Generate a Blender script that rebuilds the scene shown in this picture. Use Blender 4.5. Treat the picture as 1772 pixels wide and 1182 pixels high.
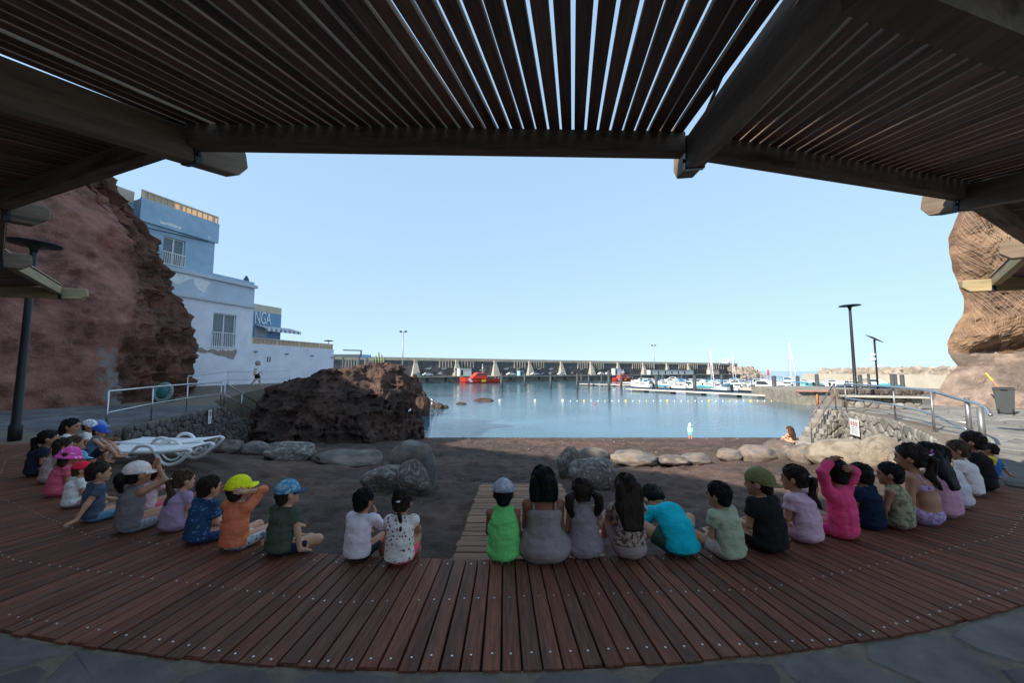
import bpy, bmesh, math, random
import numpy as np
from mathutils import Vector, Matrix, Euler

for o in list(bpy.data.objects): bpy.data.objects.remove(o)
scene = bpy.context.scene
COL = scene.collection
rnd = random.Random(7)
R = math.radians

# ------------------------------------------------------------------ camera, sky, sun, exposure
CAMH = 1.45; PITCH = R(4.5); FPX = 650.0
cd = bpy.data.cameras.new("camera"); cam = bpy.data.objects.new("camera", cd); COL.objects.link(cam)
cd.sensor_width = 36.0; cd.sensor_fit = 'HORIZONTAL'; cd.lens = 36.0 * FPX / 1772.0
cd.clip_start = 0.05; cd.clip_end = 40000
cam.location = (0, 0, CAMH); cam.rotation_euler = (math.pi / 2 + PITCH, 0, 0)
scene.camera = cam

SUN_EL = R(34.0)
SUN_H = Vector((-0.82, -0.57, 0)).normalized()          # horizontal direction towards the sun
world = bpy.data.worlds.new("World"); scene.world = world; world.use_nodes = True
wn = world.node_tree; wn.nodes.clear()
wo = wn.nodes.new('ShaderNodeOutputWorld'); wb = wn.nodes.new('ShaderNodeBackground'); ws = wn.nodes.new('ShaderNodeTexSky')
ws.sky_type = 'NISHITA'; ws.sun_disc = False; ws.sun_elevation = SUN_EL
ws.sun_rotation = math.atan2(SUN_H.x, SUN_H.y)
ws.altitude = 0; ws.air_density = 1.0; ws.dust_density = 0.05; ws.ozone_density = 3.0
wb.inputs['Strength'].default_value = 0.15
gmn = wn.nodes.new('ShaderNodeGamma'); gmn.inputs['Gamma'].default_value = 0.22
wn.links.new(ws.outputs[0], gmn.inputs[0]); tnt = wn.nodes.new('ShaderNodeMix'); tnt.data_type = 'RGBA'; tnt.blend_type = 'MULTIPLY'; tnt.inputs['Factor'].default_value = 1.0
tnt.inputs['B'].default_value = (0.76, 1.01, 1.25, 1)          # pale hazy blue
wn.links.new(gmn.outputs[0], tnt.inputs['A']); wn.links.new(tnt.outputs['Result'], wb.inputs[0]); wn.links.new(wb.outputs[0], wo.inputs[0])
sd = bpy.data.lights.new("sun", 'SUN'); sun = bpy.data.objects.new("sun", sd); COL.objects.link(sun)
sd.energy = 2.05; sd.angle = R(0.55); sd.color = (1.0, 0.93, 0.82)
S = Vector((SUN_H.x * math.cos(SUN_EL), SUN_H.y * math.cos(SUN_EL), math.sin(SUN_EL)))
sun.rotation_euler = S.to_track_quat('Z', 'Y').to_euler(); sun.location = (-20, -10, 30)
vs = scene.view_settings
vs.view_transform = 'Standard'; vs.look = 'None'; vs.exposure = 2.0; vs.gamma = 1.0; vs.use_curve_mapping = False
scene.render.engine = 'CYCLES'
scene.cycles.max_bounces = 8; scene.cycles.diffuse_bounces = 4; scene.cycles.glossy_bounces = 3
scene.cycles.transmission_bounces = 4; scene.cycles.transparent_max_bounces = 6

# ------------------------------------------------------------------ pixel -> direction helpers
CP, SP = math.cos(PITCH), math.sin(PITCH)
def ray(x, y):
    u = (x - 886) / FPX; v = (591 - y) / FPX
    return Vector((u, CP - v * SP, SP + v * CP))
def at_z(x, y, z):
    d = ray(x, y); t = (z - CAMH) / d.z
    return Vector((d.x * t, d.y * t, z))
def at_Y(x, y, Y):
    d = ray(x, y); t = Y / d.y
    return Vector((d.x * t, Y, CAMH + d.z * t))
def to_px(p):
    fw = p[1] * CP + (p[2] - CAMH) * SP; up = (p[2] - CAMH) * CP - p[1] * SP
    return (886 + FPX * p[0] / fw, 591 - FPX * up / fw)

# ------------------------------------------------------------------ numpy noise
def _hash(ix, iy, iz):
    h = (ix.astype(np.int64) * 374761393 + iy.astype(np.int64) * 668265263 + iz.astype(np.int64) * 2147483647 + 12345) & 0x7fffffff
    h = ((h ^ (h >> 13)) * 1274126177) & 0x7fffffff
    h = ((h ^ (h >> 16)) * 69069 + 907133923) & 0x7fffffff
    return (h & 0xffff).astype(np.float32) / 32767.5 - 1.0
def vnoise(p):
    p = np.asarray(p, dtype=np.float32); i = np.floor(p).astype(np.int64); f = p - i
    f = f * f * f * (f * (f * 6 - 15) + 10)
    x, y, z = i[..., 0], i[..., 1], i[..., 2]; fx, fy, fz = f[..., 0], f[..., 1], f[..., 2]
    def L(a, b, t): return a + (b - a) * t
    a = L(_hash(x, y, z), _hash(x + 1, y, z), fx); b = L(_hash(x, y + 1, z), _hash(x + 1, y + 1, z), fx)
    c = L(_hash(x, y, z + 1), _hash(x + 1, y, z + 1), fx); d = L(_hash(x, y + 1, z + 1), _hash(x + 1, y + 1, z + 1), fx)
    return L(L(a, b, fy), L(c, d, fy), fz)
def fbm(p, oct=4, lac=2.03, gain=0.5, ridged=False):
    p = np.asarray(p, dtype=np.float32); s = 0; a = 1.0; t = 0
    for k in range(oct):
        n = vnoise(p + k * 17.3)
        if ridged: n = 1 - 2 * np.abs(n)
        s = s + a * n; t += a; a *= gain; p = p * lac
    return s / t

# ------------------------------------------------------------------ object helpers
def tag(o, label=None, cat=None, group=None, kind=None):
    if label: o['label'] = label
    if cat: o['category'] = cat
    if group: o['group'] = group
    if kind: o['kind'] = kind
    return o
def new_mesh(name, verts, faces, mat=None, smooth=False):
    me = bpy.data.meshes.new(name)
    if isinstance(verts, np.ndarray): verts = verts.tolist()
    if isinstance(faces, np.ndarray): faces = faces.tolist()
    me.from_pydata([tuple(v) for v in verts], [], faces)
    if mat: me.materials.append(mat)
    if smooth: me.polygons.foreach_set('use_smooth', [True] * len(me.polygons))
    me.update(); return me
def link(name, me, parent=None, loc=None, rot=None, scale=None):
    o = bpy.data.objects.new(name, me); COL.objects.link(o)
    if parent is not None:
        o.parent = parent
    if loc is not None: o.location = loc
    if rot is not None: o.rotation_euler = rot
    if scale is not None: o.scale = scale
    return o
def empty(name, loc=(0, 0, 0), rz=0.0, label=None, cat=None, group=None, kind=None):
    o = bpy.data.objects.new(name, None); COL.objects.link(o); o.location = loc; o.rotation_euler = (0, 0, rz)
    o.empty_display_size = 0.2
    return tag(o, label, cat, group, kind)
def copy_tree(o, parent=None):
    c = o.copy(); COL.objects.link(c); c.parent = parent
    for ch in o.children: copy_tree(ch, c)
    return c

class MB:
    """collects simple solids into one mesh"""
    def __init__(s): s.v = []; s.f = []
    def add(s, v, f):
        n = len(s.v); s.v += [tuple(p) for p in v]; s.f += [[i + n for i in q] for q in f]; return s
    def box(s, c, size, M=None):
        x, y, z = size[0] / 2, size[1] / 2, size[2] / 2
        v = [Vector((a * x, b * y, d * z)) for d in (-1, 1) for b in (-1, 1) for a in (-1, 1)]
        if M is not None: v = [M @ p for p in v]
        v = [p + Vector(c) for p in v]
        return s.add(v, [[0, 2, 3, 1], [4, 5, 7, 6], [0, 1, 5, 4], [2, 6, 7, 3], [0, 4, 6, 2], [1, 3, 7, 5]])
    def bar(s, a, b, w, h, up=(0, 0, 1)):
        a = Vector(a); b = Vector(b); d = b - a; L = d.length; d.normalize(); up = Vector(up)
        x = d.cross(up)
        if x.length < 1e-5: x = d.cross(Vector((1, 0, 0)))
        x.normalize(); z = x.cross(d).normalized()
        M = Matrix((x, d, z)).transposed()
        return s.box((a + b) / 2, (w, L, h), M)
    def tube(s, pts, r, n=8, caps=True):
        pts = [Vector(p) for p in pts]; m = len(pts)
        rr = r if isinstance(r, (list, tuple)) else [r] * m
        rings = []; prev = None
        for i, p in enumerate(pts):
            d = (pts[min(i + 1, m - 1)] - pts[max(i - 1, 0)]).normalized()
            if prev is None:
                x = d.cross(Vector((0, 0, 1)))
                if x.length < 1e-4: x = Vector((1, 0, 0))
                x.normalize()
            else:
                x = (prev - d * prev.dot(d)).normalized()
            prev = x; y = d.cross(x)
            rings.append([p + (x * math.cos(2 * math.pi * k / n) + y * math.sin(2 * math.pi * k / n)) * rr[i] for k in range(n)])
        v = [q for g in rings for q in g]; f = []
        for i in range(m - 1):
            for k in range(n):
                f.append([i * n + k, i * n + (k + 1) % n, (i + 1) * n + (k + 1) % n, (i + 1) * n + k])
        if caps: f.append(list(range(n))[::-1]); f.append([(m - 1) * n + k for k in range(n)])
        return s.add(v, f)
    def lathe(s, prof, c=(0, 0, 0), n=24):
        c = Vector(c); v = []; f = []; m = len(prof)
        for r, z in prof:
            for k in range(n):
                a = 2 * math.pi * k / n; v.append(c + Vector((r * math.cos(a), r * math.sin(a), z)))
        for i in range(m - 1):
            for k in range(n): f.append([i * n + k, i * n + (k + 1) % n, (i + 1) * n + (k + 1) % n, (i + 1) * n + k])
        f.append(list(range(n))[::-1]); f.append([(m - 1) * n + k for k in range(n)])
        return s.add(v, f)
    def prism(s, poly, vec):
        """poly: list of 3D points (planar), extruded by vec"""
        n = len(poly); vec = Vector(vec); p = [Vector(q) for q in poly]
        return s.add(p + [q + vec for q in p], [list(range(n))[::-1], [n + i for i in range(n)]] + [[i, (i + 1) % n, n + (i + 1) % n, n + i] for i in range(n)])
    def build(s, name, mat, parent=None, smooth=False, loc=None, bevel=0.0):
        """world-space verts; with loc the origin is moved there; under a parent at rest, coordinates are parent-local"""
        v = s.v
        if loc is not None:
            L = Vector(loc); v = [Vector(p) - L for p in v]
        me = new_mesh(name, v, s.f, mat, smooth)
        bm = bmesh.new(); bm.from_mesh(me); bmesh.ops.recalc_face_normals(bm, faces=bm.faces)
        if bevel > 0:
            bmesh.ops.bevel(bm, geom=[e for e in bm.edges], offset=bevel, segments=1, affect='EDGES', profile=0.5)
        bm.to_mesh(me); bm.free()
        o = link(name, me, parent, loc)
        return o

def wparts(parent, mb, name, mat, smooth=False, bevel=0.0):
    """mesh given in world coordinates, parented to an unrotated Empty"""
    L = parent.location
    v = MB(); v.v = [tuple(Vector(p) - L) for p in mb.v]; v.f = mb.f
    return v.build(name, mat, parent, smooth, None, bevel)

# ------------------------------------------------------------------ materials
MATS = {}
def mat(name, col, rough=0.8, var=0.18, scale=3.0, bump=0.0, bscale=25.0, metal=0.0, spec=0.3, stretch=None, rand=0.0,
        col2=None, c2scale=1.5, c2pos=(0.45, 0.6), bdist=0.02, detail=6):
    if name in MATS: return MATS[name]
    m = bpy.data.materials.new(name); m.use_nodes = True; nt = m.node_tree; N = nt.nodes; Lk = nt.links
    b = N['Principled BSDF']; b.inputs['Roughness'].default_value = rough; b.inputs['Metallic'].default_value = metal
    b.inputs['Specular IOR Level'].default_value = spec
    tc = N.new('ShaderNodeTexCoord'); src = tc.outputs['Object']
    if rand > 0 or stretch:
        mp = N.new('ShaderNodeMapping'); Lk.new(src, mp.inputs['Vector'])
        if stretch: mp.inputs['Scale'].default_value = stretch
        oi = N.new('ShaderNodeObjectInfo'); ml = N.new('ShaderNodeVectorMath'); ml.operation = 'SCALE'
        cb = N.new('ShaderNodeCombineXYZ')
        for k in range(3): Lk.new(oi.outputs['Random'], cb.inputs[k])
        Lk.new(cb.outputs[0], ml.inputs[0]); ml.inputs['Scale'].default_value = 37.0
        Lk.new(ml.outputs[0], mp.inputs['Location']); src = mp.outputs[0]
    no = N.new('ShaderNodeTexNoise'); no.inputs['Scale'].default_value = scale; no.inputs['Detail'].default_value = detail
    no.inputs['Roughness'].default_value = 0.6
    Lk.new(src, no.inputs['Vector'])
    cr = N.new('ShaderNodeMapRange'); cr.inputs['From Min'].default_value = 0.3; cr.inputs['From Max'].default_value = 0.7
    cr.inputs['To Min'].default_value = 1 - var; cr.inputs['To Max'].default_value = 1 + var
    Lk.new(no.outputs['Fac'], cr.inputs['Value'])
    basecol = None
    if col2 is not None:
        n2 = N.new('ShaderNodeTexNoise'); n2.inputs['Scale'].default_value = c2scale; n2.inputs['Detail'].default_value = 5
        Lk.new(src, n2.inputs['Vector'])
        r2 = N.new('ShaderNodeMapRange'); r2.interpolation_type = 'SMOOTHSTEP'
        r2.inputs['From Min'].default_value = c2pos[0]; r2.inputs['From Max'].default_value = c2pos[1]
        Lk.new(n2.outputs['Fac'], r2.inputs['Value'])
        mx = N.new('ShaderNodeMix'); mx.data_type = 'RGBA'
        mx.inputs['A'].default_value = (*col, 1); mx.inputs['B'].default_value = (*col2, 1)
        Lk.new(r2.outputs[0], mx.inputs['Factor']); basecol = mx.outputs['Result']
    hv = N.new('ShaderNodeVectorMath'); hv.operation = 'SCALE'
    if basecol: Lk.new(basecol, hv.inputs[0])
    else: hv.inputs[0].default_value = col
    Lk.new(cr.outputs[0], hv.inputs['Scale']); out = hv.outputs[0]
    if rand > 0:
        rr = N.new('ShaderNodeMapRange'); rr.inputs['To Min'].default_value = 1 - rand; rr.inputs['To Max'].default_value = 1 + rand
        Lk.new(oi.outputs['Random'], rr.inputs['Value'])
        h2 = N.new('ShaderNodeVectorMath'); h2.operation = 'SCALE'; Lk.new(out, h2.inputs[0]); Lk.new(rr.outputs[0], h2.inputs['Scale']); out = h2.outputs[0]
    Lk.new(out, b.inputs['Base Color'])
    if bump > 0:
        nb = N.new('ShaderNodeTexNoise'); nb.inputs['Scale'].default_value = bscale; nb.inputs['Detail'].default_value = 5
        Lk.new(src, nb.inputs['Vector'])
        bp = N.new('ShaderNodeBump'); bp.inputs['Strength'].default_value = bump; bp.inputs['Distance'].default_value = bdist
        Lk.new(nb.outputs['Fac'], bp.inputs['Height']); Lk.new(bp.outputs[0], b.inputs['Normal'])
    MATS[name] = m
    return m

def fabric(name, col, pattern=None, col2=(0.05, 0.05, 0.08), scale=60.0):
    if name in MATS: return MATS[name]
    col = tuple(min(0.86, c * k) for c, k in zip(col, (1.95, 1.62, 1.45))); col2 = tuple(min(0.86, c * k) for c, k in zip(col2, (1.95, 1.62, 1.45)))
    m = mat(name, col, rough=0.9, var=0.08, scale=9, bump=0.25, bscale=240, spec=0.15, bdist=0.003)
    nt = m.node_tree; N = nt.nodes; Lk = nt.links; b = N['Principled BSDF']; prev = b.inputs['Normal'].links[0].from_socket
    tcw = N.new('ShaderNodeTexCoord'); mpw = N.new('ShaderNodeMapping'); mpw.inputs['Scale'].default_value = (7, 7, 13); mpw.inputs['Location'].default_value = (sum(map(ord, name)) % 17, 3, 1); mpw.inputs['Rotation'].default_value = (0.3, 0.5, 0.2)
    nw = N.new('ShaderNodeTexNoise'); nw.inputs['Scale'].default_value = 1.0; nw.inputs['Detail'].default_value = 3; nw.inputs['Distortion'].default_value = 1.2
    Lk.new(tcw.outputs['Object'], mpw.inputs['Vector']); Lk.new(mpw.outputs[0], nw.inputs['Vector'])
    bw = N.new('ShaderNodeBump'); bw.inputs['Strength'].default_value = 0.5; bw.inputs['Distance'].default_value = 0.03; Lk.new(nw.outputs['Fac'], bw.inputs['Height']); Lk.new(prev, bw.inputs['Normal']); Lk.new(bw.outputs[0], b.inputs['Normal'])
    if pattern:
        nt = m.node_tree; N = nt.nodes; Lk = nt.links; b = N['Principled BSDF']
        cur = b.inputs['Base Color'].links[0].from_socket
        tc = N.new('ShaderNodeTexCoord')
        mx = N.new('ShaderNodeMix'); mx.data_type = 'RGBA'; mx.inputs['B'].default_value = (*col2, 1)
        if pattern == 'dots':
            vo = N.new('ShaderNodeTexVoronoi'); vo.inputs['Scale'].default_value = scale
            Lk.new(tc.outputs['Object'], vo.inputs['Vector'])
            mr = N.new('ShaderNodeMapRange'); mr.inputs['From Min'].default_value = 0.32; mr.inputs['From Max'].default_value = 0.26
            Lk.new(vo.outputs['Distance'], mr.inputs['Value']); fac = mr.outputs[0]
        elif pattern == 'stripes':
            wv = N.new('ShaderNodeTexWave'); wv.bands_direction = 'X'; wv.inputs['Scale'].default_value = scale
            Lk.new(tc.outputs['Object'], wv.inputs['Vector'])
            mr = N.new('ShaderNodeMapRange'); mr.inputs['From Min'].default_value = 0.6; mr.inputs['From Max'].default_value = 0.8
            Lk.new(wv.outputs['Fac'], mr.inputs['Value']); fac = mr.outputs[0]
        else:
            nn = N.new('ShaderNodeTexNoise'); nn.inputs['Scale'].default_value = scale; nn.inputs['Detail'].default_value = 4
            Lk.new(tc.outputs['Object'], nn.inputs['Vector'])
            mr = N.new('ShaderNodeMapRange'); mr.inputs['From Min'].default_value = 0.5; mr.inputs['From Max'].default_value = 0.54
            Lk.new(nn.outputs['Fac'], mr.inputs['Value']); fac = mr.outputs[0]
        Lk.new(cur, mx.inputs['A']); Lk.new(fac, mx.inputs['Factor']); Lk.new(mx.outputs['Result'], b.inputs['Base Color'])
    return m

W_DECK = mat('deck_wood', (0.185, 0.064, 0.034), rough=0.62, var=0.45, scale=7, bump=0.5, bscale=14, stretch=(9, 0.7, 9), rand=0.22,
             col2=(0.14, 0.060, 0.036), c2scale=0.35, c2pos=(0.45, 0.62), bdist=0.006, spec=0.2)
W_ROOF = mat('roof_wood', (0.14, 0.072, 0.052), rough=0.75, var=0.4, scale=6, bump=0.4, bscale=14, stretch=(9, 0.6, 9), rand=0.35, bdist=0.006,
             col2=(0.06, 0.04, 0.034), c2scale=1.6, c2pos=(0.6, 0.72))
W_EDGE = mat('lit_slat_edge', (0.31, 0.215, 0.155), rough=0.85, var=0.3, scale=6, stretch=(9, 0.6, 9), rand=0.3)  # light catching the slat sides is put into this paler colour
W_BEAM = mat('beam_wood', (0.19, 0.14, 0.10), rough=0.8, var=0.3, scale=4, bump=0.4, bscale=10, stretch=(5, 0.6, 5), bdist=0.006,
             col2=(0.09, 0.068, 0.052), c2scale=1.2, c2pos=(0.58, 0.7))
W_PALE = mat('pale_wood', (0.34, 0.27, 0.15), rough=0.8, var=0.25, scale=4, bump=0.4, bscale=12, stretch=(4, 0.6, 4), bdist=0.005)
W_WALK = mat('boardwalk_wood', (0.215, 0.112, 0.060), rough=0.75, var=0.45, scale=6, bump=0.5, bscale=12, stretch=(0.6, 8, 8), rand=0.3, bdist=0.006)
METAL_D = mat('dark_steel', (0.03, 0.032, 0.036), rough=0.45, var=0.1, metal=0.4)
STEEL = mat('stainless_steel', (0.55, 0.55, 0.56), rough=0.28, var=0.06, metal=1.0)
SCREW = mat('screw_metal', (0.62, 0.60, 0.56), rough=0.35, var=0.1, metal=0.8)
WHITE = mat('white_paint', (0.78, 0.78, 0.76), rough=0.5, var=0.06)
PLASTIC_W = mat('white_plastic', (0.88, 0.86, 0.84), rough=0.35, var=0.04)
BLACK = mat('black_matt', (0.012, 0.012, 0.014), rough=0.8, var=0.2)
SLATE = mat('slate', (0.115, 0.098, 0.092), rough=0.7, var=0.32, scale=5, bump=0.6, bscale=9, rand=0.3, bdist=0.012, col2=(0.10, 0.085, 0.07), c2scale=1.4, c2pos=(0.52, 0.7))
MORTAR = mat('mortar', (0.17, 0.135, 0.10), rough=0.95, var=0.3, scale=8, bump=0.8, bscale=40, bdist=0.01)
BASALT_STONE = mat('basalt_stone', (0.11, 0.094, 0.085), rough=0.85, var=0.3, scale=6, bump=0.7, bscale=22, rand=0.35, bdist=0.02)
GREY_STONE = mat('grey_wall_stone', (0.23, 0.215, 0.19), rough=0.9, var=0.28, scale=5, bump=0.7, bscale=22, rand=0.28, bdist=0.02)
PAVING = mat('dark_paving', (0.12, 0.10, 0.09), rough=0.85, var=0.3, scale=1.3, bump=0.5, bscale=14, bdist=0.015)
PAVING_R = mat('sun_paving', (0.20, 0.18, 0.155), rough=0.85, var=0.25, scale=1.3, bump=0.4, bscale=14, bdist=0.012)
CONCRETE = mat('concrete', (0.42, 0.39, 0.34), rough=0.9, var=0.2, scale=2, bump=0.3, bscale=20)

# ------------------------------------------------------------------ Voronoi stone pieces
def clip_half(poly, m, n):
    out = []
    for i in range(len(poly)):
        a = poly[i]; b = poly[(i + 1) % len(poly)]
        da = (a[0] - m[0]) * n[0] + (a[1] - m[1]) * n[1]; db = (b[0] - m[0]) * n[0] + (b[1] - m[1]) * n[1]
        if da <= 0: out.append(a)
        if (da < 0 < db) or (db < 0 < da):
            t = da / (da - db); out.append((a[0] + (b[0] - a[0]) * t, a[1] + (b[1] - a[1]) * t))
    return out
def inset_poly(poly, d):
    q = poly; cx = sum(p[0] for p in poly) / len(poly); cy = sum(p[1] for p in poly) / len(poly)
    for i in range(len(poly)):
        a = poly[i]; b = poly[(i + 1) % len(poly)]
        ex, ey = b[0] - a[0], b[1] - a[1]; L = math.hypot(ex, ey)
        if L < 1e-6: continue
        nx, ny = ey / L, -ex / L
        if (cx - a[0]) * nx + (cy - a[1]) * ny > 0: nx, ny = -nx, -ny
        q = clip_half(q, (a[0] - nx * d, a[1] - ny * d), (nx, ny))
        if len(q) < 3: return []
    return q
def voronoi(seeds, bound, gap):
    res = []
    for i, s in enumerate(seeds):
        nb = sorted(range(len(seeds)), key=lambda j: (seeds[j][0] - s[0]) ** 2 + (seeds[j][1] - s[1]) ** 2)[1:18]
        poly = list(bound)
        for j in nb:
            t = seeds[j]; poly = clip_half(poly, ((s[0] + t[0]) / 2, (s[1] + t[1]) / 2), (t[0] - s[0], t[1] - s[1]))
            if len(poly) < 3: break
        if len(poly) >= 3:
            poly = inset_poly(poly, gap)
            if len(poly) >= 3: res.append(poly)
    return res
def jit_seeds(x0, x1, y0, y1, dx, dy, j, rg):
    out = []; ny = max(1, int(round((y1 - y0) / dy))); nx = max(1, int(round((x1 - x0) / dx)))
    for a in range(ny):
        for b in range(nx):
            out.append((x0 + (b + 0.5 + 0.5 * (a % 2) + rg.uniform(-j, j)) * (x1 - x0) / nx, y0 + (a + 0.5 + rg.uniform(-j, j)) * (y1 - y0) / ny))
    return out
def stone_piece(poly, frame, th, bev, name, m, parent, rg, dome=0.0, warp=0.0):
    """poly in 2D; frame maps (a, b, height) -> world; one small solid with a bevelled face"""
    p = poly
    # round corners: cut each corner
    q = []
    for i in range(len(p)):
        a = p[i - 1]; b = p[i]; c = p[(i + 1) % len(p)]
        q.append((b[0] + (a[0] - b[0]) * 0.22, b[1] + (a[1] - b[1]) * 0.22)); q.append((b[0] + (c[0] - b[0]) * 0.22, b[1] + (c[1] - b[1]) * 0.22))
    cx = sum(v[0] for v in q) / len(q); cy = sum(v[1] for v in q) / len(q); n = len(q)
    def pt(v, k, h):
        return frame(cx + (v[0] - cx) * k, cy + (v[1] - cy) * k, h)
    hs = [rg.uniform(-warp, warp) for _ in q]
    r = max(0.02, min(math.hypot(v[0] - cx, v[1] - cy) for v in q)); kb = max(0.5, 1 - bev / r)
    v = [pt(a, 1.0, -th) for a in q] + [pt(a, 1.0, -bev * 0.8) for a in q] + [pt(a, kb, hs[i]) for i, a in enumerate(q)] + [frame(cx, cy, dome)]
    f = []
    for k in range(2):
        for i in range(n): f.append([k * n + i, k * n + (i + 1) % n, (k + 1) * n + (i + 1) % n, (k + 1) * n + i])
    for i in range(n): f.append([2 * n + i, 2 * n + (i + 1) % n, 3 * n])
    mb = MB(); mb.add(v, f); c = Vector(frame(cx, cy, 0))
    o = mb.build(name, m, None, False, c)
    o.parent = parent
    if parent is not None: o.location = c - Vector(parent.location)
    return o

# ------------------------------------------------------------------ sea
def sea():
    m = bpy.data.materials.new('sea_water'); m.use_nodes = True; nt = m.node_tree; N = nt.nodes; Lk = nt.links
    b = N['Principled BSDF']; b.inputs['Base Color'].default_value = (0.055, 0.125, 0.165, 1); b.inputs['Roughness'].default_value = 0.10
    b.inputs['IOR'].default_value = 1.33; b.inputs['Specular IOR Level'].default_value = 0.5
    tc = N.new('ShaderNodeTexCoord'); mp = N.new('ShaderNodeMapping'); mp.inputs['Scale'].default_value = (0.7, 1.5, 1)
    Lk.new(tc.outputs['Object'], mp.inputs['Vector'])
    n1 = N.new('ShaderNodeTexNoise'); n1.inputs['Scale'].default_value = 0.9; n1.inputs['Detail'].default_value = 6; n1.inputs['Roughness'].default_value = 0.62
    n2 = N.new('ShaderNodeTexNoise'); n2.inputs['Scale'].default_value = 0.06; n2.inputs['Detail'].default_value = 3
    Lk.new(mp.outputs[0], n1.inputs['Vector']); Lk.new(tc.outputs['Object'], n2.inputs['Vector'])
    mr = N.new('ShaderNodeMapRange'); mr.inputs['From Min'].default_value = 0.35; mr.inputs['From Max'].default_value = 0.65
    mr.inputs['To Min'].default_value = 0.06; mr.inputs['To Max'].default_value = 0.26
    Lk.new(n2.outputs['Fac'], mr.inputs['Value'])
    bp = N.new('ShaderNodeBump'); bp.inputs['Distance'].default_value = 0.25
    Lk.new(n1.outputs['Fac'], bp.inputs['Height']); Lk.new(mr.outputs[0], bp.inputs['Strength']); Lk.new(bp.outputs[0], b.inputs['Normal'])
    xs = [-20000, -3000, -400, -60, -30, -10, 10, 40, 100, 400, 3000, 20000]; ys = [16, 22, 30, 45, 70, 120, 250, 800, 3000, 24000]
    v = [(x, y, 0) for y in ys for x in xs]; n = len(xs)
    f = [[j * n + i, j * n + i + 1, (j + 1) * n + i + 1, (j + 1) * n + i] for j in range(len(ys) - 1) for i in range(n - 1)]
    o = link('sea', new_mesh('sea', v, f, m), None, (0, 0, WZ)); tag(o, 'calm blue harbour water running out to the open sea', 'water', kind='structure')
WZ = -3.4
sea()
# land under everything behind and beside the beach
gm = MB(); gm.add([(-60, -60, -5.2), (90, -60, -5.2), (90, 34, -5.2), (-60, 40, -5.2)], [[0, 1, 2, 3]])
tag(gm.build('ground', MORTAR), 'dark ground under the beach and paving', 'ground', kind='structure')

# ------------------------------------------------------------------ sand beach
PY = [0.0, 4, 6, 10, 15, 20.3, 28, 40]; PZ = [-0.40, -0.42, -0.58, -1.02, -1.60, -2.22, -3.42, -5.3]
def sand_np(x, y):
    z = np.interp(y, PY, PZ)
    z = z + 0.30 * np.clip((-x - 5) / 4, 0, 1) * np.clip((14 - y) / 5, 0, 1)
    z = z + 0.26 * np.clip((-x - 4) / 3, 0, 1) * np.clip((11 - y) / 3, 0, 1)
    z = z + 0.25 * np.clip((x - 6) / 5, 0, 1) * np.clip((16 - y) / 5, 0, 1)
    return z
def sand_z(x, y): return float(sand_np(np.array(float(x)), np.array(float(y))))
def beach():
    ys = np.concatenate([np.arange(2.6, 9, 0.055), np.arange(9, 20, 0.11), np.arange(20, 40, 0.35)])
    xs = np.concatenate([np.arange(-17, -6, 0.16), np.arange(-6, 6, 0.06), np.arange(6, 14, 0.12), np.arange(14, 34, 0.6)])
    X, Y = np.meshgrid(xs, ys); Z = sand_np(X, Y)
    P = np.stack([X, Y, np.zeros_like(X)], -1)
    fade = np.clip((30 - Y) / 14, 0.3, 1)
    Z = Z + fade * (0.06 * fbm(P * 0.9, 3) + 0.075 * fbm(P * 2.7 + 9, 3))
    # footprints: dimples with raised rims
    n = vnoise(P * np.array([4.2, 5.2, 1]) + 31); Z = Z - fade * 0.10 * np.clip(n - 0.25, 0, 1) + fade * 0.03 * fbm(P * 8, 2)
    nv = X.shape[1]; idx = np.arange(X.size).reshape(X.shape)
    f = np.stack([idx[:-1, :-1], idx[:-1, 1:], idx[1:, 1:], idx[1:, :-1]], -1).reshape(-1, 4)
    m = mat('black_sand', (0.082, 0.059, 0.048), rough=0.95, var=0.35, scale=2.2, bump=1.0, bscale=34, bdist=0.03, spec=0.15,
            col2=(0.125, 0.078, 0.062), c2scale=0.35, c2pos=(0.4, 0.65), detail=10)
    me = new_mesh('beach', np.stack([X, Y, Z], -1).reshape(-1, 3), f, m, True)
    tag(link('beach', me), 'dark volcanic sand beach sloping down to the water', 'beach', kind='structure')
beach()

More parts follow.
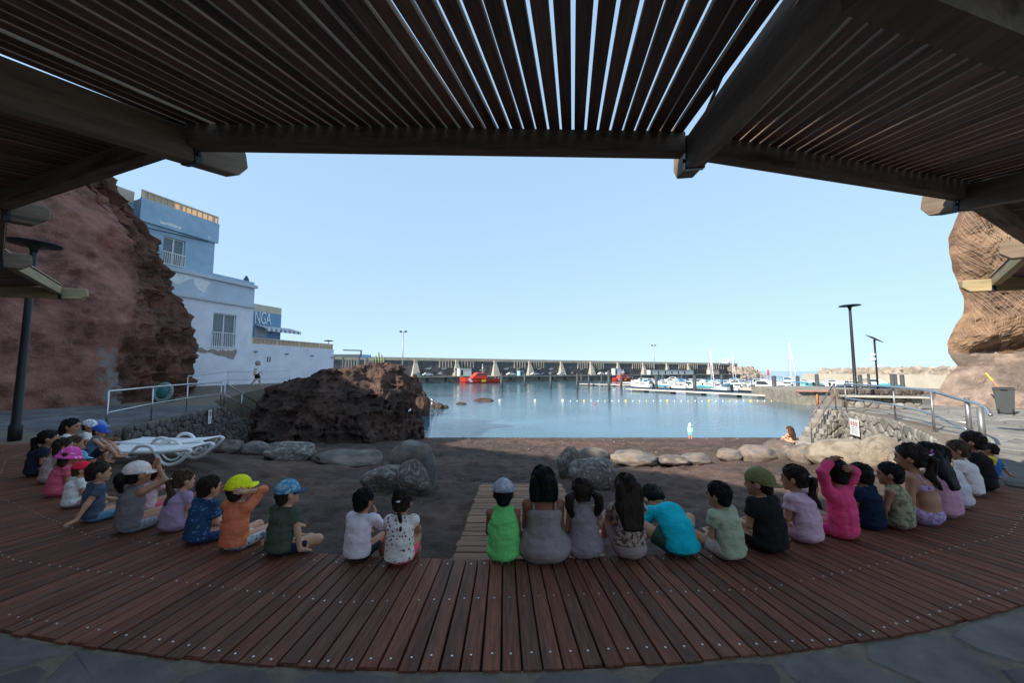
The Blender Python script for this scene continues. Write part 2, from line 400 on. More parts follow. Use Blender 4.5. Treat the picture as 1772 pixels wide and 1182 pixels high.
# ------------------------------------------------------------------ deck of radial boards
DC = Vector((-0.30, 13.95, 0)); RIN = 10.93; ROUT = 12.0; A0 = R(-57.0); A1 = R(36.0)
def rin(a):
    return float(np.interp(math.degrees(a), [-57, -43, -37, -28, -20, -16, -12, -8, 0], [10.05, 10.12, 10.35, 10.48, 10.60, 10.66, 10.76, 10.89, RIN]))
def polar(r, a, z=0.0): return Vector((DC.x + r * math.sin(a), DC.y - r * math.cos(a), z))
def deck():
    d = empty('deck', (DC.x, DC.y, 0), label='curved deck of dark red-brown radial boards with steel screws', cat='deck', kind='structure')
    dth = 0.0925 / RIN; n = int((A1 - A0) / dth)
    def plank_mesh(k, r0):
        rg = random.Random(k); ri = r0 + rg.uniform(-0.004, 0.006); ro = ROUT + rg.uniform(-0.012, 0.012); th = 0.035
        wi = r0 * dth / 2 - 0.0030 - rg.uniform(0, 0.002); wo_ = ROUT * dth / 2 - 0.0043 - rg.uniform(0, 0.003); b = 0.004
        v = []
        for (r, w) in ((ri, wi), (ro, wo_)):
            v += [(-w, -r, -th), (w, -r, -th), (w, -r, -b), (w - b, -r, 0), (-w + b, -r, 0), (-w, -r, -b)]
        f = [[i, (i + 1) % 6, 6 + (i + 1) % 6, 6 + i] for i in range(6)] + [[5, 4, 3, 2, 1, 0], [6, 7, 8, 9, 10, 11]]
        return new_mesh('plank', v, f, W_DECK)
    meshes = [plank_mesh(k, RIN) for k in range(6)]
    for i in range(n):
        a = A0 + (i + 0.5) * dth
        me = meshes[rnd.randrange(6)] if rin(a) > RIN - 0.003 else plank_mesh(100 + i, rin(a))
        o = link('plank', me, d, (0, 0, rnd.uniform(-0.0025, 0.002)), (0, 0, a))
    # screws: rows run straight inside each 14 degree bay
    mb = MB(); bay0 = R(-3.9); bay = R(14.0)
    for i in range(n):
        a = A0 + (i + 0.5) * dth; da = ((a - bay0) % bay) - bay / 2
        for R0 in (11.985, 11.50, 11.06):
            if rnd.random() < 0.05: continue
            r = R0 * math.cos(bay / 2) / math.cos(da); aa = a + rnd.uniform(-1, 1) * 0.0007; r += rnd.uniform(-0.006, 0.006)
            c = polar(r, aa) - DC; h = 0.0062
            mb.add([(c.x + h * math.cos(t), c.y + h * math.sin(t), 0.003) for t in [k * math.pi / 3 for k in range(6)]] +
                   [(c.x + 1.1 * h * math.cos(t), c.y + 1.1 * h * math.sin(t), -0.004) for t in [k * math.pi / 3 for k in range(6)]],
                   [[0, 1, 2, 3, 4, 5]] + [[6 + k, 6 + (k + 1) % 6, (k + 1) % 6, k] for k in range(6)])
    tag(mb.build('screw_heads', SCREW, d), kind='stuff')
    # black sheet painting the shade seen between the boards, fascia along the sand
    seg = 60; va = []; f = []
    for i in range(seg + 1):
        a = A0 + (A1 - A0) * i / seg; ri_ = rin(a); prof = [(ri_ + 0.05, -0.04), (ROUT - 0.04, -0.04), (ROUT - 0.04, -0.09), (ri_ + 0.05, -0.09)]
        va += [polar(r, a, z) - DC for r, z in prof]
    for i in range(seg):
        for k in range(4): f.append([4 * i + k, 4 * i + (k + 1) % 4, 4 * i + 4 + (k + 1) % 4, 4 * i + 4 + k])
    mb = MB(); mb.add(va, f); mb.build('gap_shade_sheet', BLACK, d)
    va = []; f = []; 
    for i in range(seg + 1):
        a = A0 + (A1 - A0) * i / seg; ri_ = rin(a); prof = [(ri_ + 0.012, -0.038), (ri_ + 0.04, -0.038), (ri_ + 0.04, -0.9), (ri_ + 0.012, -0.9)]
        va += [polar(r, a, z) - DC for r, z in prof]
    for i in range(seg):
        for k in range(4): f.append([4 * i + k, 4 * i + (k + 1) % 4, 4 * i + 4 + (k + 1) % 4, 4 * i + 4 + k])
    mb = MB(); mb.add(va, f); mb.build('fascia', W_DECK, d)
deck()

# ------------------------------------------------------------------ flagstone pavement behind the deck
def pavement():
    p = empty('flagstone_pavement', (0, 0, -0.03), label='dark slate flagstones in brown mortar along the deck', cat='pavement', kind='structure')
    mb = MB(); seg = 40; v = []; f = []
    for i in range(seg + 1):
        a = A0 + (A1 + R(16) - A0) * i / seg
        v += [polar(ROUT + 0.004, a, -0.012), polar(26.0, a, -0.012)]
    for i in range(seg): f.append([2 * i, 2 * i + 1, 2 * i + 3, 2 * i + 2])
    v = [Vector(q) - p.location for q in v]
    mb.add(v, f); mb.build('mortar_bed', MORTAR, p)
    rg = random.Random(3); half = R(24)
    seeds = jit_seeds(-half * 12.5, half * 12.5, 0.0, 1.7, 0.62, 0.42, 0.42, rg)
    bound = [(-half * 12.5 - .3, 0.012), (half * 12.5 + .3, 0.012), (half * 12.5 + .3, 1.9), (-half * 12.5 - .3, 1.9)]
    def fr(a, b, h):
        return polar(ROUT + b, a / 12.5, -0.004 + h)
    for poly in voronoi(seeds, bound, 0.013):
        stone_piece(poly, fr, 0.03, 0.012, 'flagstone', SLATE, p, rg, 0.0, 0.003)
pavement()

# ------------------------------------------------------------------ canopy
def canopy():
    c = empty('wooden_canopy', (0, 0, 0), label='dark timber slatted canopy over the deck with projecting beams', cat='canopy')
    ZB = CAMH + 1.57; HB = 0.158; ZT = ZB + HB; WB = 0.10
    L1 = Vector((-2.33, 2.535, 0)); R1 = Vector((1.30, 2.63, 0)); R2 = Vector((4.18, 3.34, 0)); L2 = Vector((-5.02, 3.56, 0))
    L3 = Vector((-7.35, 5.25, 0)); L4 = Vector((-9.3, 7.6, 0)); R3 = Vector((6.8, 4.74, 0)); R4 = Vector((8.95, 6.85, 0))
    def up(p, z): return Vector((p.x, p.y, z))
    def board_mesh(w, th, length, D, e, m, name):
        """board running from the origin back along -D; width along e"""
        n = e.cross(D).normalized()
        if n.z < 0: n = -n
        w2 = (e - D * e.dot(D)).normalized()
        # local frame: x across, y along, z normal; mesh is in that frame
        return Matrix((w2, D, n)).transposed(), w, th, length
    # tangential beams
    for a, b in ((L2, L1), (L1, R1), (R1, R2), (R2, R3), (L3, L2), (L4, L3), (R3, R4)):
        far = a in (L4, R3) and b in (L3, R4)
        d = (b - a).normalized(); a2 = a + d * 0.05; b2 = b - d * 0.05
        mb = MB(); nx = Vector((d.y, -d.x, 0)); 
        M = Matrix((d, Vector((-d.y, d.x, 0)), Vector((0, 0, 1)))).transposed()
        mb.box((0, 0, 0), (WB, (b2 - a2).length, HB))
        o = mb.build('edge_beam', W_PALE if far else W_BEAM, c, False, None, 0.006)
        o.location = up((a2 + b2) / 2, ZB + HB / 2); o.rotation_euler = (0, 0, math.atan2(d.y, d.x) - math.pi / 2)
    # radial beams with chamfered tips
    def radial(P, D, tip, back, m, dz=0.0, w=0.125, h=0.225):
        D = D.normalized(); x = Vector((D.y, -D.x, 0)).normalized(); n = x.cross(D).normalized()
        q = [(-back, 0), (tip - 0.10, 0), (tip, 0.085), (tip, h - 0.03), (tip - 0.02, h), (-back, h)]
        mb = MB(); mb.prism([(-w / 2, yy, zz) for yy, zz in q], (w, 0, 0))
        o = mb.build('radial_beam', m, c, False, None, 0.008)
        o.matrix_local = Matrix.Translation(up(P, ZB - 0.095 + dz)) @ Matrix((x, D, n)).transposed().to_4x4()
        # steel strap round the beam
        s = MB(); s.box((0, 0.04, h / 2), (w + 0.012, 0.055, h + 0.012))
        for zz in (0.06, 0.165):
            s.box((w / 2 + 0.012, 0.04, zz), (0.014, 0.024, 0.024)); s.box((-w / 2 - 0.012, 0.04, zz), (0.014, 0.024, 0.024))
        s.build('strap', METAL_D, o, False, None, 0.003)
        # tie rod from the beam side up to the roof edge
        t = MB(); t.tube([(0.0, -0.02, h), (0.03, -0.20, h + 0.13), (0.05, -0.55, h + 0.30)], 0.012, 8)
        t.box((0.0, -0.03, h + 0.01), (0.03, 0.10, 0.05)); t.build('tie_rod', METAL_D, o)
        return o
    DL = ray(1020, 490); DR = ray(984, 528); DR2 = ray(958, 492)
    radial(L1 + Vector((0.02, 0.02, 0)), DL, 0.46, 4.4, W_BEAM)
    radial(R1 + Vector((0.03, -0.02, 0)), DR, 0.36, 4.4, W_BEAM)
    radial(R2 + Vector((0.0, 0.0, 0)), DR2, 0.40, 4.4, W_BEAM)
    def rdir(p): 
        v = Vector((DC.x, DC.y, 0)) - p; v.z = 0; v.normalize(); v.z = 0.06; return v
    for p in (L2, L3, R3): radial(p, rdir(p), 0.32, 4.4, W_BEAM)
    for p in (L4, R4): radial(p, rdir(p), 0.42, 4.4, W_PALE)
    # slats
    def slat_field(a, b, D, offs, ws, back, front=0.06, th=0.030, z=ZT + 0.004):
        e = (b - a).normalized(); D = D.normalized(); n = e.cross(D).normalized()
        if n.z < 0: n = -n
        x = D.cross(n).normalized()
        Mx = Matrix((x, D, n)).transposed().to_4x4()
        cache = {}
        for off, w in zip(offs, ws):
            weff = w * abs(e.dot(x)); key = round(weff, 3)
            if key not in cache:
                lst = []
                for q in range(4):
                    rg = random.Random(q * 7 + int(key * 1000)); bow = rg.uniform(-0.004, 0.004); ns = 6; v = []; f = []
                    for i in range(ns + 1):
                        t = i / ns; yy = front - (front + back) * t; xo = bow * math.sin(t * 3.14); w2 = weff / 2
                        v += [(xo - w2, yy, 0), (xo + w2, yy, 0), (xo + w2, yy, th), (xo - w2, yy, th)]
                    for i in range(ns):
                        for k in range(4): f.append([4 * i + k, 4 * i + 4 + k, 4 * i + 4 + (k + 1) % 4, 4 * i + (k + 1) % 4])
                    f += [[0, 1, 2, 3], [4 * ns + 3, 4 * ns + 2, 4 * ns + 1, 4 * ns]]
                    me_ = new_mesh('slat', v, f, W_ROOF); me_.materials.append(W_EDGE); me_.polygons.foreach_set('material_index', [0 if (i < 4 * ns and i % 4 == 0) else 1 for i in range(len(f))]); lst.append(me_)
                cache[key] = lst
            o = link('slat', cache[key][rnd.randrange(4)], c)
            o.matrix_local = Matrix.Translation(up(a + e * off, z + rnd.uniform(0, 0.004))) @ Mx
    # where on the line a-b does image column px fall
    def col_on(a, b, z, px):
        lo, hi = -3.0, 4.0
        def g(t): return to_px(up(a + (b - a) * t, z))[0] - px
        for _ in range(60):
            mid = (lo + hi) / 2
            if g(mid) > 0: hi = mid
            else: lo = mid
        return lo * (b - a).length
    DCn = ray(991, 489)
    t0 = col_on(L1, R1, ZT, 991.7); t1 = col_on(L1, R1, ZT, 991.7 + 21.2)
    pitch = t1 - t0; offs = []; ws = []
    for k in range(-32, 9):
        o_ = t0 + (k + 0.5) * pitch; w = pitch - 0.0185 + rnd.uniform(-0.003, 0.002)
        if k < -28: o_ -= 0.022
        if o_ < 0.0: continue
        offs.append(o_ + rnd.uniform(-0.0015, 0.0015)); ws.append(w)
    slat_field(L1, R1, DCn, offs, ws, 2.3)
    DRn = ray(1035, 470); LR = (R2 - R1).length
    def fill(L_, first, last, g=0.015): 
        o = []; w = []; t = first
        while t < last:
            o.append(t + pitch / 2); w.append(pitch - g + rnd.uniform(-0.003, 0.002)); t += pitch
        return o, w
    o, w = fill(LR, 0.07, LR - 0.02, 0.019); slat_field(R1, R2, DRn, o, w, 2.3)
    LL = (L1 - L2).length
    o, w = fill(LL, 0.05, LL - 0.07, 0.010); slat_field(L2, L1, ray(1040, 490), o, w, 2.3)
    for a, b, dd in ((R2, R3, rdir(R3)), (L3, L2, rdir(L3)), (L4, L3, rdir(L4)), (R3, R4, rdir(R4))):
        Lx = (b - a).length; D = Vector((dd.x, dd.y, 0.16))
        o, w = fill(Lx, 0.06, Lx - 0.06, 0.012); slat_field(a, b, D, o, w, 2.3)
    # purlins under the slats further back
    def plane_pt(a, b, D, px, py, z):
        e = (b - a).normalized(); n = e.cross(D.normalized()).normalized(); P0 = up(a, z); r = ray(px, py); C0 = Vector((0, 0, CAMH))
        t = (P0 - C0).dot(n) / r.dot(n); return C0 + r * t
    q0 = plane_pt(R1, R2, DRn, 1560, -45, ZT - 0.14); q1 = plane_pt(R1, R2, DRn, 1800, 55, ZT - 0.14)
    for p0, p1 in ((q0, q1),):
        mb = MB(); mb.bar(p0 - (p1 - p0) * 0.25, p1 + (p1 - p0) * 0.5, 0.10, 0.24); mb.build('purlin', W_BEAM, c)
    mb = MB(); mb.bar(up(L1, ZT - 0.60) - DCn.normalized() * 2.35 + Vector((-0.3, 0, 0.0)), up(R1, ZT - 0.60) - DCn.normalized() * 2.35 + Vector((0.4, 0, 0)), 0.10, 0.22)
    # rear posts
    for P, D in ((L1, DL), (R1, DR), (R2, DR2), (L2, rdir(L2)), (L3, rdir(L3)), (L4, rdir(L4)), (R3, rdir(R3)), (R4, rdir(R4))):
        q = up(P, ZB - 0.09) - D.normalized() * 4.2
        mb = MB(); mb.box((0, 0, q.z / 2), (0.18, 0.18, q.z)); o = mb.build('post', W_BEAM, c, False, None, 0.01); o.location = (q.x, q.y, 0)
canopy()

# ------------------------------------------------------------------ surface nets
def surface_nets(F, org, h):
    nx, ny, nz = F.shape; S_ = F < 0
    c = [S_[a:nx - 1 + a, b:ny - 1 + b, d:nz - 1 + d] for a in (0, 1) for b in (0, 1) for d in (0, 1)]
    cnt = sum(q.astype(np.int8) for q in c); act = (cnt > 0) & (cnt < 8)
    I = np.argwhere(act); idx = -np.ones(act.shape, dtype=np.int64); idx[act] = np.arange(len(I))
    acc = np.zeros((len(I), 3), np.float32); num = np.zeros(len(I), np.float32)
    corners = [(a, b, d) for a in (0, 1) for b in (0, 1) for d in (0, 1)]
    for p in corners:
        for ax in range(3):
            if p[ax] == 1: continue
            q = list(p); q[ax] = 1
            f0 = F[I[:, 0] + p[0], I[:, 1] + p[1], I[:, 2] + p[2]]; f1 = F[I[:, 0] + q[0], I[:, 1] + q[1], I[:, 2] + q[2]]
            m = (f0 < 0) != (f1 < 0); t = np.where(m, f0 / np.where(m, f0 - f1, 1), 0)
            pos = np.tile(np.array(p, np.float32), (len(I), 1)); pos[:, ax] += t
            acc[m] += pos[m]; num[m] += 1
    V = (I + acc / num[:, None]) * h + np.array(org)
    faces = []
    for ax in range(3):
        b, d = [(1, 2), (2, 0), (0, 1)][ax]
        sl0 = [slice(None)] * 3; sl1 = [slice(None)] * 3; sl0[ax] = slice(0, -1); sl1[ax] = slice(1, None)
        for k in (b, d): sl0[k] = slice(1, -1); sl1[k] = slice(1, -1)
        s0 = S_[tuple(sl0)]; s1 = S_[tuple(sl1)]
        E = np.argwhere(s0 != s1); 
        if len(E) == 0: continue
        flip = s0[E[:, 0], E[:, 1], E[:, 2]]
        E = E.copy(); E[:, b] += 1; E[:, d] += 1
        def cell(ob, od):
            q = E.copy(); q[:, b] -= ob; q[:, d] -= od
            return idx[q[:, 0], q[:, 1], q[:, 2]]
        quad = np.stack([cell(1, 1), cell(0, 1), cell(0, 0), cell(1, 0)], -1)
        quad[~flip] = quad[~flip][:, ::-1]
        faces.append(quad)
    return V, np.concatenate(faces)
def grid_pts(lo, hi, h):
    ax = [np.arange(lo[k], hi[k] + h, h, dtype=np.float32) for k in range(3)]
    return np.stack(np.meshgrid(*ax, indexing='ij'), -1)
def smin(a, b, k):
    h = np.clip(0.5 + 0.5 * (b - a) / k, 0, 1)
    return b + (a - b) * h - k * h * (1 - h)

# ------------------------------------------------------------------ cliffs
def rock_mat(name, c1, c2, rough_c=None, scale=1.2, bump=1.0, bscale=5, dist=0.12, net=None):
    m = mat(name, c1, rough=0.95, var=0.35, scale=scale * 3, bump=bump, bscale=bscale, col2=c2, c2scale=scale, c2pos=(0.42, 0.6), bdist=dist, spec=0.15, detail=9)
    return m
def left_cliff():
    # foot line: from an unseen stretch behind the canopy, added to cast shade, round to the gap beside the blue building
    foot = [(1, -17), (-6, -12.5), (-13, -5), (-18.5, 2), (-20.5, 8), (-18.4, 13.2), (-16.6, 16.5), (-16.2, 18.6), (-16.9, 20.3), (-19, 22.2), (-24, 24.5), (-30, 26)]
    pts = [Vector((x, y, 0)) for x, y in foot]; L = [0]
    for a, b in zip(pts, pts[1:]): L.append(L[-1] + (b - a).length)
    TS0 = L[3] - 43.7
    ts = np.concatenate([np.arange(0, L[3] - 4, 0.6), np.arange(L[3] - 4, L[-1], 0.11)]); nco = int(np.sum(ts < L[3] - 4)); tq = ts - TS0
    fx = np.interp(ts, L, [p.x for p in pts]); fy = np.interp(ts, L, [p.y for p in pts])
    # outward normal (towards the bay)
    tx = np.gradient(fx); ty = np.gradient(fy); ln = np.hypot(tx, ty); nx_, ny_ = ty / ln, -tx / ln
    for _ in range(12):
        nx_[1:-1] = (nx_[:-2] + nx_[1:-1] * 2 + nx_[2:]) / 4; ny_[1:-1] = (ny_[:-2] + ny_[1:-1] * 2 + ny_[2:]) / 4
        fx[nco + 1:-1] = (fx[nco:-2] + fx[nco + 1:-1] * 2 + fx[nco + 2:]) / 4; fy[nco + 1:-1] = (fy[nco:-2] + fy[nco + 1:-1] * 2 + fy[nco + 2:]) / 4
    ln = np.hypot(nx_, ny_); nx_ /= ln; ny_ /= ln
    top = np.interp(tq, [16, 24.5, 34.8, 43.7, 50, 55.6, 62], [17.0, 18.3, 18.3, 17.6, 17.4, 16.5, 15])  # ridge heights shaped to place the shadow edge on the sand
    hs = np.concatenate([np.arange(-0.6, 13, 0.115), [13.6, 14]]) / 14.0
    T, H = np.meshgrid(np.arange(len(ts)), hs)
    Z = H * top[T]
    # profile: near vertical low down, leaning back above
    lean = np.interp(Z.ravel(), [-1, 0, 2.2, 4.6, 6.2, 8.0, 10.5, 13, 17], [-0.2, -0.5, -0.9, -1.1, -1.9, -2.8, -4.6, -6.2, -8.3]).reshape(Z.shape)
    X = fx[T] + nx_[T] * lean; Y = fy[T] + ny_[T] * lean * 0.55
    P = np.stack([X, Y, Z], -1)
    rough = np.clip((tq[T] - np.interp(Z.ravel(), [0, 3, 6, 10], [58.2, 58.8, 59.9, 61.0]).reshape(Z.shape)) / 1.6, 0, 1)  # jagged towards the right
    big = fbm(P * 0.33, 3) * 0.75
    smo = (fbm(P * 0.8 + 5, 4) * 0.65 + fbm(P * 3.0 + 2, 3) * 0.13)
    jag = (fbm(P * np.array([1.15, 1.15, 0.65]) + 11, 6, ridged=True, gain=0.6)) * 1.0
    d = big + smo * (1 - rough) + rough * (jag - 0.25) * 0.9
    X = X + nx_[T] * d; Y = Y + ny_[T] * d
    idx = np.arange(X.size).reshape(X.shape)
    f = np.stack([idx[:-1, :-1], idx[:-1, 1:], idx[1:, 1:], idx[1:, :-1]], -1).reshape(-1, 4)
    me = new_mesh('cliff', np.stack([X, Y, Z], -1).reshape(-1, 3), f, None, True)
    pale = np.clip(1.25 - np.abs(tq[T] - 59.0) / 0.8, 0, 1) * np.clip((3.6 - Z) / 1.2, 0, 1)
    me.polygons.foreach_set('use_smooth', (rough[:-1, :-1].ravel() < 0.45))
    for nm, arr in (('rough', rough), ('pale', pale)):
        at = me.attributes.new(nm, 'FLOAT', 'POINT'); at.data.foreach_set('value', arr.ravel().astype(np.float32))
    m = bpy.data.materials.new('red_cliff'); m.use_nodes = True; nt = m.node_tree; N = nt.nodes; Lk = nt.links; b = N['Principled BSDF']
    b.inputs['Roughness'].default_value = 0.95; b.inputs['Specular IOR Level'].default_value = 0.15
    tc = N.new('ShaderNodeTexCoord')
    def nz(scale, det=6):
        n = N.new('ShaderNodeTexNoise'); n.inputs['Scale'].default_value = scale; n.inputs['Detail'].default_value = det; n.inputs['Roughness'].default_value = 0.65; Lk.new(tc.outputs['Object'], n.inputs['Vector']); return n.outputs['Fac']
    def mr(src, a, b_, c=0.0, d=1.0):
        n = N.new('ShaderNodeMapRange'); n.interpolation_type = 'SMOOTHSTEP'; n.inputs['From Min'].default_value = a; n.inputs['From Max'].default_value = b_; n.inputs['To Min'].default_value = c; n.inputs['To Max'].default_value = d; Lk.new(src, n.inputs['Value']); return n.outputs[0]
    def mix(f_, A, B):
        n = N.new('ShaderNodeMix'); n.data_type = 'RGBA'
        if isinstance(f_, float): n.inputs['Factor'].default_value = f_
        else: Lk.new(f_, n.inputs['Factor'])
        for q, key in ((A, 'A'), (B, 'B')):
            if isinstance(q, tuple): n.inputs[key].default_value = (*q, 1)
            else: Lk.new(q, n.inputs[key])
        return n.outputs['Result']
    def mth(op, A, B):
        n = N.new('ShaderNodeMath'); n.operation = op
        for i, q in enumerate((A, B)):
            if isinstance(q, float): n.inputs[i].default_value = q
            else: Lk.new(q, n.inputs[i])
        return n.outputs[0]
    def attr(nm):
        n = N.new('ShaderNodeAttribute'); n.attribute_name = nm; return n.outputs['Fac']
    red = mix(mr(nz(0.55, 8), 0.42, 0.60), (0.37, 0.17, 0.128), (0.15, 0.073, 0.057))
    red = mix(mr(nz(2.6, 10), 0.42, 0.62), red, (0.30, 0.14, 0.108))
    lava = mix(mr(nz(0.9, 8), 0.38, 0.62), (0.095, 0.052, 0.038), (0.19, 0.088, 0.060))
    rmask = mr(mth('ADD', attr('rough'), mth('MULTIPLY', nz(1.6, 6), 0.9)), 0.72, 1.12)
    pmask = mr(mth('ADD', attr('pale'), mth('MULTIPLY', nz(3.2, 10), 1.6)), 1.55, 1.9)
    col = mix(rmask, red, lava); col = mix(pmask, col, (0.25, 0.225, 0.21)); Lk.new(col, b.inputs['Base Color'])
    vo = N.new('ShaderNodeTexVoronoi'); vo.feature = 'DISTANCE_TO_EDGE'; vo.inputs['Scale'].default_value = 9.0; vo.inputs['Randomness'].default_value = 0.25; Lk.new(tc.outputs['Object'], vo.inputs['Vector'])
    b1 = N.new('ShaderNodeBump'); b1.inputs['Distance'].default_value = 0.16; b1.inputs['Strength'].default_value = 0.9; Lk.new(nz(4.5, 10), b1.inputs['Height'])
    b2 = N.new('ShaderNodeBump'); b2.inputs['Distance'].default_value = 0.022; b2.invert = True; Lk.new(mr(vo.outputs['Distance'], 0.0, 0.14), b2.inputs['Height']); Lk.new(mr(nz(0.5, 2), 0.48, 0.58, 0.0, 0.6), b2.inputs['Strength'])
    Lk.new(b1.outputs[0], b2.inputs['Normal']); Lk.new(b2.outputs[0], b.inputs['Normal'])
    me.materials.append(m); o = link('red_cliff', me)
    tag(o, 'tall reddish cliff of sprayed rock and dark lava under netting beside the blue building', 'cliff', kind='structure')
left_cliff()

def right_cliff():
    # silhouette given as image columns at given rows for a face about 16 m away
    rows = [300, 360, 385, 410, 440, 470, 500, 520, 545, 570, 590, 610, 622, 634, 650, 670, 690, 706]
    cols = [1690, 1668, 1655, 1645, 1646, 1652, 1664, 1672, 1668, 1652, 1645, 1645, 1652, 1662, 1642, 1632, 1620, 1612]
    Yc = 16.2
    zz = [at_Y(c_, r_, Yc).z for r_, c_ in zip(rows, cols)][::-1]; xx = [at_Y(c_, r_, Yc).x for r_, c_ in zip(rows, cols)][::-1]
    hs = np.concatenate([np.arange(-0.3, 10.2, 0.085)])
    us = np.concatenate([np.linspace(-1.6, 0, 22, endpoint=False), np.arange(0, 7.5, 0.085)])       # arc length from the left edge
    U, H = np.meshgrid(us, hs); edge = np.interp(H.ravel(), zz, xx).reshape(H.shape)
    # plan: rounds the left edge then runs right and towards the viewer
    bul = np.interp(H.ravel(), [0, 0.8, 1.6, 2.3, 2.9, 3.6, 6, 10], [0.1, 0.0, -0.1, -0.75, 0.0, 0.55, 0.3, 0.0]).reshape(H.shape)
    Up = np.clip(U, 0, None); Um = np.clip(-U, 0, None)
    X = edge + Up * 0.80 + Um * 3.1 - 0.10 * np.exp(-Up * 2.2)
    Y = Yc - Up * 0.42 + Um * 2.2 - bul * (1 - np.exp(-Up * 1.1)) - 0.35 * (1 - np.exp(-Up * 3))
    P = np.stack([X, Y, H], -1)
    up = np.clip((H - 2.0) / 0.6, 0, 1)
    inner = np.clip(Up / 0.6, 0.18, 1)
    d = up * (0.6 * fbm(P * 0.8, 3) + 0.5 * (fbm(P * np.array([1.5, 1.5, 1.2]) + 4, 6, ridged=True, gain=0.6) - 0.1)) + (1 - up) * (0.3 * fbm(P * 1.0 + 8, 5))
    X = X - 0.45 * d * inner; Y = Y - 0.9 * d * inner
    Pn = np.stack([X, Y, H], -1)
    idx = np.arange(X.size).reshape(X.shape)
    f = np.stack([idx[:-1, :-1], idx[:-1, 1:], idx[1:, 1:], idx[1:, :-1]], -1).reshape(-1, 4)
    m = rock_mat('ochre_cliff', (0.23, 0.145, 0.09), (0.12, 0.072, 0.05), scale=0.8, bump=0.9, bscale=7, dist=0.08)
    mc = rock_mat('sprayed_concrete', (0.24, 0.18, 0.145), (0.15, 0.115, 0.095), scale=0.9, bump=0.5, bscale=9, dist=0.05)
    me = new_mesh('cliff', Pn.reshape(-1, 3), f, m, False); me.materials.append(mc)
    hz = (H + 0.35 * fbm(P * 0.8, 3) - 0.25 * np.clip(Up - 2, 0, 2))[:-1, :-1].ravel()
    me.polygons.foreach_set('material_index', (hz < 2.15).astype(np.int32))
    tag(link('ochre_cliff', me), 'sunlit ochre cliff with an overhang above a sprayed concrete foot', 'cliff', kind='structure')
    # netting: two families of thin strands following the face a few centimetres proud
    nvec = np.array([-0.46, -0.88, 0.0]); mb_v = []; mb_f = []
    def surf(u, z):
        iu = int(np.clip(np.searchsorted(us, u), 1, len(us) - 1)); iz = int(np.clip((z + 0.3) / 0.085, 0, len(hs) - 2))
        # thinned lookup: average so that the net bridges hollows
        a = Pn[max(0, iz - 2):iz + 3, max(0, iu - 2):iu + 3].reshape(-1, 3)
        pj = a @ nvec; return a.mean(0) + nvec * (0.75 * (pj.max() - pj.mean()) + 0.06)
    cell = 0.15
    def strand(seq):
        seq = np.array(seq)
        for _ in range(4):
            if len(seq) > 3: seq[1:-1] = (seq[:-2] + seq[1:-1] + seq[2:]) / 3
        n = len(seq); b0 = len(mb_v)
        for i, p in enumerate(seq):
            w = 0.0055
            mb_v.append((p[0] - w, p[1], p[2])); mb_v.append((p[0] + w, p[1], p[2])); mb_v.append((p[0], p[1] - w, p[2] + w))
        for i in range(n - 1):
            a = b0 + 3 * i
            for k in range(3): mb_f.append([a + k, a + (k + 1) % 3, a + 3 + (k + 1) % 3, a + 3 + k])
    for s in range(-70, 150):
        for sg in (1, -1):
            seq = []
            for j in range(0, 104):
                z = 2.0 + j * 0.075; u2 = s * 0.085 + sg * (z - 2.0) * 0.52 + 0.03 * math.sin(s * 1.7 + j * 0.21)
                low = 2.35 + 0.5 * math.sin(u2 * 1.1 + 0.6) + 0.25 * math.sin(u2 * 3.1)
                if u2 < -0.6 or u2 > 7.2 or z < low:
                    if len(seq) > 1: strand(seq)
                    seq = []; continue
                seq.append(surf(u2, z))
            if len(seq) > 1: strand(seq)
    mn = mat('net_rope', (0.33, 0.235, 0.17), rough=0.9, var=0.2)
    o = link('cliff_net', new_mesh('cliff_net', mb_v, mb_f, mn))
    tag(o, 'pale rockfall net draped over the ochre cliff', 'net')
right_cliff()

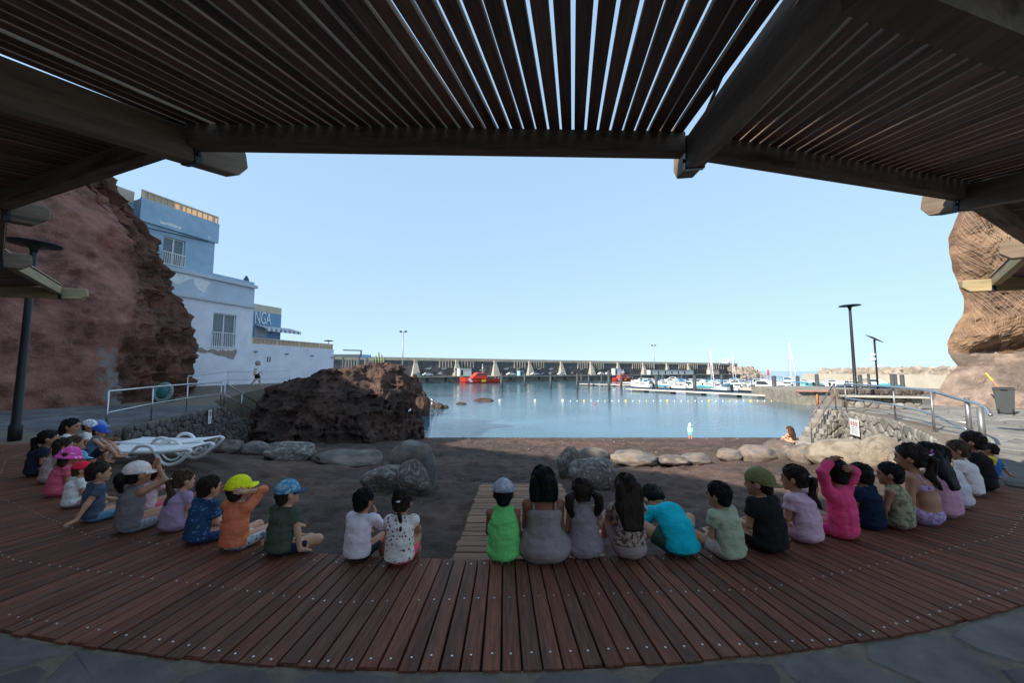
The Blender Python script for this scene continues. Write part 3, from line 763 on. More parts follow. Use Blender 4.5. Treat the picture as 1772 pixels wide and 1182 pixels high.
# ------------------------------------------------------------------ left promenade, stone wall, railings
EDGE_L = [(-9.25, 7.75), (-9.8, 9.0), (-12.1, 15.9)]
def promenade_left():
    p = empty('left_promenade', (0, 0, 0), label='dark paved promenade at the foot of the red cliff', cat='promenade', kind='structure')
    ys = [3.0, 7.75, 9.0, 15.9, 17.5, 21, 24, 30, 38]
    xr = [-10.4, -9.25, -9.8, -12.1, -13.6, -14.4, -15.0, -14.6, -14.2]
    zs = [-0.02, -0.02, 0.0, 0.0, 0.06, 0.30, 0.47, 0.5, 0.5]
    v = []; f = []
    for y, x, z in zip(ys, xr, zs): v += [(-28, y, z), (x - 0.16, y, z), (x - 0.3, y, -3.8)]
    n = len(ys)
    for i in range(n - 1):
        f += [[3 * i, 3 * i + 1, 3 * i + 4, 3 * i + 3], [3 * i + 1, 3 * i + 2, 3 * i + 5, 3 * i + 4]]
    f.append([0, 2, 1]); f.append([3 * n - 3, 3 * n - 2, 3 * n - 1])
    mb = MB(); mb.add(v, f); mb.build('paving', MORTAR, p)
    rg = random.Random(5)
    seeds = jit_seeds(-17.5, -9.0, 5.2, 16.0, 0.85, 0.6, 0.4, rg)
    bound = [(-18, 5.0), (-10.05, 5.0), (-9.35, 7.8), (-9.9, 9.0), (-12.2, 15.9), (-18, 16)]
    def inside(q): return q[0] < np.interp(q[1], [3, 7.75, 9, 15.9], xr[:4]) - 0.1 and math.hypot(q[0] - DC.x, q[1] - DC.y) > 12.25 or q[1] > 8.4
    mp = mat('promenade_slab', (0.105, 0.105, 0.108), rough=0.8, var=0.3, scale=3, bump=0.5, bscale=10, rand=0.3, bdist=0.012)
    for poly in voronoi(seeds, bound, 0.012):
        cx = sum(q[0] for q in poly) / len(poly); cy = sum(q[1] for q in poly) / len(poly)
        if min(math.hypot(q[0] - DC.x, q[1] - DC.y) for q in poly) < 12.02 and cy < 8.3: continue
        stone_piece(poly, lambda a, b, h: Vector((a, b, 0.006 + h - (0.016 if b < 8.9 else 0))), 0.02, 0.01, 'paving_slab', mp, p, rg, 0, 0.002)
promenade_left()

def stone_wall(name, A, B, topA, topB, botA, botB, n_out, m, label, dx, dy, gap=0.014, th=0.16, rg=None, core_mat=None, cap=None, curve=None):
    """face wall made of separate stones; A, B plan points; heights vary linearly"""
    rg = rg or random.Random(1)
    A = Vector((A[0], A[1], 0)); B = Vector((B[0], B[1], 0)); L = (B - A).length; e = (B - A).normalized(); n = Vector((n_out[0], n_out[1], 0)).normalized()
    w = empty(name, (A.x, A.y, min(botA, botB)), label=label, cat='stone wall')
    mb = MB()
    q = [A + Vector((0, 0, botA)), B + Vector((0, 0, botB)), B + Vector((0, 0, topB - 0.01)), A + Vector((0, 0, topA - 0.01))]
    mb.prism([p - n * 0.05 for p in q], -n * 0.45); wparts(w, mb, 'mortar_core', core_mat or MORTAR)
    z0 = min(botA, botB); z1 = max(topA, topB)
    bound = [(0, botA), (L, botB), (L, topB), (0, topA)]
    for poly in voronoi(jit_seeds(-0.1, L + 0.1, z0, z1, dx, dy, 0.42, rg), bound, gap):
        ar = abs(sum(poly[i - 1][0] * poly[i][1] - poly[i][0] * poly[i - 1][1] for i in range(len(poly)))) / 2
        if ar < 0.004: continue
        off = rg.uniform(-0.02, 0.03)
        stone_piece(poly, lambda a, b, h: A + e * a + Vector((0, 0, b)) + n * (h + off), th, 0.025, 'stone', m, w, rg, 0.012, 0.012)
    return w
wl = Vector((6.9, 2.3, 0)).normalized()
stone_wall('basalt_retaining_wall', (-9.45, 7.95), (-9.83, 9.05), -0.02, -0.02, -1.2, -1.3, (0.945, 0.33), BASALT_STONE, 'short black basalt wall beside the end of the deck', 0.26, 0.2, rg=random.Random(11))
stone_wall('basalt_retaining_wall', (-9.80, 9.05), (-12.1, 15.9), -0.005, -0.005, -1.35, -2.0, wl, BASALT_STONE, 'long black basalt wall under the promenade railing, behind the loungers', 0.30, 0.22, rg=random.Random(12))
stone_wall('basalt_stair_wall', (-12.12, 16.0), (-13.1, 20.2), -0.05, -1.45, -2.2, -2.6, (0.97, 0.23), BASALT_STONE, 'black basalt wall sloping down beside the beach stairs', 0.30, 0.22, rg=random.Random(13))

def railing(name, posts, tops, label, mid=True, r=0.021, group=None, extra=None, mid_h=0.5, matl=None, ends=True):
    """posts: list of base points; tops: list of heights; continuous top rail and a mid rail"""
    w = empty(name, posts[0], label=label, cat='railing', group=group); matl = matl or STEEL
    for p, h in zip(posts, tops):
        mb = MB(); mb.tube([Vector(p) + Vector((0, 0, -0.03)), Vector(p) + Vector((0, 0, h))], r * 0.95, 10); wparts(w, mb, 'post', matl, True)
    path = [Vector(p) + Vector((0, 0, h)) for p, h in zip(posts, tops)]
    mb = MB(); mb.tube(path, r * 1.15, 10); wparts(w, mb, 'top_rail', matl, True)
    if mid:
        mb = MB(); mb.tube([Vector(p) + Vector((0, 0, h * mid_h)) for p, h in zip(posts, tops)], r * 0.8, 8); wparts(w, mb, 'mid_rail', matl, True)
    return w
pl = [at_z(182, 752, 0.0), at_z(261, 728, 0.0), at_z(322, 713, 0.0), at_z(381, 702, 0.0)]
railing('promenade_railing', pl, [0.98] * 4, 'steel tube railing along the promenade above the basalt wall')
ps = [Vector((-12.15, 16.0, 0.0)), Vector((-12.55, 17.6, -0.55)), Vector((-13.05, 20.0, -1.42))]
railing('stair_railing', ps, [0.95] * 3, 'steel handrail descending the stairs to the beach by the lava outcrop')
pu = [at_Y(322, 698, 19.0), at_Y(394, 670, 23.0), at_Y(501, 664, 24.2)]
pu = [Vector((p.x, p.y, float(np.interp(p.y, [15.9, 17.5, 21, 24, 30], [0, .06, .30, .47, .5])))) for p in pu]
railing('upper_railing', pu, [1.02, 1.0, 0.98], 'steel railing on the upper path where a man walks by the blue wall')
def stairs_left():
    s = empty('beach_stairs', (-13.0, 16, -2.0), label='dark stone stairs going down to the beach beside the basalt wall', cat='stairs')
    for k in range(9):
        t = (k + 0.5) / 9; y = 16 + 4.2 * t; z = -0.1 - 1.42 * t; x = -12.2 - t
        mb = MB(); mb.box((x - 0.75, y, z - 0.6), (1.3, 0.55, 1.2)); wparts(s, mb, 'step', BASALT_STONE, False, 0.012)
stairs_left()
def wall_sign(name, c, n, w, h, label, draw):
    n = Vector(n).normalized(); e = Vector((-n.y, n.x, 0)).normalized()
    s = empty(name, c, label=label, cat='sign')
    mb = MB(); M3 = Matrix((e, n, Vector((0, 0, 1)))).transposed(); mb.box(Vector(c) + n * 0.012, (w, 0.02, h), M3); wparts(s, mb, 'plate', mat('sign_white', (0.72, 0.72, 0.70), rough=0.5, var=0.05), False, 0.003)
    def rect(a, b, ww, hh, m, nm, k=0.0235):
        q = MB(); q.box(Vector(c) + n * k + e * a + Vector((0, 0, b)), (ww, 0.002, hh), M3); wparts(s, q, nm, m)
    def ring(a, b, r, m):
        q = MB(); v = []; f = []
        for i in range(20):
            t = 2 * math.pi * i / 20
            for rr in (r, r * 0.76): v.append(Vector(c) + n * 0.025 + e * (a + rr * math.cos(t)) + Vector((0, 0, b + rr * math.sin(t))))
        for i in range(20): f.append([2 * i, 2 * i + 1, (2 * i + 3) % 40, (2 * i + 2) % 40])
        q.add(v, f); M4 = M3 @ Matrix.Rotation(R(45), 3, 'Y'); q.box(Vector(c) + n * 0.0262 + e * a + Vector((0, 0, b)), (r * 1.7, 0.001, r * 0.22), M4)
        wparts(s, q, 'prohibition_ring', m)
    draw(rect, ring)
    return s
SIGN_RED = mat('sign_red', (0.45, 0.05, 0.05), var=0.05); SIGN_GREY = mat('sign_grey', (0.30, 0.33, 0.33), var=0.05)
def d1(rect, ring):
    ring(0, 0.12, 0.10, SIGN_RED); rect(0, 0.12, 0.05, 0.12, BLACK, 'dog_pictogram', 0.0232)
    for i in range(3): rect(0, -0.07 - i * 0.055, 0.19 - 0.03 * (i % 2), 0.02, SIGN_GREY, 'text_line')
sgp = Vector((-9.8, 9.05, 0)).lerp(Vector((-12.1, 15.9, 0)), 0.80)
wall_sign('prohibition_sign', (sgp.x + wl.x * 0.07, sgp.y + wl.y * 0.07, -0.30), wl, 0.26, 0.52, 'small white prohibition sign with a red ring on the basalt wall', d1)

def cable_reel():
    p = at_Y(284, 660, 17.2); s = empty('teal_hose_reel', (p.x, p.y, 0.0), label='round teal hose reel leaning at the foot of the red cliff', cat='hose reel')
    T1 = mat('teal_plastic', (0.05, 0.16, 0.17), rough=0.4); T2 = mat('pale_teal', (0.22, 0.30, 0.28), rough=0.5)
    Rm = Matrix.Rotation(R(80), 4, 'X') @ Matrix.Rotation(0, 4, 'Z')
    def lay(prof, nm, m):
        mb = MB(); mb.lathe(prof, n=28); mb.v = [tuple((Rm @ Vector(q)) + Vector((0, 0, 0.48))) for q in mb.v]; mb.build(nm, m, s, True)
    lay([(0.42, -0.04), (0.47, 0.0), (0.42, 0.05), (0.30, 0.06), (0.30, 0.0)], 'rim', T2)
    lay([(0.29, -0.05), (0.29, 0.05), (0.20, 0.12), (0.05, 0.14)], 'drum', T1)
    mb = MB(); mb.box((0.30, 0.1, 0.10), (0.08, 0.3, 0.2)); mb.box((-0.30, 0.1, 0.10), (0.08, 0.3, 0.2)); mb.build('stand', METAL_D, s)
cable_reel()

def disc_lamp(base, h, label, dia=0.86):
    s = empty('disc_street_lamp', base, label=label, cat='street lamp', group='disc street lamps')
    mb = MB(); mb.lathe([(0.10, 0), (0.10, 0.30), (0.075, 0.34), (0.062, h * 0.5), (0.055, h - 0.22), (0.05, h - 0.2)], n=16); mb.build('pole', METAL_D, s, True)
    mb = MB(); mb.lathe([(0.05, h - 0.22), (0.075, h - 0.12), (0.16, h - 0.06), (0.16, h - 0.05)], n=16); mb.build('collar', METAL_D, s, True)
    mb = MB(); mb.lathe([(0.12, h - 0.07), (dia / 2 - 0.03, h - 0.045), (dia / 2, h - 0.02), (dia / 2 - 0.04, h), (0.05, h + 0.02)], n=36); mb.build('lamp_disc', METAL_D, s, True)
    return s
b = at_z(25, 762, 0.0); disc_lamp((b.x, b.y, 0), 4.25, 'black disc-topped street lamp at the end of the deck, before the red cliff')
b = at_Y(1481, 680, 18.0); disc_lamp((b.x, b.y, -0.03), 4.66, 'black disc-topped street lamp behind the stone wall and stair railing on the marina side')

# ------------------------------------------------------------------ lava outcrop
def outcrop():
    h = 0.09; lo = (-16.5, 16.2, -3.6); hi = (-3.2, 26.5, 2.6); P = grid_pts(lo, hi, h)
    def ell(c, r): 
        q = (P - np.array(c, np.float32)) / np.array(r, np.float32); d = np.sqrt((q * q).sum(-1)); return (d - 1) * min(r)
    F = ell((-9.2, 21.0, -1.3), (3.1, 2.6, 3.1))
    for c, r in (((-11.4, 21.6, -1.6), (2.6, 2.6, 2.6)), ((-7.6, 21.4, -0.1), (1.45, 1.7, 1.9)), ((-12.9, 22.4, -2.0), (1.9, 2.0, 1.9)),
                 ((-7.9, 21.2, -2.3), (1.3, 1.7, 1.2)), ((-6.6, 22.2, 0.2), (0.75, 0.9, 0.75)), ((-9.8, 19.4, -2.3), (2.6, 1.4, 1.5)), ((-6.4, 23.2, -2.4), (0.7, 1.0, 1.2))):
        F = smin(F, ell(c, r), 0.5)
    d = 0.6 * fbm(P * 0.55, 3) + 0.62 * (fbm(P * np.array([0.8, 0.8, 1.0]) + 7, 6, ridged=True, gain=0.62) - 0.15) + 0.30 * (fbm(P * 2.3 + 3, 3, ridged=True) - 0.1) + 0.12 * fbm(P * 5.5, 2)
    F = F - d * 0.9
    # plateau on top
    F = np.maximum(F, P[..., 2] - (np.interp(P[..., 0], [-15, -11.5, -9, -7, -5], [0.2, 0.95, 1.6, 1.95, 1.6]) + 0.42 * fbm(P * np.array([1.0, 1.0, 0]), 5)))
    F[0] = F[-1] = 1; F[:, 0] = F[:, -1] = 1; F[..., 0] = F[..., -1] = 1
    V, Q = surface_nets(F, lo, h)
    m = rock_mat('black_lava', (0.060, 0.041, 0.034), (0.105, 0.062, 0.048), scale=0.6, bump=1.0, bscale=5, dist=0.14)
    tag(link('lava_outcrop', new_mesh('lava_outcrop', V, Q, m, False)), 'craggy dark lava outcrop standing between the beach and the harbour water', 'rock')
outcrop()

# ------------------------------------------------------------------ boulders
def boulder_mesh(seed, flat=0.6, rough=0.5):
    rg = random.Random(seed); bm = bmesh.new(); bmesh.ops.create_icosphere(bm, subdivisions=4, radius=1.0)
    V = np.array([v.co[:] for v in bm.verts], np.float32)
    off = np.array([rg.uniform(0, 50) for _ in range(3)], np.float32)
    d = 1 + 0.34 * rough * fbm(V * 1.1 + off, 2) + 0.16 * rough * fbm(V * 2.9 + off, 3)
    # flat facets
    for _ in range(5):
        n = np.array([rg.gauss(0, 1), rg.gauss(0, 1), rg.gauss(0, 0.7)]); n /= np.linalg.norm(n); lim = rg.uniform(0.72, 0.92)
        k = (V * d[:, None]) @ n; over = np.clip(k - lim, 0, None); V = V - np.outer(over * 0.75 / np.maximum(d, .1), n)
    V = V * d[:, None]; V[:, 2] *= flat
    for v, c in zip(bm.verts, V): v.co = Vector(c.tolist())
    me = bpy.data.meshes.new('boulder'); bm.to_mesh(me); bm.free()
    me.polygons.foreach_set('use_smooth', [True] * len(me.polygons)); return me
B_DARK = mat('boulder_dark', (0.125, 0.098, 0.083), rough=0.85, var=0.3, scale=2.5, bump=0.5, bscale=16, col2=(0.19, 0.155, 0.125), c2scale=1.2, bdist=0.03)
B_GREY = mat('boulder_grey', (0.20, 0.16, 0.13), rough=0.85, var=0.3, scale=2.5, bump=0.5, bscale=16, col2=(0.12, 0.11, 0.105), c2scale=1.5, bdist=0.03)
B_PALE = mat('boulder_pale', (0.25, 0.21, 0.16), rough=0.9, var=0.25, scale=2.5, bump=0.6, bscale=12, col2=(0.17, 0.14, 0.105), c2scale=1.8, bdist=0.03)
B_WHITE = mat('boulder_whitened', (0.15, 0.12, 0.10), rough=0.85, var=0.3, scale=2.5, bump=0.6, bscale=18, col2=(0.34, 0.31, 0.27), c2scale=6.0, c2pos=(0.48, 0.68), bdist=0.03)
def boulder(px0, px1, top, bot, m, label, seed, zoff=0.0, depth=0.8, rough=0.5, sink=0.25, rz=0.0):
    """image box of one boulder; it stands on the sand at its lower edge"""
    cx = (px0 + px1) / 2; z = -1.0
    for _ in range(12):
        p = at_z(cx, bot, z); z = 0.5 * z + 0.5 * (sand_z(p.x, p.y) + zoff)
    p = at_z(cx, bot, z); fw = p.y
    w = (px1 - px0) / FPX * fw / 2; hgt = (bot - top) / FPX * fw * 1.0
    hz = hgt / (2 - sink * 2) 
    yy = p.y + w * depth * 0.7
    o = link('boulder', boulder_mesh(seed, 1.0, rough), None, (p.x * yy / p.y, yy, sand_z(p.x, yy) + zoff + hz * (1 - sink * 2) + 0.04))
    o.scale = (w * 1.02 * yy / p.y, w * depth, hz * 1.06); o.rotation_euler = (0, 0, rz)
    o.data.materials.append(m); tag(o, label, 'boulder'); return o
for a in [
    (296, 372, 756, 778, B_DARK, 'low dark boulder at the foot of the basalt wall behind the white loungers', 1),
    (368, 420, 764, 788, B_DARK, 'dark rounded boulder between the loungers and the stair foot', 2),
    (418, 466, 768, 790, B_GREY, 'small grey boulder beside the dark boulder near the stair foot', 3),
    (460, 548, 768, 797, B_WHITE, 'flat boulder whitened on top on the dark sand near the lava outcrop', 4),
    (546, 672, 785, 805, B_DARK, 'long low dark boulder half buried in the sand', 5),
    (676, 748, 768, 812, B_GREY, 'large smooth grey boulder at the head of the cluster beside the boardwalk', 6),
    (708, 754, 783, 852, B_GREY, 'upright grey boulder leaning at the end of the cluster beside the boardwalk', 8),
    (630, 716, 814, 852, B_WHITE, 'dark wedge boulder with whitened cracked face lowest in the cluster', 9),
    (682, 740, 806, 856, B_WHITE, 'cracked whitened boulder in the middle of the cluster beside the boardwalk', 10),
    (964, 1004, 780, 826, B_WHITE, 'whitened upright boulder at the left end of the boulder row by the boardwalk', 11),
    (1000, 1056, 782, 812, B_GREY, 'smooth grey boulder behind the whitened ones at the boardwalk end', 12),
    (986, 1068, 802, 846, B_WHITE, 'broad speckled whitened boulder at the boardwalk end', 13),
    (984, 1022, 794, 812, B_GREY, 'small pale oval boulder lying on the speckled one', 14),
    (1060, 1138, 787, 806, B_GREY, 'long low grey boulder in the row along the lit sand', 15),
    (1136, 1192, 793, 806, B_DARK, 'low dark boulder in the row along the lit sand', 16),
    (1176, 1232, 790, 804, B_GREY, 'flat grey boulder in the row along the lit sand', 17),
    (1242, 1284, 781, 798, B_GREY, 'small round tan boulder standing apart in the row', 18),
    (1280, 1346, 775, 798, B_GREY, 'broad rounded boulder beside the small tan one', 19),
    (1322, 1376, 768, 796, B_DARK, 'rough black boulder wedged between two rounded grey ones', 20),
    (1366, 1422, 774, 800, B_GREY, 'rounded grey boulder to the right of the rough black one', 21),
    (1406, 1452, 774, 800, B_GREY, 'tan boulder leaning on the big pale slab below the stone wall', 22),
    (1412, 1516, 765, 806, B_PALE, 'big pale slab boulder below the stone wall', 23),
    (1490, 1562, 760, 808, B_PALE, 'tall pale layered boulder below the sign on the stone wall', 24),
    (1548, 1610, 785, 815, B_PALE, 'pale boulder at the foot of the right stone wall behind the seated children', 25),
]:
    boulder(*a, rough=0.85 if a[4] is not B_GREY else 0.55, depth=0.75, rz=(a[6] * 1.7) % 0.5 - 0.25)
# scattered small stones on the sand
def pebbles():
    rg = random.Random(21); m = mat('pebble', (0.16, 0.145, 0.13), rough=0.85, var=0.3, scale=9); mb = MB()
    ico = [(0, 0, .9), (.8, 0, 0), (0, .75, 0), (-.85, 0, 0), (0, -.8, 0), (0, 0, -.6)]
    fc = [[0, 1, 2], [0, 2, 3], [0, 3, 4], [0, 4, 1], [5, 2, 1], [5, 3, 2], [5, 4, 3], [5, 1, 4]]
    for i in range(2600):
        y = rg.uniform(3.4, 28); x = rg.uniform(-10, 14) if y > 8 else rg.uniform(-6.5, 6)
        if y < 12 and rg.random() < 0.5: continue
        r = rg.uniform(0.008, 0.022) * (1 + (rg.random() < 0.06) * 2) * (1 + y * 0.03); z = sand_z(x, y)
        mb.add([(x + a * r * rg.uniform(.7, 1.3), y + b * r, z + 0.01 + c * r * .7) for a, b, c in ico], fc)
    tag(mb.build('pebbles', m), 'small pebbles scattered over the dark sand', 'pebbles', kind='stuff')
pebbles()

# ------------------------------------------------------------------ boardwalk on the sand
def boardwalk():
    x0, x1 = -0.52, 0.82; y0, y1 = 3.04, 6.45
    w = empty('boardwalk', (x0, y0, -0.2), label='sloping boardwalk of weathered tan planks leading from deck to sand', cat='boardwalk')
    n = 24; dy = (y1 - y0 - 0.05) / n
    def zz(y): return float(np.interp(y, [3.0, 3.3, 6.45], [-0.16, -0.17, -0.44]))
    v = [(-0.5, -0.5, -0.5), (0.5, -0.5, -0.5), (0.5, 0.5, -0.5), (-0.5, 0.5, -0.5), (-0.5, -0.5, 0.4), (0.5, -0.5, 0.4), (0.5, 0.5, 0.4), (-0.5, 0.5, 0.4),
         (-0.495, -0.44, 0.5), (0.495, -0.44, 0.5), (0.495, 0.44, 0.5), (-0.495, 0.44, 0.5)]
    f = [[3, 2, 1, 0], [0, 1, 5, 4], [1, 2, 6, 5], [2, 3, 7, 6], [3, 0, 4, 7], [4, 5, 9, 8], [5, 6, 10, 9], [6, 7, 11, 10], [7, 4, 8, 11], [8, 9, 10, 11]]
    v = [(a * (x1 - x0), b * (dy - 0.012), c * 0.032) for a, b, c in v]
    me = new_mesh('plank', v, f, W_WALK)
    for i in range(n):
        y = y0 + 0.05 + (i + 0.5) * dy
        o = link('plank', me, w, ((x0 + x1) / 2 - x0 + rnd.uniform(-.012, .012), y - y0, zz(y) + 0.2 + rnd.uniform(-.004, .004)), (math.atan2(-0.27, 3.15) + rnd.uniform(-.01, .01), 0, rnd.uniform(-.006, .006)))
    for x in (x0 + 0.1, (x0 + x1) / 2, x1 - 0.1):
        mb = MB(); mb.bar((x, y0 + .05, zz(y0) - 0.065), (x, y1, zz(y1) - 0.065), 0.07, 0.09); wparts(w, mb, 'bearer', W_BEAM)
boardwalk()

# ------------------------------------------------------------------ white sun loungers
def lounger(loc, rz, label):
    s = empty('sun_lounger', loc, rz, label, 'sun lounger', 'white plastic sun loungers')
    Lx, Wd = 1.9, 0.62
    for sgn in (-1, 1):
        # side frame: curved outline with open windows, as three ribs
        y = sgn * Wd / 2; mb = MB()
        def rib(pts, r=0.030):
            q = [Vector((x, y, z)) for x, z in pts]
            for _ in range(2):
                o_ = [q[0]]
                for a_, b_ in zip(q, q[1:]): o_ += [a_.lerp(b_, .25), a_.lerp(b_, .75)]
                q = o_ + [q[-1]]
            mb.tube(q, r * 1.2, 8)
        rib([(-0.97, 0.31), (-0.5, 0.285), (0.0, 0.275), (0.45, 0.285), (0.92, 0.33), (0.97, 0.30), (0.70, 0.03), (0.42, 0.03), (0.30, 0.25), (0.18, 0.41), (-0.06, 0.42), (-0.16, 0.28)], 0.030)
        rib([(0.40, 0.27), (0.50, 0.13), (0.68, 0.12), (0.80, 0.27)], 0.016)
        rib([(-0.97, 0.31), (-0.86, 0.03), (-0.66, 0.03), (-0.52, 0.285)], 0.028)
        mb.build('side_frame', PLASTIC_W, s, True)
    me = None
    for k in range(22):
        x = -0.92 + k * 0.086
        mb = MB(); mb.box((0, 0, 0), (0.066, Wd, 0.02))
        if me is None: me = mb.build('slat', PLASTIC_W, s, False, None, 0.004)
        else:
            c = me.copy(); COL.objects.link(c); c.location = (x, 0, float(np.interp(x, [-1, 0.1, 0.62, 0.95], [0.315, 0.30, 0.325, 0.37])))
    me.location = (-0.92, 0, 0.315); s.scale = (.93, .93, .93)
    return s
p = at_z(252, 814, -0.42); lounger((p.x, p.y + 0.15, sand_z(p.x, p.y) + 0.0), R(3), 'white plastic sun lounger standing in front of its twin, nearer the seated children')
p = at_z(268, 800, -0.42); lounger((p.x, p.y + 0.35, sand_z(p.x, p.y) + 0.02), R(1), 'white plastic sun lounger standing behind its twin, nearer the basalt wall')

# ------------------------------------------------------------------ right promenade with stone wall and steps
EDGE_R = [at_z(1452, 708, 0), at_z(1551, 728, 0), at_z(1604, 751, 0), at_z(1640, 776, 0), Vector((7.55, 6.2, 0)), Vector((6.2, 5.0, 0))]
def promenade_right():
    p = empty('right_promenade', (0, 0, 0), label='grey paved promenade between the stone wall and the ochre cliff', cat='promenade', kind='structure')
    e0_ = e = [(q.x, q.y) for q in EDGE_R]
    # top sheet: from the wall edge out to the right, and on along the marina
    e = [(x + 0.22, y) for x, y in e]
    top = [(13.3, 14.9)] + e + [(6.95, 3.9), (9.5, 2.0), (40, 2.0), (40, 24.5), (21.5, 24.5), (16.0, 18.2)]
    v = [(x, y, -0.015) for x, y in top] + [(x, y, -3.6) for x, y in top]; n = len(top)
    f = [list(range(n))] + [[i, n + i, n + (i + 1) % n, (i + 1) % n] for i in range(n)]
    mb = MB(); mb.add(v, f); mb.build('paving', mat('promenade_joint', (0.13, 0.115, 0.10), rough=0.95, var=0.25, scale=3, bump=0.6, bscale=20), p)
    rg = random.Random(8); seeds = jit_seeds(6.0, 22, 4.2, 16.5, 0.95, 0.5, 0.36, rg)
    ms = mat('grey_slab', (0.205, 0.19, 0.168), rough=0.85, var=0.3, scale=2.5, bump=0.6, bscale=12, rand=0.22, bdist=0.015)
    bound = [(6.0, 4.2), (22, 4.2), (22, 16.5), (6.0, 16.5)]
    def ok(x, y):
        # right of the wall edge
        ys = [q[1] for q in e][::-1]; xs = [q[0] for q in e][::-1]
        return x > np.interp(y, ys, xs) + 0.12
    for poly in voronoi(seeds, bound, 0.014):
        if not all(ok(*q) for q in poly): continue
        if min(math.hypot(q[0] - DC.x, q[1] - DC.y) for q in poly) < 12.3 and sum(q[1] for q in poly) / len(poly) < 5.2 : continue
        stone_piece(poly, lambda a, b, h: Vector((a, b, 0.0 + h)), 0.02, 0.012, 'paving_slab', ms, p, rg, 0, 0.004)
promenade_right()
n01 = EDGE_R
def nrm(a, b):
    d = (b - a).normalized(); return (-d.y, d.x) if -d.y < 0 else (d.y, -d.x)
for i, lab in enumerate(['grey rubble stone wall below the far part of the promenade railing, bearing the swimmers sign', 'grey rubble stone wall below the middle of the curved promenade railing',
                         'grey rubble stone wall below the near end of the curved railing']):
    a, b = EDGE_R[i], EDGE_R[i + 1]
    stone_wall('rubble_stone_wall', (a.x, a.y), (b.x, b.y), 0.0, 0.0, sand_z(a.x, a.y) - 0.4, sand_z(b.x, b.y) - 0.3, nrm(a, b), GREY_STONE, lab, 0.34, 0.24, rg=random.Random(30 + i))
a, b = EDGE_R[3], EDGE_R[4]
stone_wall('rubble_stone_wall', (a.x, a.y), (b.x, b.y), 0.0, -0.02, sand_z(a.x, a.y) - 0.3, sand_z(b.x, b.y) - 0.3, nrm(a, b), BASALT_STONE, 'dark stone wall at the end of the deck behind the seated children', 0.30, 0.22, rg=random.Random(36))
# steps down to the sand beyond the wall
st_top = EDGE_R[0].copy(); st_d = Vector((-0.94, -0.34, 0)); st_n = Vector((-0.34, 0.94, 0)); st_run = 1.55; st_drop = 1.3
stone_wall('stair_side_wall', tuple((st_top + st_d * st_run)[:2]), tuple((st_top - st_d * 0.16)[:2]), -st_drop - 0.08, -0.02, -1.9, -1.9, (0.34, -0.94), GREY_STONE, 'grey rubble wall carrying the stone steps at the end of the promenade', 0.34, 0.24, rg=random.Random(39))
def steps_right():
    s = empty('stone_steps', st_top + Vector((0, 0, -1.8)), label='stone steps going down from the promenade to the sand beside the rubble wall', cat='stairs')
    n = 8; M3 = Matrix((st_d, st_n, Vector((0, 0, 1)))).transposed()
    for k in range(n):
        c = st_top + st_d * (st_run * (k + 0.5) / n) + st_n * 0.34; z = -st_drop * (k + 0.55) / n + 0.02
        mb = MB(); mb.box((c.x, c.y, z - 0.5), (st_run / n - 0.004, 0.66, 1.0), M3); wparts(s, mb, 'step', GREY_STONE, False, 0.015)
steps_right()
base = [at_z(1465, 711, 0.0), at_z(1550, 727, 0), at_z(1617, 747, 0), at_z(1679, 752, 0)]
RB = [base[0], base[1], base[2], at_z(1668, 770, 0)]
def right_railing():
    w = empty('curved_railing', base[0], label='curved steel handrail with square grey posts at the top of the rubble wall', cat='railing')
    DS = mat('galvanised_steel', (0.26, 0.25, 0.25), rough=0.45, metal=0.7, var=0.12)
    posts = [(at_z(1465, 711, 0), 0.98, 0.021), (at_z(1550, 727, 0), 0.98, 0.022), (at_z(1617, 747, 0), 0.98, 0.025), (at_z(1679, 756, 0), 0.86, 0.045), (at_z(1703, 782, 0), 0.80, 0.045)]
    for p, h, r in posts:
        mb = MB(); mb.tube([p + Vector((0, 0, -.02)), p + Vector((0, 0, h))], r, 12); wparts(w, mb, 'post', DS, True)
        mb = MB(); mb.lathe([(r * 2.2, 0), (r * 2.2, 0.012), (r, 0.014)], p, 14); wparts(w, mb, 'base_plate', DS)
    tp = [p + Vector((0, 0, h)) for p, h, r in posts]
    end = at_Y(1714, 718, posts[4][0].y + 0.1)
    path = [tp[0], tp[1], tp[2], at_Y(1655, 690, 8.75), at_Y(1690, 698, 8.1), at_Y(1709, 708, 7.6), end]
    # smooth
    def chaikin(q, n=2):
        for _ in range(n):
            o = [q[0]]
            for a_, b_ in zip(q, q[1:]): o += [a_.lerp(b_, 0.25), a_.lerp(b_, 0.75)]
            q = o + [q[-1]]
        return q
    mb = MB(); mb.tube(chaikin(path), 0.032, 10); wparts(w, mb, 'top_rail', STEEL, True)
    mid = [posts[0][0] + Vector((0, 0, .45)), posts[1][0] + Vector((0, 0, .45)), posts[2][0] + Vector((0, 0, .43)), at_Y(1668, 744, 8.6), at_Y(1700, 757, 7.8), at_Y(1718, 772, 7.3), at_Y(1712, 781, 7.1)]
    mb = MB(); mb.tube(chaikin(mid), 0.026, 10); wparts(w, mb, 'mid_rail', STEEL, True)
    for hh in (0.16, 0.30):
        mb = MB(); mb.tube([q[0] + Vector((0, 0, hh)) for q in posts[1:4]], 0.008, 6); wparts(w, mb, 'wire', STEEL, True)
right_railing()
q0 = st_top + st_n * 0.10
railing('steps_railing', [q0 + Vector((0, 0, 0)), q0 + st_d * 0.75 + Vector((0, 0, -0.60)), q0 + st_d * 1.5 + Vector((0, 0, -1.22))], [0.97, 0.95, 0.95],
        'brown steel handrail going down the stone steps to the beach', matl=mat('brown_steel', (0.20, 0.15, 0.13), rough=0.5, metal=0.5))
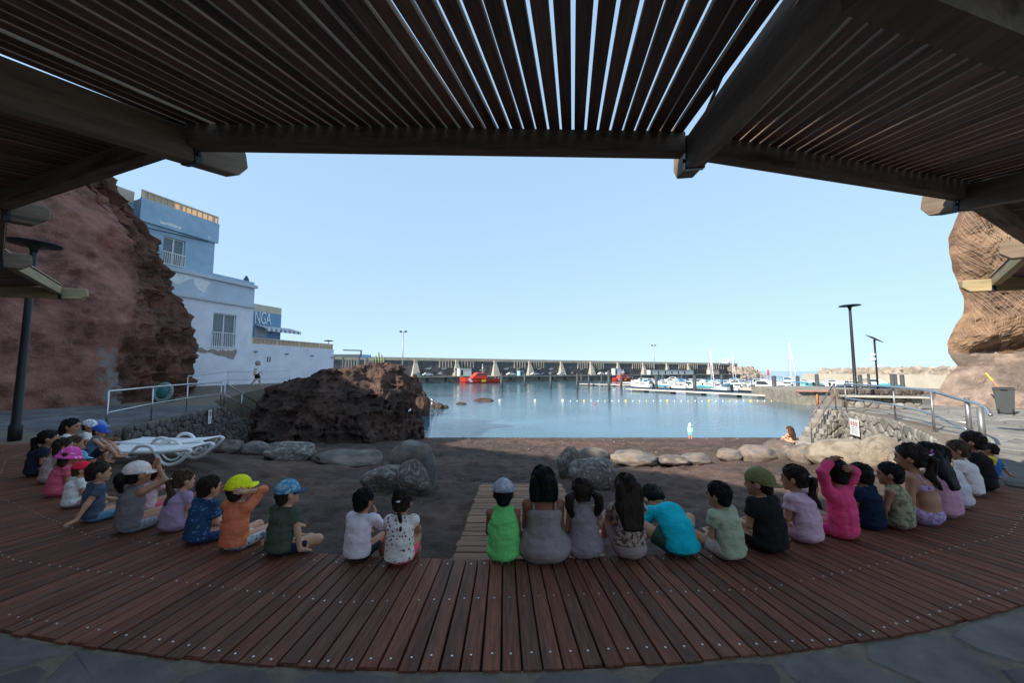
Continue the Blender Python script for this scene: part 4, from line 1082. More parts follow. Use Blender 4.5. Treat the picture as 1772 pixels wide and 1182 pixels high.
def d2(rect, ring):
    for i in range(3): ring(-0.17 + i * 0.17, 0.13, 0.075, SIGN_RED); rect(-0.17 + i * 0.17, 0.13, 0.03, 0.09, BLACK, 'pictogram', 0.0232)
    for i in range(4): rect(0.0, 0.005 - i * 0.065, 0.44 - 0.08 * (i % 2), 0.026, SIGN_GREY, 'text_line')
sw = EDGE_R[0].lerp(EDGE_R[1], 0.36); nn = Vector((*nrm(EDGE_R[0], EDGE_R[1]), 0))
wall_sign('beach_rules_sign', (sw.x + nn.x * 0.07, sw.y + nn.y * 0.07, -0.52), nn, 0.60, 0.56, 'white sign with three red prohibition rings on the rubble stone wall', d2)
# low wall behind the railing, and the parapet of the marina side
stone_wall('low_rubble_parapet', (13.3, 15.0), (15.4, 14.2), 0.42, 0.42, -0.02, -0.02, (-0.3, -0.95), GREY_STONE, 'low grey rubble parapet behind the railing beside the lamp', 0.34, 0.22, rg=random.Random(41))
stone_wall('dark_stone_parapet', (16.9, 19.6), (21.6, 19.8), 0.50, 0.50, -0.02, -0.02, (0, -1), BASALT_STONE, 'dark stone parapet running to the foot of the ochre cliff', 0.34, 0.22, rg=random.Random(42))
mbp = MB(); mbp.box((14.35, 14.65, 0.46), (2.5, 0.55, 0.06), Matrix.Rotation(R(-20.8), 3, 'Z')); tag(mbp.build('parapet_coping', CONCRETE), 'pale concrete coping slab on the low grey rubble parapet', 'coping')

def bin_():
    p = at_z(1750, 718, 0.0); s = empty('wheelie_bin', (p.x + .15, p.y + 0.25, 0), R(-50), 'dark grey wheeled rubbish bin with a black liner by the ochre cliff', 'bin')
    g = mat('bin_plastic', (0.055, 0.06, 0.062), rough=0.55, var=0.1)
    s.scale = (.68, .68, .92)
    mb = MB(); v = [(-.26, -.26, .06), (.26, -.26, .06), (.26, .24, .06), (-.26, .24, .06), (-.33, -.33, .92), (.33, -.33, .92), (.33, .33, .92), (-.33, .33, .92)]
    mb.add(v, [[3, 2, 1, 0], [0, 1, 5, 4], [1, 2, 6, 5], [2, 3, 7, 6], [3, 0, 4, 7]]); mb.build('body', g, s, False, None, 0.0)
    mb = MB()
    for a, b_, c, d in ((-.36, .36, -.36, -.31), (-.36, .36, .31, .36), (-.36, -.31, -.31, .31), (.31, .36, -.31, .31)): mb.box(((a + b_) / 2, (c + d) / 2, .93), (b_ - a, d - c, .05))
    mb.build('rim', g, s)
    mb = MB(); mb.lathe([(0.44, 0.86), (0.46, 0.95), (0.40, 0.975), (0.3, 0.93)], n=14); mb.v = [(x * .8, y * .8, z) for x, y, z in mb.v]; mb.build('liner', BLACK, s, True)
    for sx in (-1, 1):
        mb = MB(); mb.lathe([(0.10, -0.025), (0.10, 0.025)], n=16); M_ = Matrix.Rotation(R(90), 4, 'Y'); mb.v = [tuple(M_ @ Vector(q) + Vector((sx * 0.22, -0.27, 0.10))) for q in mb.v]; mb.build('wheel', BLACK, s)
bin_()
def broom():
    a = at_Y(1706, 646, 14.6); b_ = at_Y(1733, 676, 14.2); 
    s = empty('yellow_broom', (b_.x, b_.y, b_.z), label='yellow and orange broom handle leaning on the cliff foot behind the bin', cat='broom')
    mb = MB(); mb.tube([a, a.lerp(b_, 0.45)], 0.03, 8); wparts(s, mb, 'yellow_grip', mat('yellow_plastic', (0.7, 0.5, 0.05), rough=0.5))
    mb = MB(); mb.tube([a.lerp(b_, 0.45), b_], 0.02, 8); wparts(s, mb, 'handle', mat('orange_plastic', (0.55, 0.22, 0.10), rough=0.5))
    mb = MB(); mb.box(b_ + Vector((0, 0, -0.06)), (0.28, 0.06, 0.12)); wparts(s, mb, 'brush_head', mat('orange_bristle', (0.5, 0.2, 0.12)))
broom()

# ------------------------------------------------------------------ blue building
BP0 = Vector((-21.3, 21.8, 0)); BD = Vector((2.2, 6.4, 0)).normalized(); BN = Vector((BD.y, -BD.x, 0))
def fpix(x, y, off=0.0):
    """pixel on the facade plane -> (along, height)"""
    r = ray(x, y); C0 = Vector((0, 0, CAMH)); P0 = BP0 + BN * off
    t = (P0 - C0).dot(BN) / r.dot(BN); p = C0 + r * t
    return (p - BP0).dot(BD), p.z
def fpt(a, z, out=0.0): return BP0 + BD * a + BN * out + Vector((0, 0, z))
def fbox(mb, a0, a1, z0, z1, o0, o1):
    M3 = Matrix((BD, BN, Vector((0, 0, 1)))).transposed()
    mb.box(fpt((a0 + a1) / 2, (z0 + z1) / 2, (o0 + o1) / 2), (abs(a1 - a0), abs(o1 - o0), abs(z1 - z0)), M3); return mb
def building():
    s = empty('blue_building', (BP0.x, BP0.y, 0), label='weathered blue house with peeling paint, terraces and pale railings behind the cliff', cat='building')
    BL_U = mat('blue_render_upper', (0.36, 0.50, 0.62), rough=0.9, var=0.12, scale=1.2, bump=0.15, bscale=20)
    BL_L = mat('blue_render_lower', (0.76, 0.74, 0.80), rough=0.9, var=0.10, scale=1.0, bump=0.15, bscale=20)
    BL_M = mat('peeling_band', (0.52, 0.58, 0.66), rough=0.9, var=0.10, scale=1.0, bump=0.15, bscale=20)
    TRIM = mat('pale_trim', (0.55, 0.58, 0.62), rough=0.8, var=0.1)
    RAILM = mat('cream_railing', (0.62, 0.50, 0.38), rough=0.6, var=0.08)
    PEEL = mat('bare_plaster', (0.80, 0.80, 0.80), rough=0.95, var=0.15, scale=6)
    BRICKC = mat('exposed_masonry', (0.34, 0.27, 0.22), rough=0.95, var=0.35, scale=7, bump=0.6, bscale=30)
    GLASS = mat('window_glass', (0.10, 0.14, 0.16), rough=0.08, var=0.2, spec=0.6)
    CURT = mat('curtain', (0.42, 0.47, 0.50), rough=0.9, var=0.12, scale=8, stretch=(8, 8, 0.3))
    SCREEN = bpy.data.materials.new('railing_screen'); SCREEN.use_nodes = True; nt_ = SCREEN.node_tree; b_ = nt_.nodes['Principled BSDF']; b_.inputs['Base Color'].default_value = (.7, .55, .42, 1)
    tr_ = nt_.nodes.new('ShaderNodeBsdfTranslucent'); tr_.inputs['Color'].default_value = (.85, .66, .48, 1); mxs = nt_.nodes.new('ShaderNodeMixShader'); mxs.inputs[0].default_value = .65
    nt_.links.new(b_.outputs[0], mxs.inputs[1]); nt_.links.new(tr_.outputs[0], mxs.inputs[2]); nt_.links.new(mxs.outputs[0], nt_.nodes['Material Output'].inputs['Surface'])
    a_up1, z_up = fpix(374, 388); a_up0, _ = fpix(244, 343)
    a_lo1, z_lo = fpix(441, 497)     # lower block, ledge 1
    _, z_l2 = fpix(437, 531); a_lo0 = a_up0
    _, z_par = fpix(442, 489)
    a_end, z_w = fpix(578, 605)
    D = 9.0
    def wall_with_window(a0, a1, z0, z1, wins, m, nm, th=0.25):
        # frame the opening with separate panels so that it is a true hole
        mb = MB(); cur = a0
        for (wa0, wa1, wz0, wz1) in wins:
            fbox(mb, cur, wa0, z0, z1, 0, -th); fbox(mb, wa0, wa1, z0, wz0, 0, -th); fbox(mb, wa0, wa1, wz1, z1, 0, -th); cur = wa1
        fbox(mb, cur, a1, z0, z1, 0, -th); return wparts(s, mb, nm, m)
    def window(w, zsplit_rail=0.0, nm='window'):
        a0, a1, z0, z1 = w; fr = MB(); o = -0.20; t = 0.07
        fbox(fr, a0, a1, z0, z0 + t, o, o + .08); fbox(fr, a0, a1, z1 - t, z1, o, o + .08)
        for aa in (a0, (a0 + a1) / 2 - t / 2, a1 - t): fbox(fr, aa, aa + t, z0 + t, z1 - t, o, o + .08)
        W_ = wparts(s, fr, nm, WHITE)
        for k in (0, 1):
            g = MB(); h = (a1 - a0) / 2; fbox(g, a0 + k * h + t * .6, a0 + (k + 1) * h - t * .6, z0 + t, z1 - t, o + .02, o + .035); q = wparts(s, g, 'pane', GLASS); q.parent = W_
            g = MB(); fbox(g, a0 + k * h + t, a0 + k * h + h * 0.72, z0 + t, z1 - t, o - .06, o - .04); q = wparts(s, g, 'curtain', CURT); q.parent = W_
        # little balcony rail
        b = MB(); zr = z0 + 0.42 * (z1 - z0); fbox(b, a0 - .02, a1 + .02, zr, zr + .05, 0.03, 0.08); fbox(b, a0 - .02, a1 + .02, z0 - .02, z0 + .03, 0.03, 0.08)
        n = 11
        for i in range(n + 1):
            aa = a0 + (a1 - a0) * i / n; fbox(b, aa - .015, aa + .015, z0 + .03, zr, 0.04, 0.07)
        q = wparts(s, b, 'window_railing', WHITE); q.parent = W_
        return W_
    wu0, wuz0 = fpix(280, 452); wu1, wuz1 = fpix(321, 421); wU = (wu0, wu1, wuz0 - .1, wuz1 + .12)
    wl0, wlz0 = fpix(366, 600); wl1, wlz1 = fpix(409, 546); wLo = (wl0, wl1, wlz0, wlz1)
    wall_with_window(a_up0, a_up1, z_lo + 0.03, z_up, [wU], BL_U, 'upper_wall')
    _, z_step = fpix(373, 421); mb = MB(); fbox(mb, a_up0 - .05, a_up1 + 0.12, z_step, z_up + 0.02, 0.004, 0.16); wparts(s, mb, 'parapet_band', BL_U)
    mb = MB(); fbox(mb, a_up0, a_up1, z_lo + 0.03, z_up - 0.02, -0.26, -D); wparts(s, mb, 'upper_block', BL_U)
    mb = MB(); fbox(mb, a_up0 - 4, a_up0 - 0.01, z_lo - 2, z_up - 0.25, -0.6, -D); wparts(s, mb, 'back_wing', BL_U)
    wall_with_window(a_lo0, a_lo1, -0.5, z_l2, [wLo], BL_L, 'lower_wall')
    mb = MB(); fbox(mb, a_lo0, a_lo1, z_l2, z_lo, 0.0, -0.25); wparts(s, mb, 'peeling_band', BL_M)
    mb = MB(); fbox(mb, a_lo0, a_lo1 - .02, -0.5, z_lo - .02, -0.26, -D); wparts(s, mb, 'lower_block', BL_L)
    mb = MB(); fbox(mb, a_up1 + .02, a_lo1, z_lo + .1, z_par, -0.05, -0.25); fbox(mb, a_lo1 - .2, a_lo1, z_lo + .1, z_par, -0.26, -D); wparts(s, mb, 'terrace_parapet', BL_U)
    for z in (z_lo, z_l2):
        mb = MB(); fbox(mb, a_lo0 - .1, a_lo1 + .12, z - 0.10, z + 0.12, 0.003, 0.16); wparts(s, mb, 'ledge', TRIM)
    window(wU); window(wLo)
    # railings made of many small balusters
    def baluster(a0, a1, z, h, o, step=0.32):
        b = MB(); fbox(b, a0, a1, z + h - .07, z + h, o - .05, o + .05); fbox(b, a0, a1, z, z + .06, o - .05, o + .05)
        q = wparts(s, b, 'roof_railing', RAILM); n = max(2, int((a1 - a0) / step))
        g = MB(); fbox(g, 0, 0.05, z + .06, z + h - .07, o - .03, o + .03)
        for i in range(n + 1):
            aa = a0 + (a1 - a0 - 0.05) * i / n; b = MB(); w_ = 0.05 if i % 6 else 0.16
            fbox(b, aa, aa + w_, z + .06, z + h - .07, o - .03, o + .03); r_ = wparts(s, b, 'baluster', RAILM); r_.parent = q
        b = MB(); fbox(b, a0, a1, z + .06, z + h - .07, o - .012, o + .0); r_ = wparts(s, b, 'screen_panel', SCREEN); r_.parent = q
    baluster(a_up0, a_up1 + .1, z_up + 0.025, 0.52, 0.02)
    mb = MB(); fbox(mb, a_up0 - 4, a_up0 - 0.05, z_up - .25, z_up + .45, -0.65, -0.55); wparts(s, mb, 'side_railing', RAILM)
    # low seaward wall, its railing, the sign wing and awning
    z0 = 0.2
    mb = MB(); fbox(mb, a_lo1 + .02, a_end, z0 - 3.5, z_w, -0.03, -0.35); fbox(mb, a_end - .3, a_end - .002, z0 - 3.5, z_w - .003, -0.36, -8.0); wparts(s, mb, 'sea_wall', BL_L)
    mb = MB(); fbox(mb, a_lo1 + .02, a_end - .4, z_w - 1.2, z_w - 0.9, -0.36, -8.0); wparts(s, mb, 'terrace_floor', CONCRETE)
    baluster(a_lo1 + .05, a_end, z_w + 0.003, 0.50, -0.18, 0.34)
    off = -3.0
    sa0, sz0 = fpix(436, 583, off); sa1, sz1 = fpix(487, 545, off)
    mb = MB(); fbox(mb, sa0 - 3, sa1, z_w - .9, sz1, off, off - 4); wparts(s, mb, 'sign_wing', mat('sign_blue', (0.20, 0.33, 0.48), rough=0.9, var=0.1))
    b = MB(); fbox(b, sa0 - 3, sa1, sz1 + .003, sz1 + .6, off - .02, off - .12); wparts(s, b, 'wing_railing', RAILM)
    # letters of the partly hidden name
    LET = mat('sign_letters', (0.75, 0.78, 0.80), rough=0.6, var=0.05)
    cu = bpy.data.curves.new('letters', 'FONT'); cu.body = 'NGA'; cu.size = 1.0; cu.extrude = 0.03
    to = bpy.data.objects.new('letters', cu); COL.objects.link(to); dg = bpy.context.evaluated_depsgraph_get(); me = bpy.data.meshes.new_from_object(to.evaluated_get(dg)); bpy.data.objects.remove(to)
    la0, lz0 = fpix(440, 558, off); la1, lz1 = fpix(469, 541, off)
    V = np.array([v.co[:] for v in me.vertices]); V -= V.min(0); V[:, 0] *= (la1 - la0) / V[:, 0].max(); V[:, 1] *= (lz1 - lz0) / V[:, 1].max()
    for v, c in zip(me.vertices, V): v.co = fpt(la0 + c[0], lz0 + c[1] - 0.05, off + 0.03 + c[2]) - s.location
    me.materials.clear(); me.materials.append(LET); link('sign_letters', me, s)
    # window strip and striped awning under the letters
    mb = MB(); wa0, wz0 = fpix(440, 582, off); wa1, wz1 = fpix(462, 569, off); fbox(mb, wa0, wa1, wz0, wz1, off + .02, off + .06); wparts(s, mb, 'shop_window', CURT)
    aw0 = fpix(440, 560, off)[0]; aw1 = a_lo1 + (fpix(520, 570, off + 1.2)[0] - a_lo1); zt = fpix(440, 562, off)[1]
    AW1 = mat('awning_white', (0.7, 0.7, 0.68), rough=0.8, var=.05); AW2 = mat('awning_grey', (0.22, 0.25, 0.28), rough=0.8, var=.05)
    aww = empty('striped_awning', fpt(aw0, zt, off), label='grey and white striped awning with a scalloped edge below the building sign', cat='awning')
    n = 16
    for i in range(n):
        x0 = aw0 + (aw1 - aw0) * i / n; x1 = aw0 + (aw1 - aw0) * (i + 1) / n
        mb = MB(); p = [fpt(x0, zt, off + .07), fpt(x1, zt, off + .07), fpt(x1, zt - .34, off + 1.3), fpt(x0, zt - .34, off + 1.3)]
        mb.prism(p, (0, 0, 0.015)); p2 = [fpt(x0, zt - .34, off + 1.3), fpt(x1, zt - .34, off + 1.3), fpt(x1, zt - .52, off + 1.31), fpt((x0 + x1) / 2, zt - .58, off + 1.31), fpt(x0, zt - .52, off + 1.31)]
        mb.prism(p2, BN * 0.012); wparts(aww, mb, 'awning_stripe', AW1 if i % 2 else AW2)
    # peeled plaster and exposed masonry: thin raised / bare patches with ragged outlines
    def patch(pix, m, nm, off=0.006, jag=0.10, seed=1):
        rg = random.Random(seed); pts = [fpix(x, y) for x, y in pix]; out = []
        for i in range(len(pts)):
            a, b_ = pts[i], pts[(i + 1) % len(pts)]; n_ = max(2, int(math.hypot(b_[0] - a[0], b_[1] - a[1]) / 0.16))
            for k in range(n_):
                t = k / n_; out.append((a[0] + (b_[0] - a[0]) * t + rg.uniform(-jag, jag), a[1] + (b_[1] - a[1]) * t + rg.uniform(-jag, jag) * 0.8))
        mb = MB(); mb.prism([fpt(a, z, 0.001) for a, z in out], BN * off); wparts(s, mb, nm, m)
    patch([(258, 458), (280, 464), (288, 468), (284, 480), (300, 490), (276, 492), (262, 474)], PEEL, 'peeled_plaster', seed=2)
    patch([(284, 468), (330, 474), (346, 478), (364, 492), (352, 506), (342, 500), (334, 484), (318, 486), (308, 492), (296, 486)], PEEL, 'peeled_plaster', seed=3)
    patch([(333, 598), (352, 604), (376, 607), (410, 605), (404, 622), (384, 616), (360, 610), (334, 609)], BRICKC, 'exposed_masonry', seed=4)
    patch([(428, 576), (434, 585), (434, 608), (428, 598)], PEEL, 'peeled_plaster', seed=5, jag=0.05)
    for px0, py0, px1, py1 in ((272, 382, 312, 394), (356, 408, 362, 412)):
        patch([(px0, py0), (px1, py1), (px1 - 3, py1 + 3), (px0 + 2, py0 + 4)], PEEL, 'peeled_plaster', off=0.17, jag=.05, seed=6)
    # pipe along the upper wall, fixtures on the sea wall
    mb = MB(); mb.tube([fpt(*fpix(244, 393), 0.2), fpt(*fpix(357, 419), 0.2)], 0.03, 8); wparts(s, mb, 'pipe', METAL_D, True)
    for x, y in ((440, 609), (494, 613), (538, 616), (573, 619)):
        mb = MB(); a, z = fpix(x, y); fbox(mb, a, a + .22, z, z + .06, -0.03, 0.10); wparts(s, mb, 'wall_light', METAL_D)
    for x in (463, 467):
        mb = MB(); a, z = fpix(x, 623); fbox(mb, a, a + .04, z - .15, z + .25, -0.03, 0.02); wparts(s, mb, 'wall_bracket', METAL_D)
    # the terrace umbrella folded on the roof and the small mast lamp
    mb = MB(); p = fpt(*fpix(426, 488, -1), -1.0); mb.lathe([(0.22, -0.1), (0.16, 0.25), (0.03, 0.5)], p, 10); wparts(s, mb, 'folded_parasol', mat('dark_blue_cloth', (0.05, 0.12, 0.2)), True)
    mb = MB(); p = fpt(*fpix(568, 604, -0.5), -0.5); mb.tube([p, p + Vector((0, 0, 0.75))], 0.03, 6); mb.lathe([(0.05, .70), (0.42, .74), (0.40, .80), (0.05, .84)], p, 16); wparts(s, mb, 'terrace_lamp', METAL_D, True)
building()

# ------------------------------------------------------------------ harbour mole
MA = Vector((-75, 134.8, 0)); MBv = Vector((159, 270, 0)); MD = (MBv - MA).normalized(); MN = Vector((MD.y, -MD.x, 0)); ML = (MBv - MA).length
def mcol(px, out=0.0):
    """distance along the mole at which image column px meets its face"""
    k = (px - 886) / FPX / 0.9985; A_ = MA + MN * out
    return (k * A_.y - A_.x) / (MD.x - k * MD.y)
def mpt(t, z, out=0.0): return MA + MD * t + MN * out + Vector((0, 0, z))
QZ = -0.65; MT = 7.0
M3M = Matrix((MD, MN, Vector((0, 0, 1)))).transposed()
def mbox(mb, t0, t1, z0, z1, o0, o1):
    mb.box(mpt((t0 + t1) / 2, (z0 + z1) / 2, (o0 + o1) / 2), (abs(t1 - t0), abs(o1 - o0), abs(z1 - z0)), M3M); return mb
def mole():
    tE = mcol(1274)
    w = empty('harbour_mole', (MA.x, MA.y, WZ), label='long harbour mole of black lava wall with pale parapet and quay', cat='sea wall')
    LAVA = mat('mole_lava', (0.115, 0.11, 0.108), rough=0.95, var=0.4, scale=0.6, bump=0.8, bscale=2.5, bdist=0.1)
    PALE = mat('mole_concrete', (0.40, 0.35, 0.28), rough=0.9, var=0.15, scale=0.5)
    CONE = mat('mole_buttress', (0.33, 0.31, 0.27), rough=0.9, var=0.15, scale=0.4)
    mb = MB(); mbox(mb, 0, tE, QZ, MT - 1.3, 0, -3); wparts(w, mb, 'lava_wall', LAVA)
    mb = MB(); mbox(mb, 0, tE + .5, MT - 1.3, MT - .75, 0.25, -3.2); wparts(w, mb, 'parapet_beam', PALE)
    mb = MB(); mbox(mb, 0, tE + .5, MT - .75, MT, -0.15, -0.9); wparts(w, mb, 'parapet', PALE)
    mb = MB(); mbox(mb, 0, tE + 8, WZ - 1, QZ, 10, 0.0); wparts(w, mb, 'quay', mat('quay_stone', (0.10, 0.095, 0.085), rough=0.9, var=0.35, scale=0.5))
    mb = MB(); mbox(mb, 0, tE + 8, QZ - .45, QZ + .004, 10.12, 9.4); wparts(w, mb, 'quay_edge', mat('quay_edge', (0.22, 0.20, 0.17), rough=0.9, var=0.3, scale=0.4))
    for px in (662, 719, 790, 856, 915.5, 970, 1021, 1067.6, 1111, 1152, 1188.6, 1224, 1262):
        t = mcol(px); mb = MB()
        prof = [(-0.5, MT - 1.6), (0.5, MT - 1.6), (1.75, QZ + 0.01), (-1.75, QZ + 0.01)]
        front = [mpt(t + a, z, 0.9 if z > 2 else 2.6) for a, z in prof]; back = [mpt(t + a, z, -0.3) for a, z in prof]
        mb.add(front + back, [[0, 1, 2, 3], [7, 6, 5, 4], [0, 4, 5, 1], [1, 5, 6, 2], [2, 6, 7, 3], [3, 7, 4, 0]]); wparts(w, mb, 'buttress', CONE)
        mb = MB(); mbox(mb, t - .7, t + .7, MT - 1.9, MT - .7, 1.1, -0.2); wparts(w, mb, 'buttress_cap', PALE)
    k = 0
    for pxa, pxb in ((599, 618), (632, 646), (761, 781), (799, 819), (890, 908), (923.5, 940), (999.5, 1015), (1027.5, 1043), (1093.5, 1107.5), (1116, 1129), (1173.5, 1186), (1192.5, 1205), (1234, 1250)):
        ta, tb = mcol(pxa), mcol(pxb)
        for i in range(5):
            t = ta + (tb - ta) * i / 4; mb = MB(); mbox(mb, t - .26, t + .26, MT - 4.2, MT - 1.3, 0.35, 0.003); wparts(w, mb, 'pilaster', PALE)
    # painted white fish and boats along the lava wall
    MUR = mat('mural_white', (0.50, 0.48, 0.45), rough=0.9, var=0.2)
    for px, kind in ((742, 0), (769, 0), (833, 1), (876, 0), (896, 0), (933, 0), (953, 0), (988, 1), (1006, 0), (1037, 0), (760, 1), (950, 1)):
        t = mcol(px); z = QZ + (3.2 if kind == 0 else 1.0); mb = MB()
        if kind == 0: poly = [(-1.5, .1), (-.9, -.45), (.6, -.45), (1.3, .25), (2.0, .55), (1.0, .35), (.2, .3), (-.6, .15)]
        else: poly = [(-1.2, -.5), (0, .5), (.6, .9), (1.2, .6), (1.6, -.5), (.7, -.2), (.3, -.5), (0, -.1)]
        mb.prism([mpt(t + a, z + b, 0.004) for a, b in poly], MN * 0.02); wparts(w, mb, 'mural_figure', MUR)
    # end block with a white dome
    mb = MB(); mbox(mb, tE - 22, tE, MT - 1.35, MT - .3, 0.5, -3.1); wparts(w, mb, 'end_block', PALE)
    mb = MB(); c = mpt(tE - 11, MT, -1.5); mb.lathe([(2.2, -.5), (2.5, 0.8), (2.0, 2.2), (0.9, 3.0), (0.1, 3.2)], c, 16); wparts(w, mb, 'dome', WHITE, True)
    # bollards / tyres along the quay face
    mb0 = None
    for i in range(26):
        t = 20 + i * 7.5; mb = MB(); mbox(mb, t - .4, t + .4, WZ + .6, QZ - .6, 10.35, 10.13); wparts(w, mb, 'fender', BLACK)
mole()
def rip_rap(name, a, b, n, zr, wd, size, m, label, seed):
    rg = random.Random(seed); mb = MB(); a = Vector(a); b = Vector(b); e = (b - a).normalized(); nn_ = Vector((e.y, -e.x, 0))
    for i in range(n):
        t = rg.random(); o = rg.uniform(-wd, wd); z = zr[0] + (zr[1] - zr[0]) * (1 - abs(o) / wd) + rg.uniform(-.3, .3); r = size * rg.uniform(.6, 1.3)
        M3 = Euler((rg.uniform(0, 6), rg.uniform(0, 6), rg.uniform(0, 6))).to_matrix()
        mb.box(a.lerp(b, t) + nn_ * o + Vector((0, 0, z)), (r * 1.3, r, r * .9), M3)
    tag(mb.build(name, m, None, False, None, 0.0), label, 'rocks', kind='stuff')
RR = mat('riprap', (0.30, 0.25, 0.20), rough=0.95, var=0.4, scale=0.4, bump=0.4, bscale=2)
e0 = mpt(mcol(1262), 0, -2)
rip_rap('mole_end_rocks', (e0.x - 2, e0.y - 6, 0), (e0.x + 22, e0.y + 6, 0), 240, (WZ - .3, 3.2), 9, 2.2, RR, 'pile of brown armour rocks at the end of the mole', 3)
ra = at_Y(1425, 646, 190); rb_ = at_Y(1660, 646, 120)
rip_rap('breakwater_rocks', (ra.x, ra.y, 0), (rb_.x, rb_.y, 0), 900, (WZ, 1.45), 5, 1.9, RR, 'long breakwater of pale armour blocks beyond the marina', 4)
def beige_wall():
    a = at_Y(1393, 655, 150); b = at_Y(1680, 660, 92); d = (b - a); d.z = 0; d.normalize()
    mb = MB(); mb.bar((a.x, a.y, -1.4), (b.x, b.y, -1.4), 2.0, 3.6); tag(mb.build('beige_quay_wall', mat('beige_concrete', (0.46, 0.40, 0.31), rough=0.9, var=0.12, scale=.3)), 'low beige quay wall in front of the breakwater rocks', 'quay wall')
beige_wall()
def beacon():
    p = at_Y(1329, 642, 520); s = empty('red_beacon', (p.x, p.y, WZ), label='tiny red harbour beacon on the horizon', cat='beacon')
    mb = MB(); mb.lathe([(1.6, 0), (1.2, 1.2), (1.0, 5.4)], n=12); mb.build('tower', mat('beacon_red', (0.5, 0.06, 0.04)), s, True)
    mb = MB(); mb.lathe([(1.3, 5.4), (1.3, 5.7), (.6, 5.72), (.6, 7.0), (.1, 7.5)], n=12); mb.build('lantern', mat('beacon_red', (0.5, 0.06, 0.04)), s, True)
beacon()
def mast_lamp(px, top, t_off, label, h):
    t = mcol(px); b_ = mpt(t, QZ, 3.0); s = empty('quay_light_mast', b_, label=label, cat='light mast')
    mb = MB(); mb.lathe([(0.30, 0), (0.16, h)], n=10); mb.build('mast', mat('galvanised', (0.35, 0.36, 0.37), metal=.4, rough=.5), s, True)
    for k in (-1, 1):
        mb = MB(); mb.box((k * 1.0, 0, h + .35), (0.9, .5, .6)); mb.box((k * .5, 0, h + .05), (1.0, .12, .12)); mb.build('floodlight', METAL_D, s)
mast_lamp(694, 577, 0, 'tall floodlight mast rising behind the lava outcrop on the mole', 17.5)
mast_lamp(1124, 597, 0, 'tall floodlight mast on the quay behind the rescue boat', 17.0)

# parked cars on the quay
def car(t, out, col, label):
    s = empty('parked_car', mpt(t, QZ + .004, out), math.atan2(MD.y, MD.x), label, 'car', 'cars parked on the quay')
    m = mat('car_paint_%02d%02d%02d' % tuple(int(c * 99) for c in col), col, rough=.3, var=.03, spec=.6)
    prof = [(-2.1, .35), (-2.1, .8), (-1.5, .95), (-1.0, 1.42), (.5, 1.45), (1.15, .98), (1.95, .85), (2.1, .55), (2.1, .35)]
    mb = MB(); mb.prism([(x, -.85, z) for x, z in prof], (0, 1.7, 0)); mb.build('body', m, s, False, None, 0.05)
    for sy in (-1, 1):
        mb = MB(); mb.prism([(x, sy * .862, z) for x, z in [(-1.3, .98), (-.92, 1.34), (.42, 1.36), (.9, 1.0)]], (0, sy * .008, 0)); mb.build('side_window', BLACK, s)
    for x in (-1.35, 1.3):
        for sy in (-1, 1):
            mb = MB(); mb.lathe([(0.33, -.1), (0.33, .1)], n=14); M_ = Matrix.Rotation(R(90), 4, 'X'); mb.v = [tuple(M_ @ Vector(q) + Vector((x, sy * .8, .33))) for q in mb.v]; mb.build('wheel', BLACK, s)
for px, out, c, lab in ((741, 5, (.55, .57, .58), 'silver car parked under the first painted boat on the mole wall'), (884, 5, (.72, .72, .70), 'white car parked right of the red rescue boat'), (925, 5, (.50, .55, .55), 'pale grey car parked below a buttress, next to a dark blue car'),
                        (943, 6, (.03, .07, .11), 'dark blue car parked among pale ones on the quay'), (971, 5, (.66, .66, .64), 'cream car parked at the foot of a buttress on the quay'), (1040, 5, (.74, .74, .72), 'white car parked beside the orange boat'), (1052, 5, (.6, .6, .58), 'light grey car parked beside the white one near the orange boat')):
    car(mcol(px, out), out, c, lab)
def quay_boxes():
    for px, out, L_, h, col, lab in ((804, 4.5, 5.6, 3.2, (.66, .66, .62), 'white site cabin on the quay left of the red rescue boat'), (900, 6, 2.0, 2.2, (.25, .5, .5), 'small turquoise kiosk on the quay'),
                                     (1065, 4, 4.2, 3.4, (.70, .70, .67), 'white cabin on the quay behind the orange boat'), (1160, 4.5, 40.0, 2.6, (.62, .62, .60), 'long white shed along the quay behind the moored boats'),
                                     (1232, 4.5, 10.0, 2.8, (.62, .45, .36), 'pinkish shed near the end of the mole')):
        t = mcol(px, out); s = empty('quay_cabin', mpt(t, QZ, out), math.atan2(MD.y, MD.x), lab, 'cabin')
        m = mat('cabin_%d' % px, col, rough=.8, var=.1, scale=.4)
        mb = MB(); mb.box((0, 0, h / 2), (L_, 2.4, h)); mb.build('wall', m, s, False, None, .03)
        mb = MB(); mb.box((0, 0, h + .08), (L_ + .3, 2.7, .14)); mb.build('roof', CONCRETE, s)
        for k in range(max(1, int(L_ / 6))):
            mb = MB(); mb.box((-L_ / 2 + 1.2 + k * 6, -1.21, h * .45), (.9, .04, h * .7)); mb.build('door', METAL_D, s)
quay_boxes()

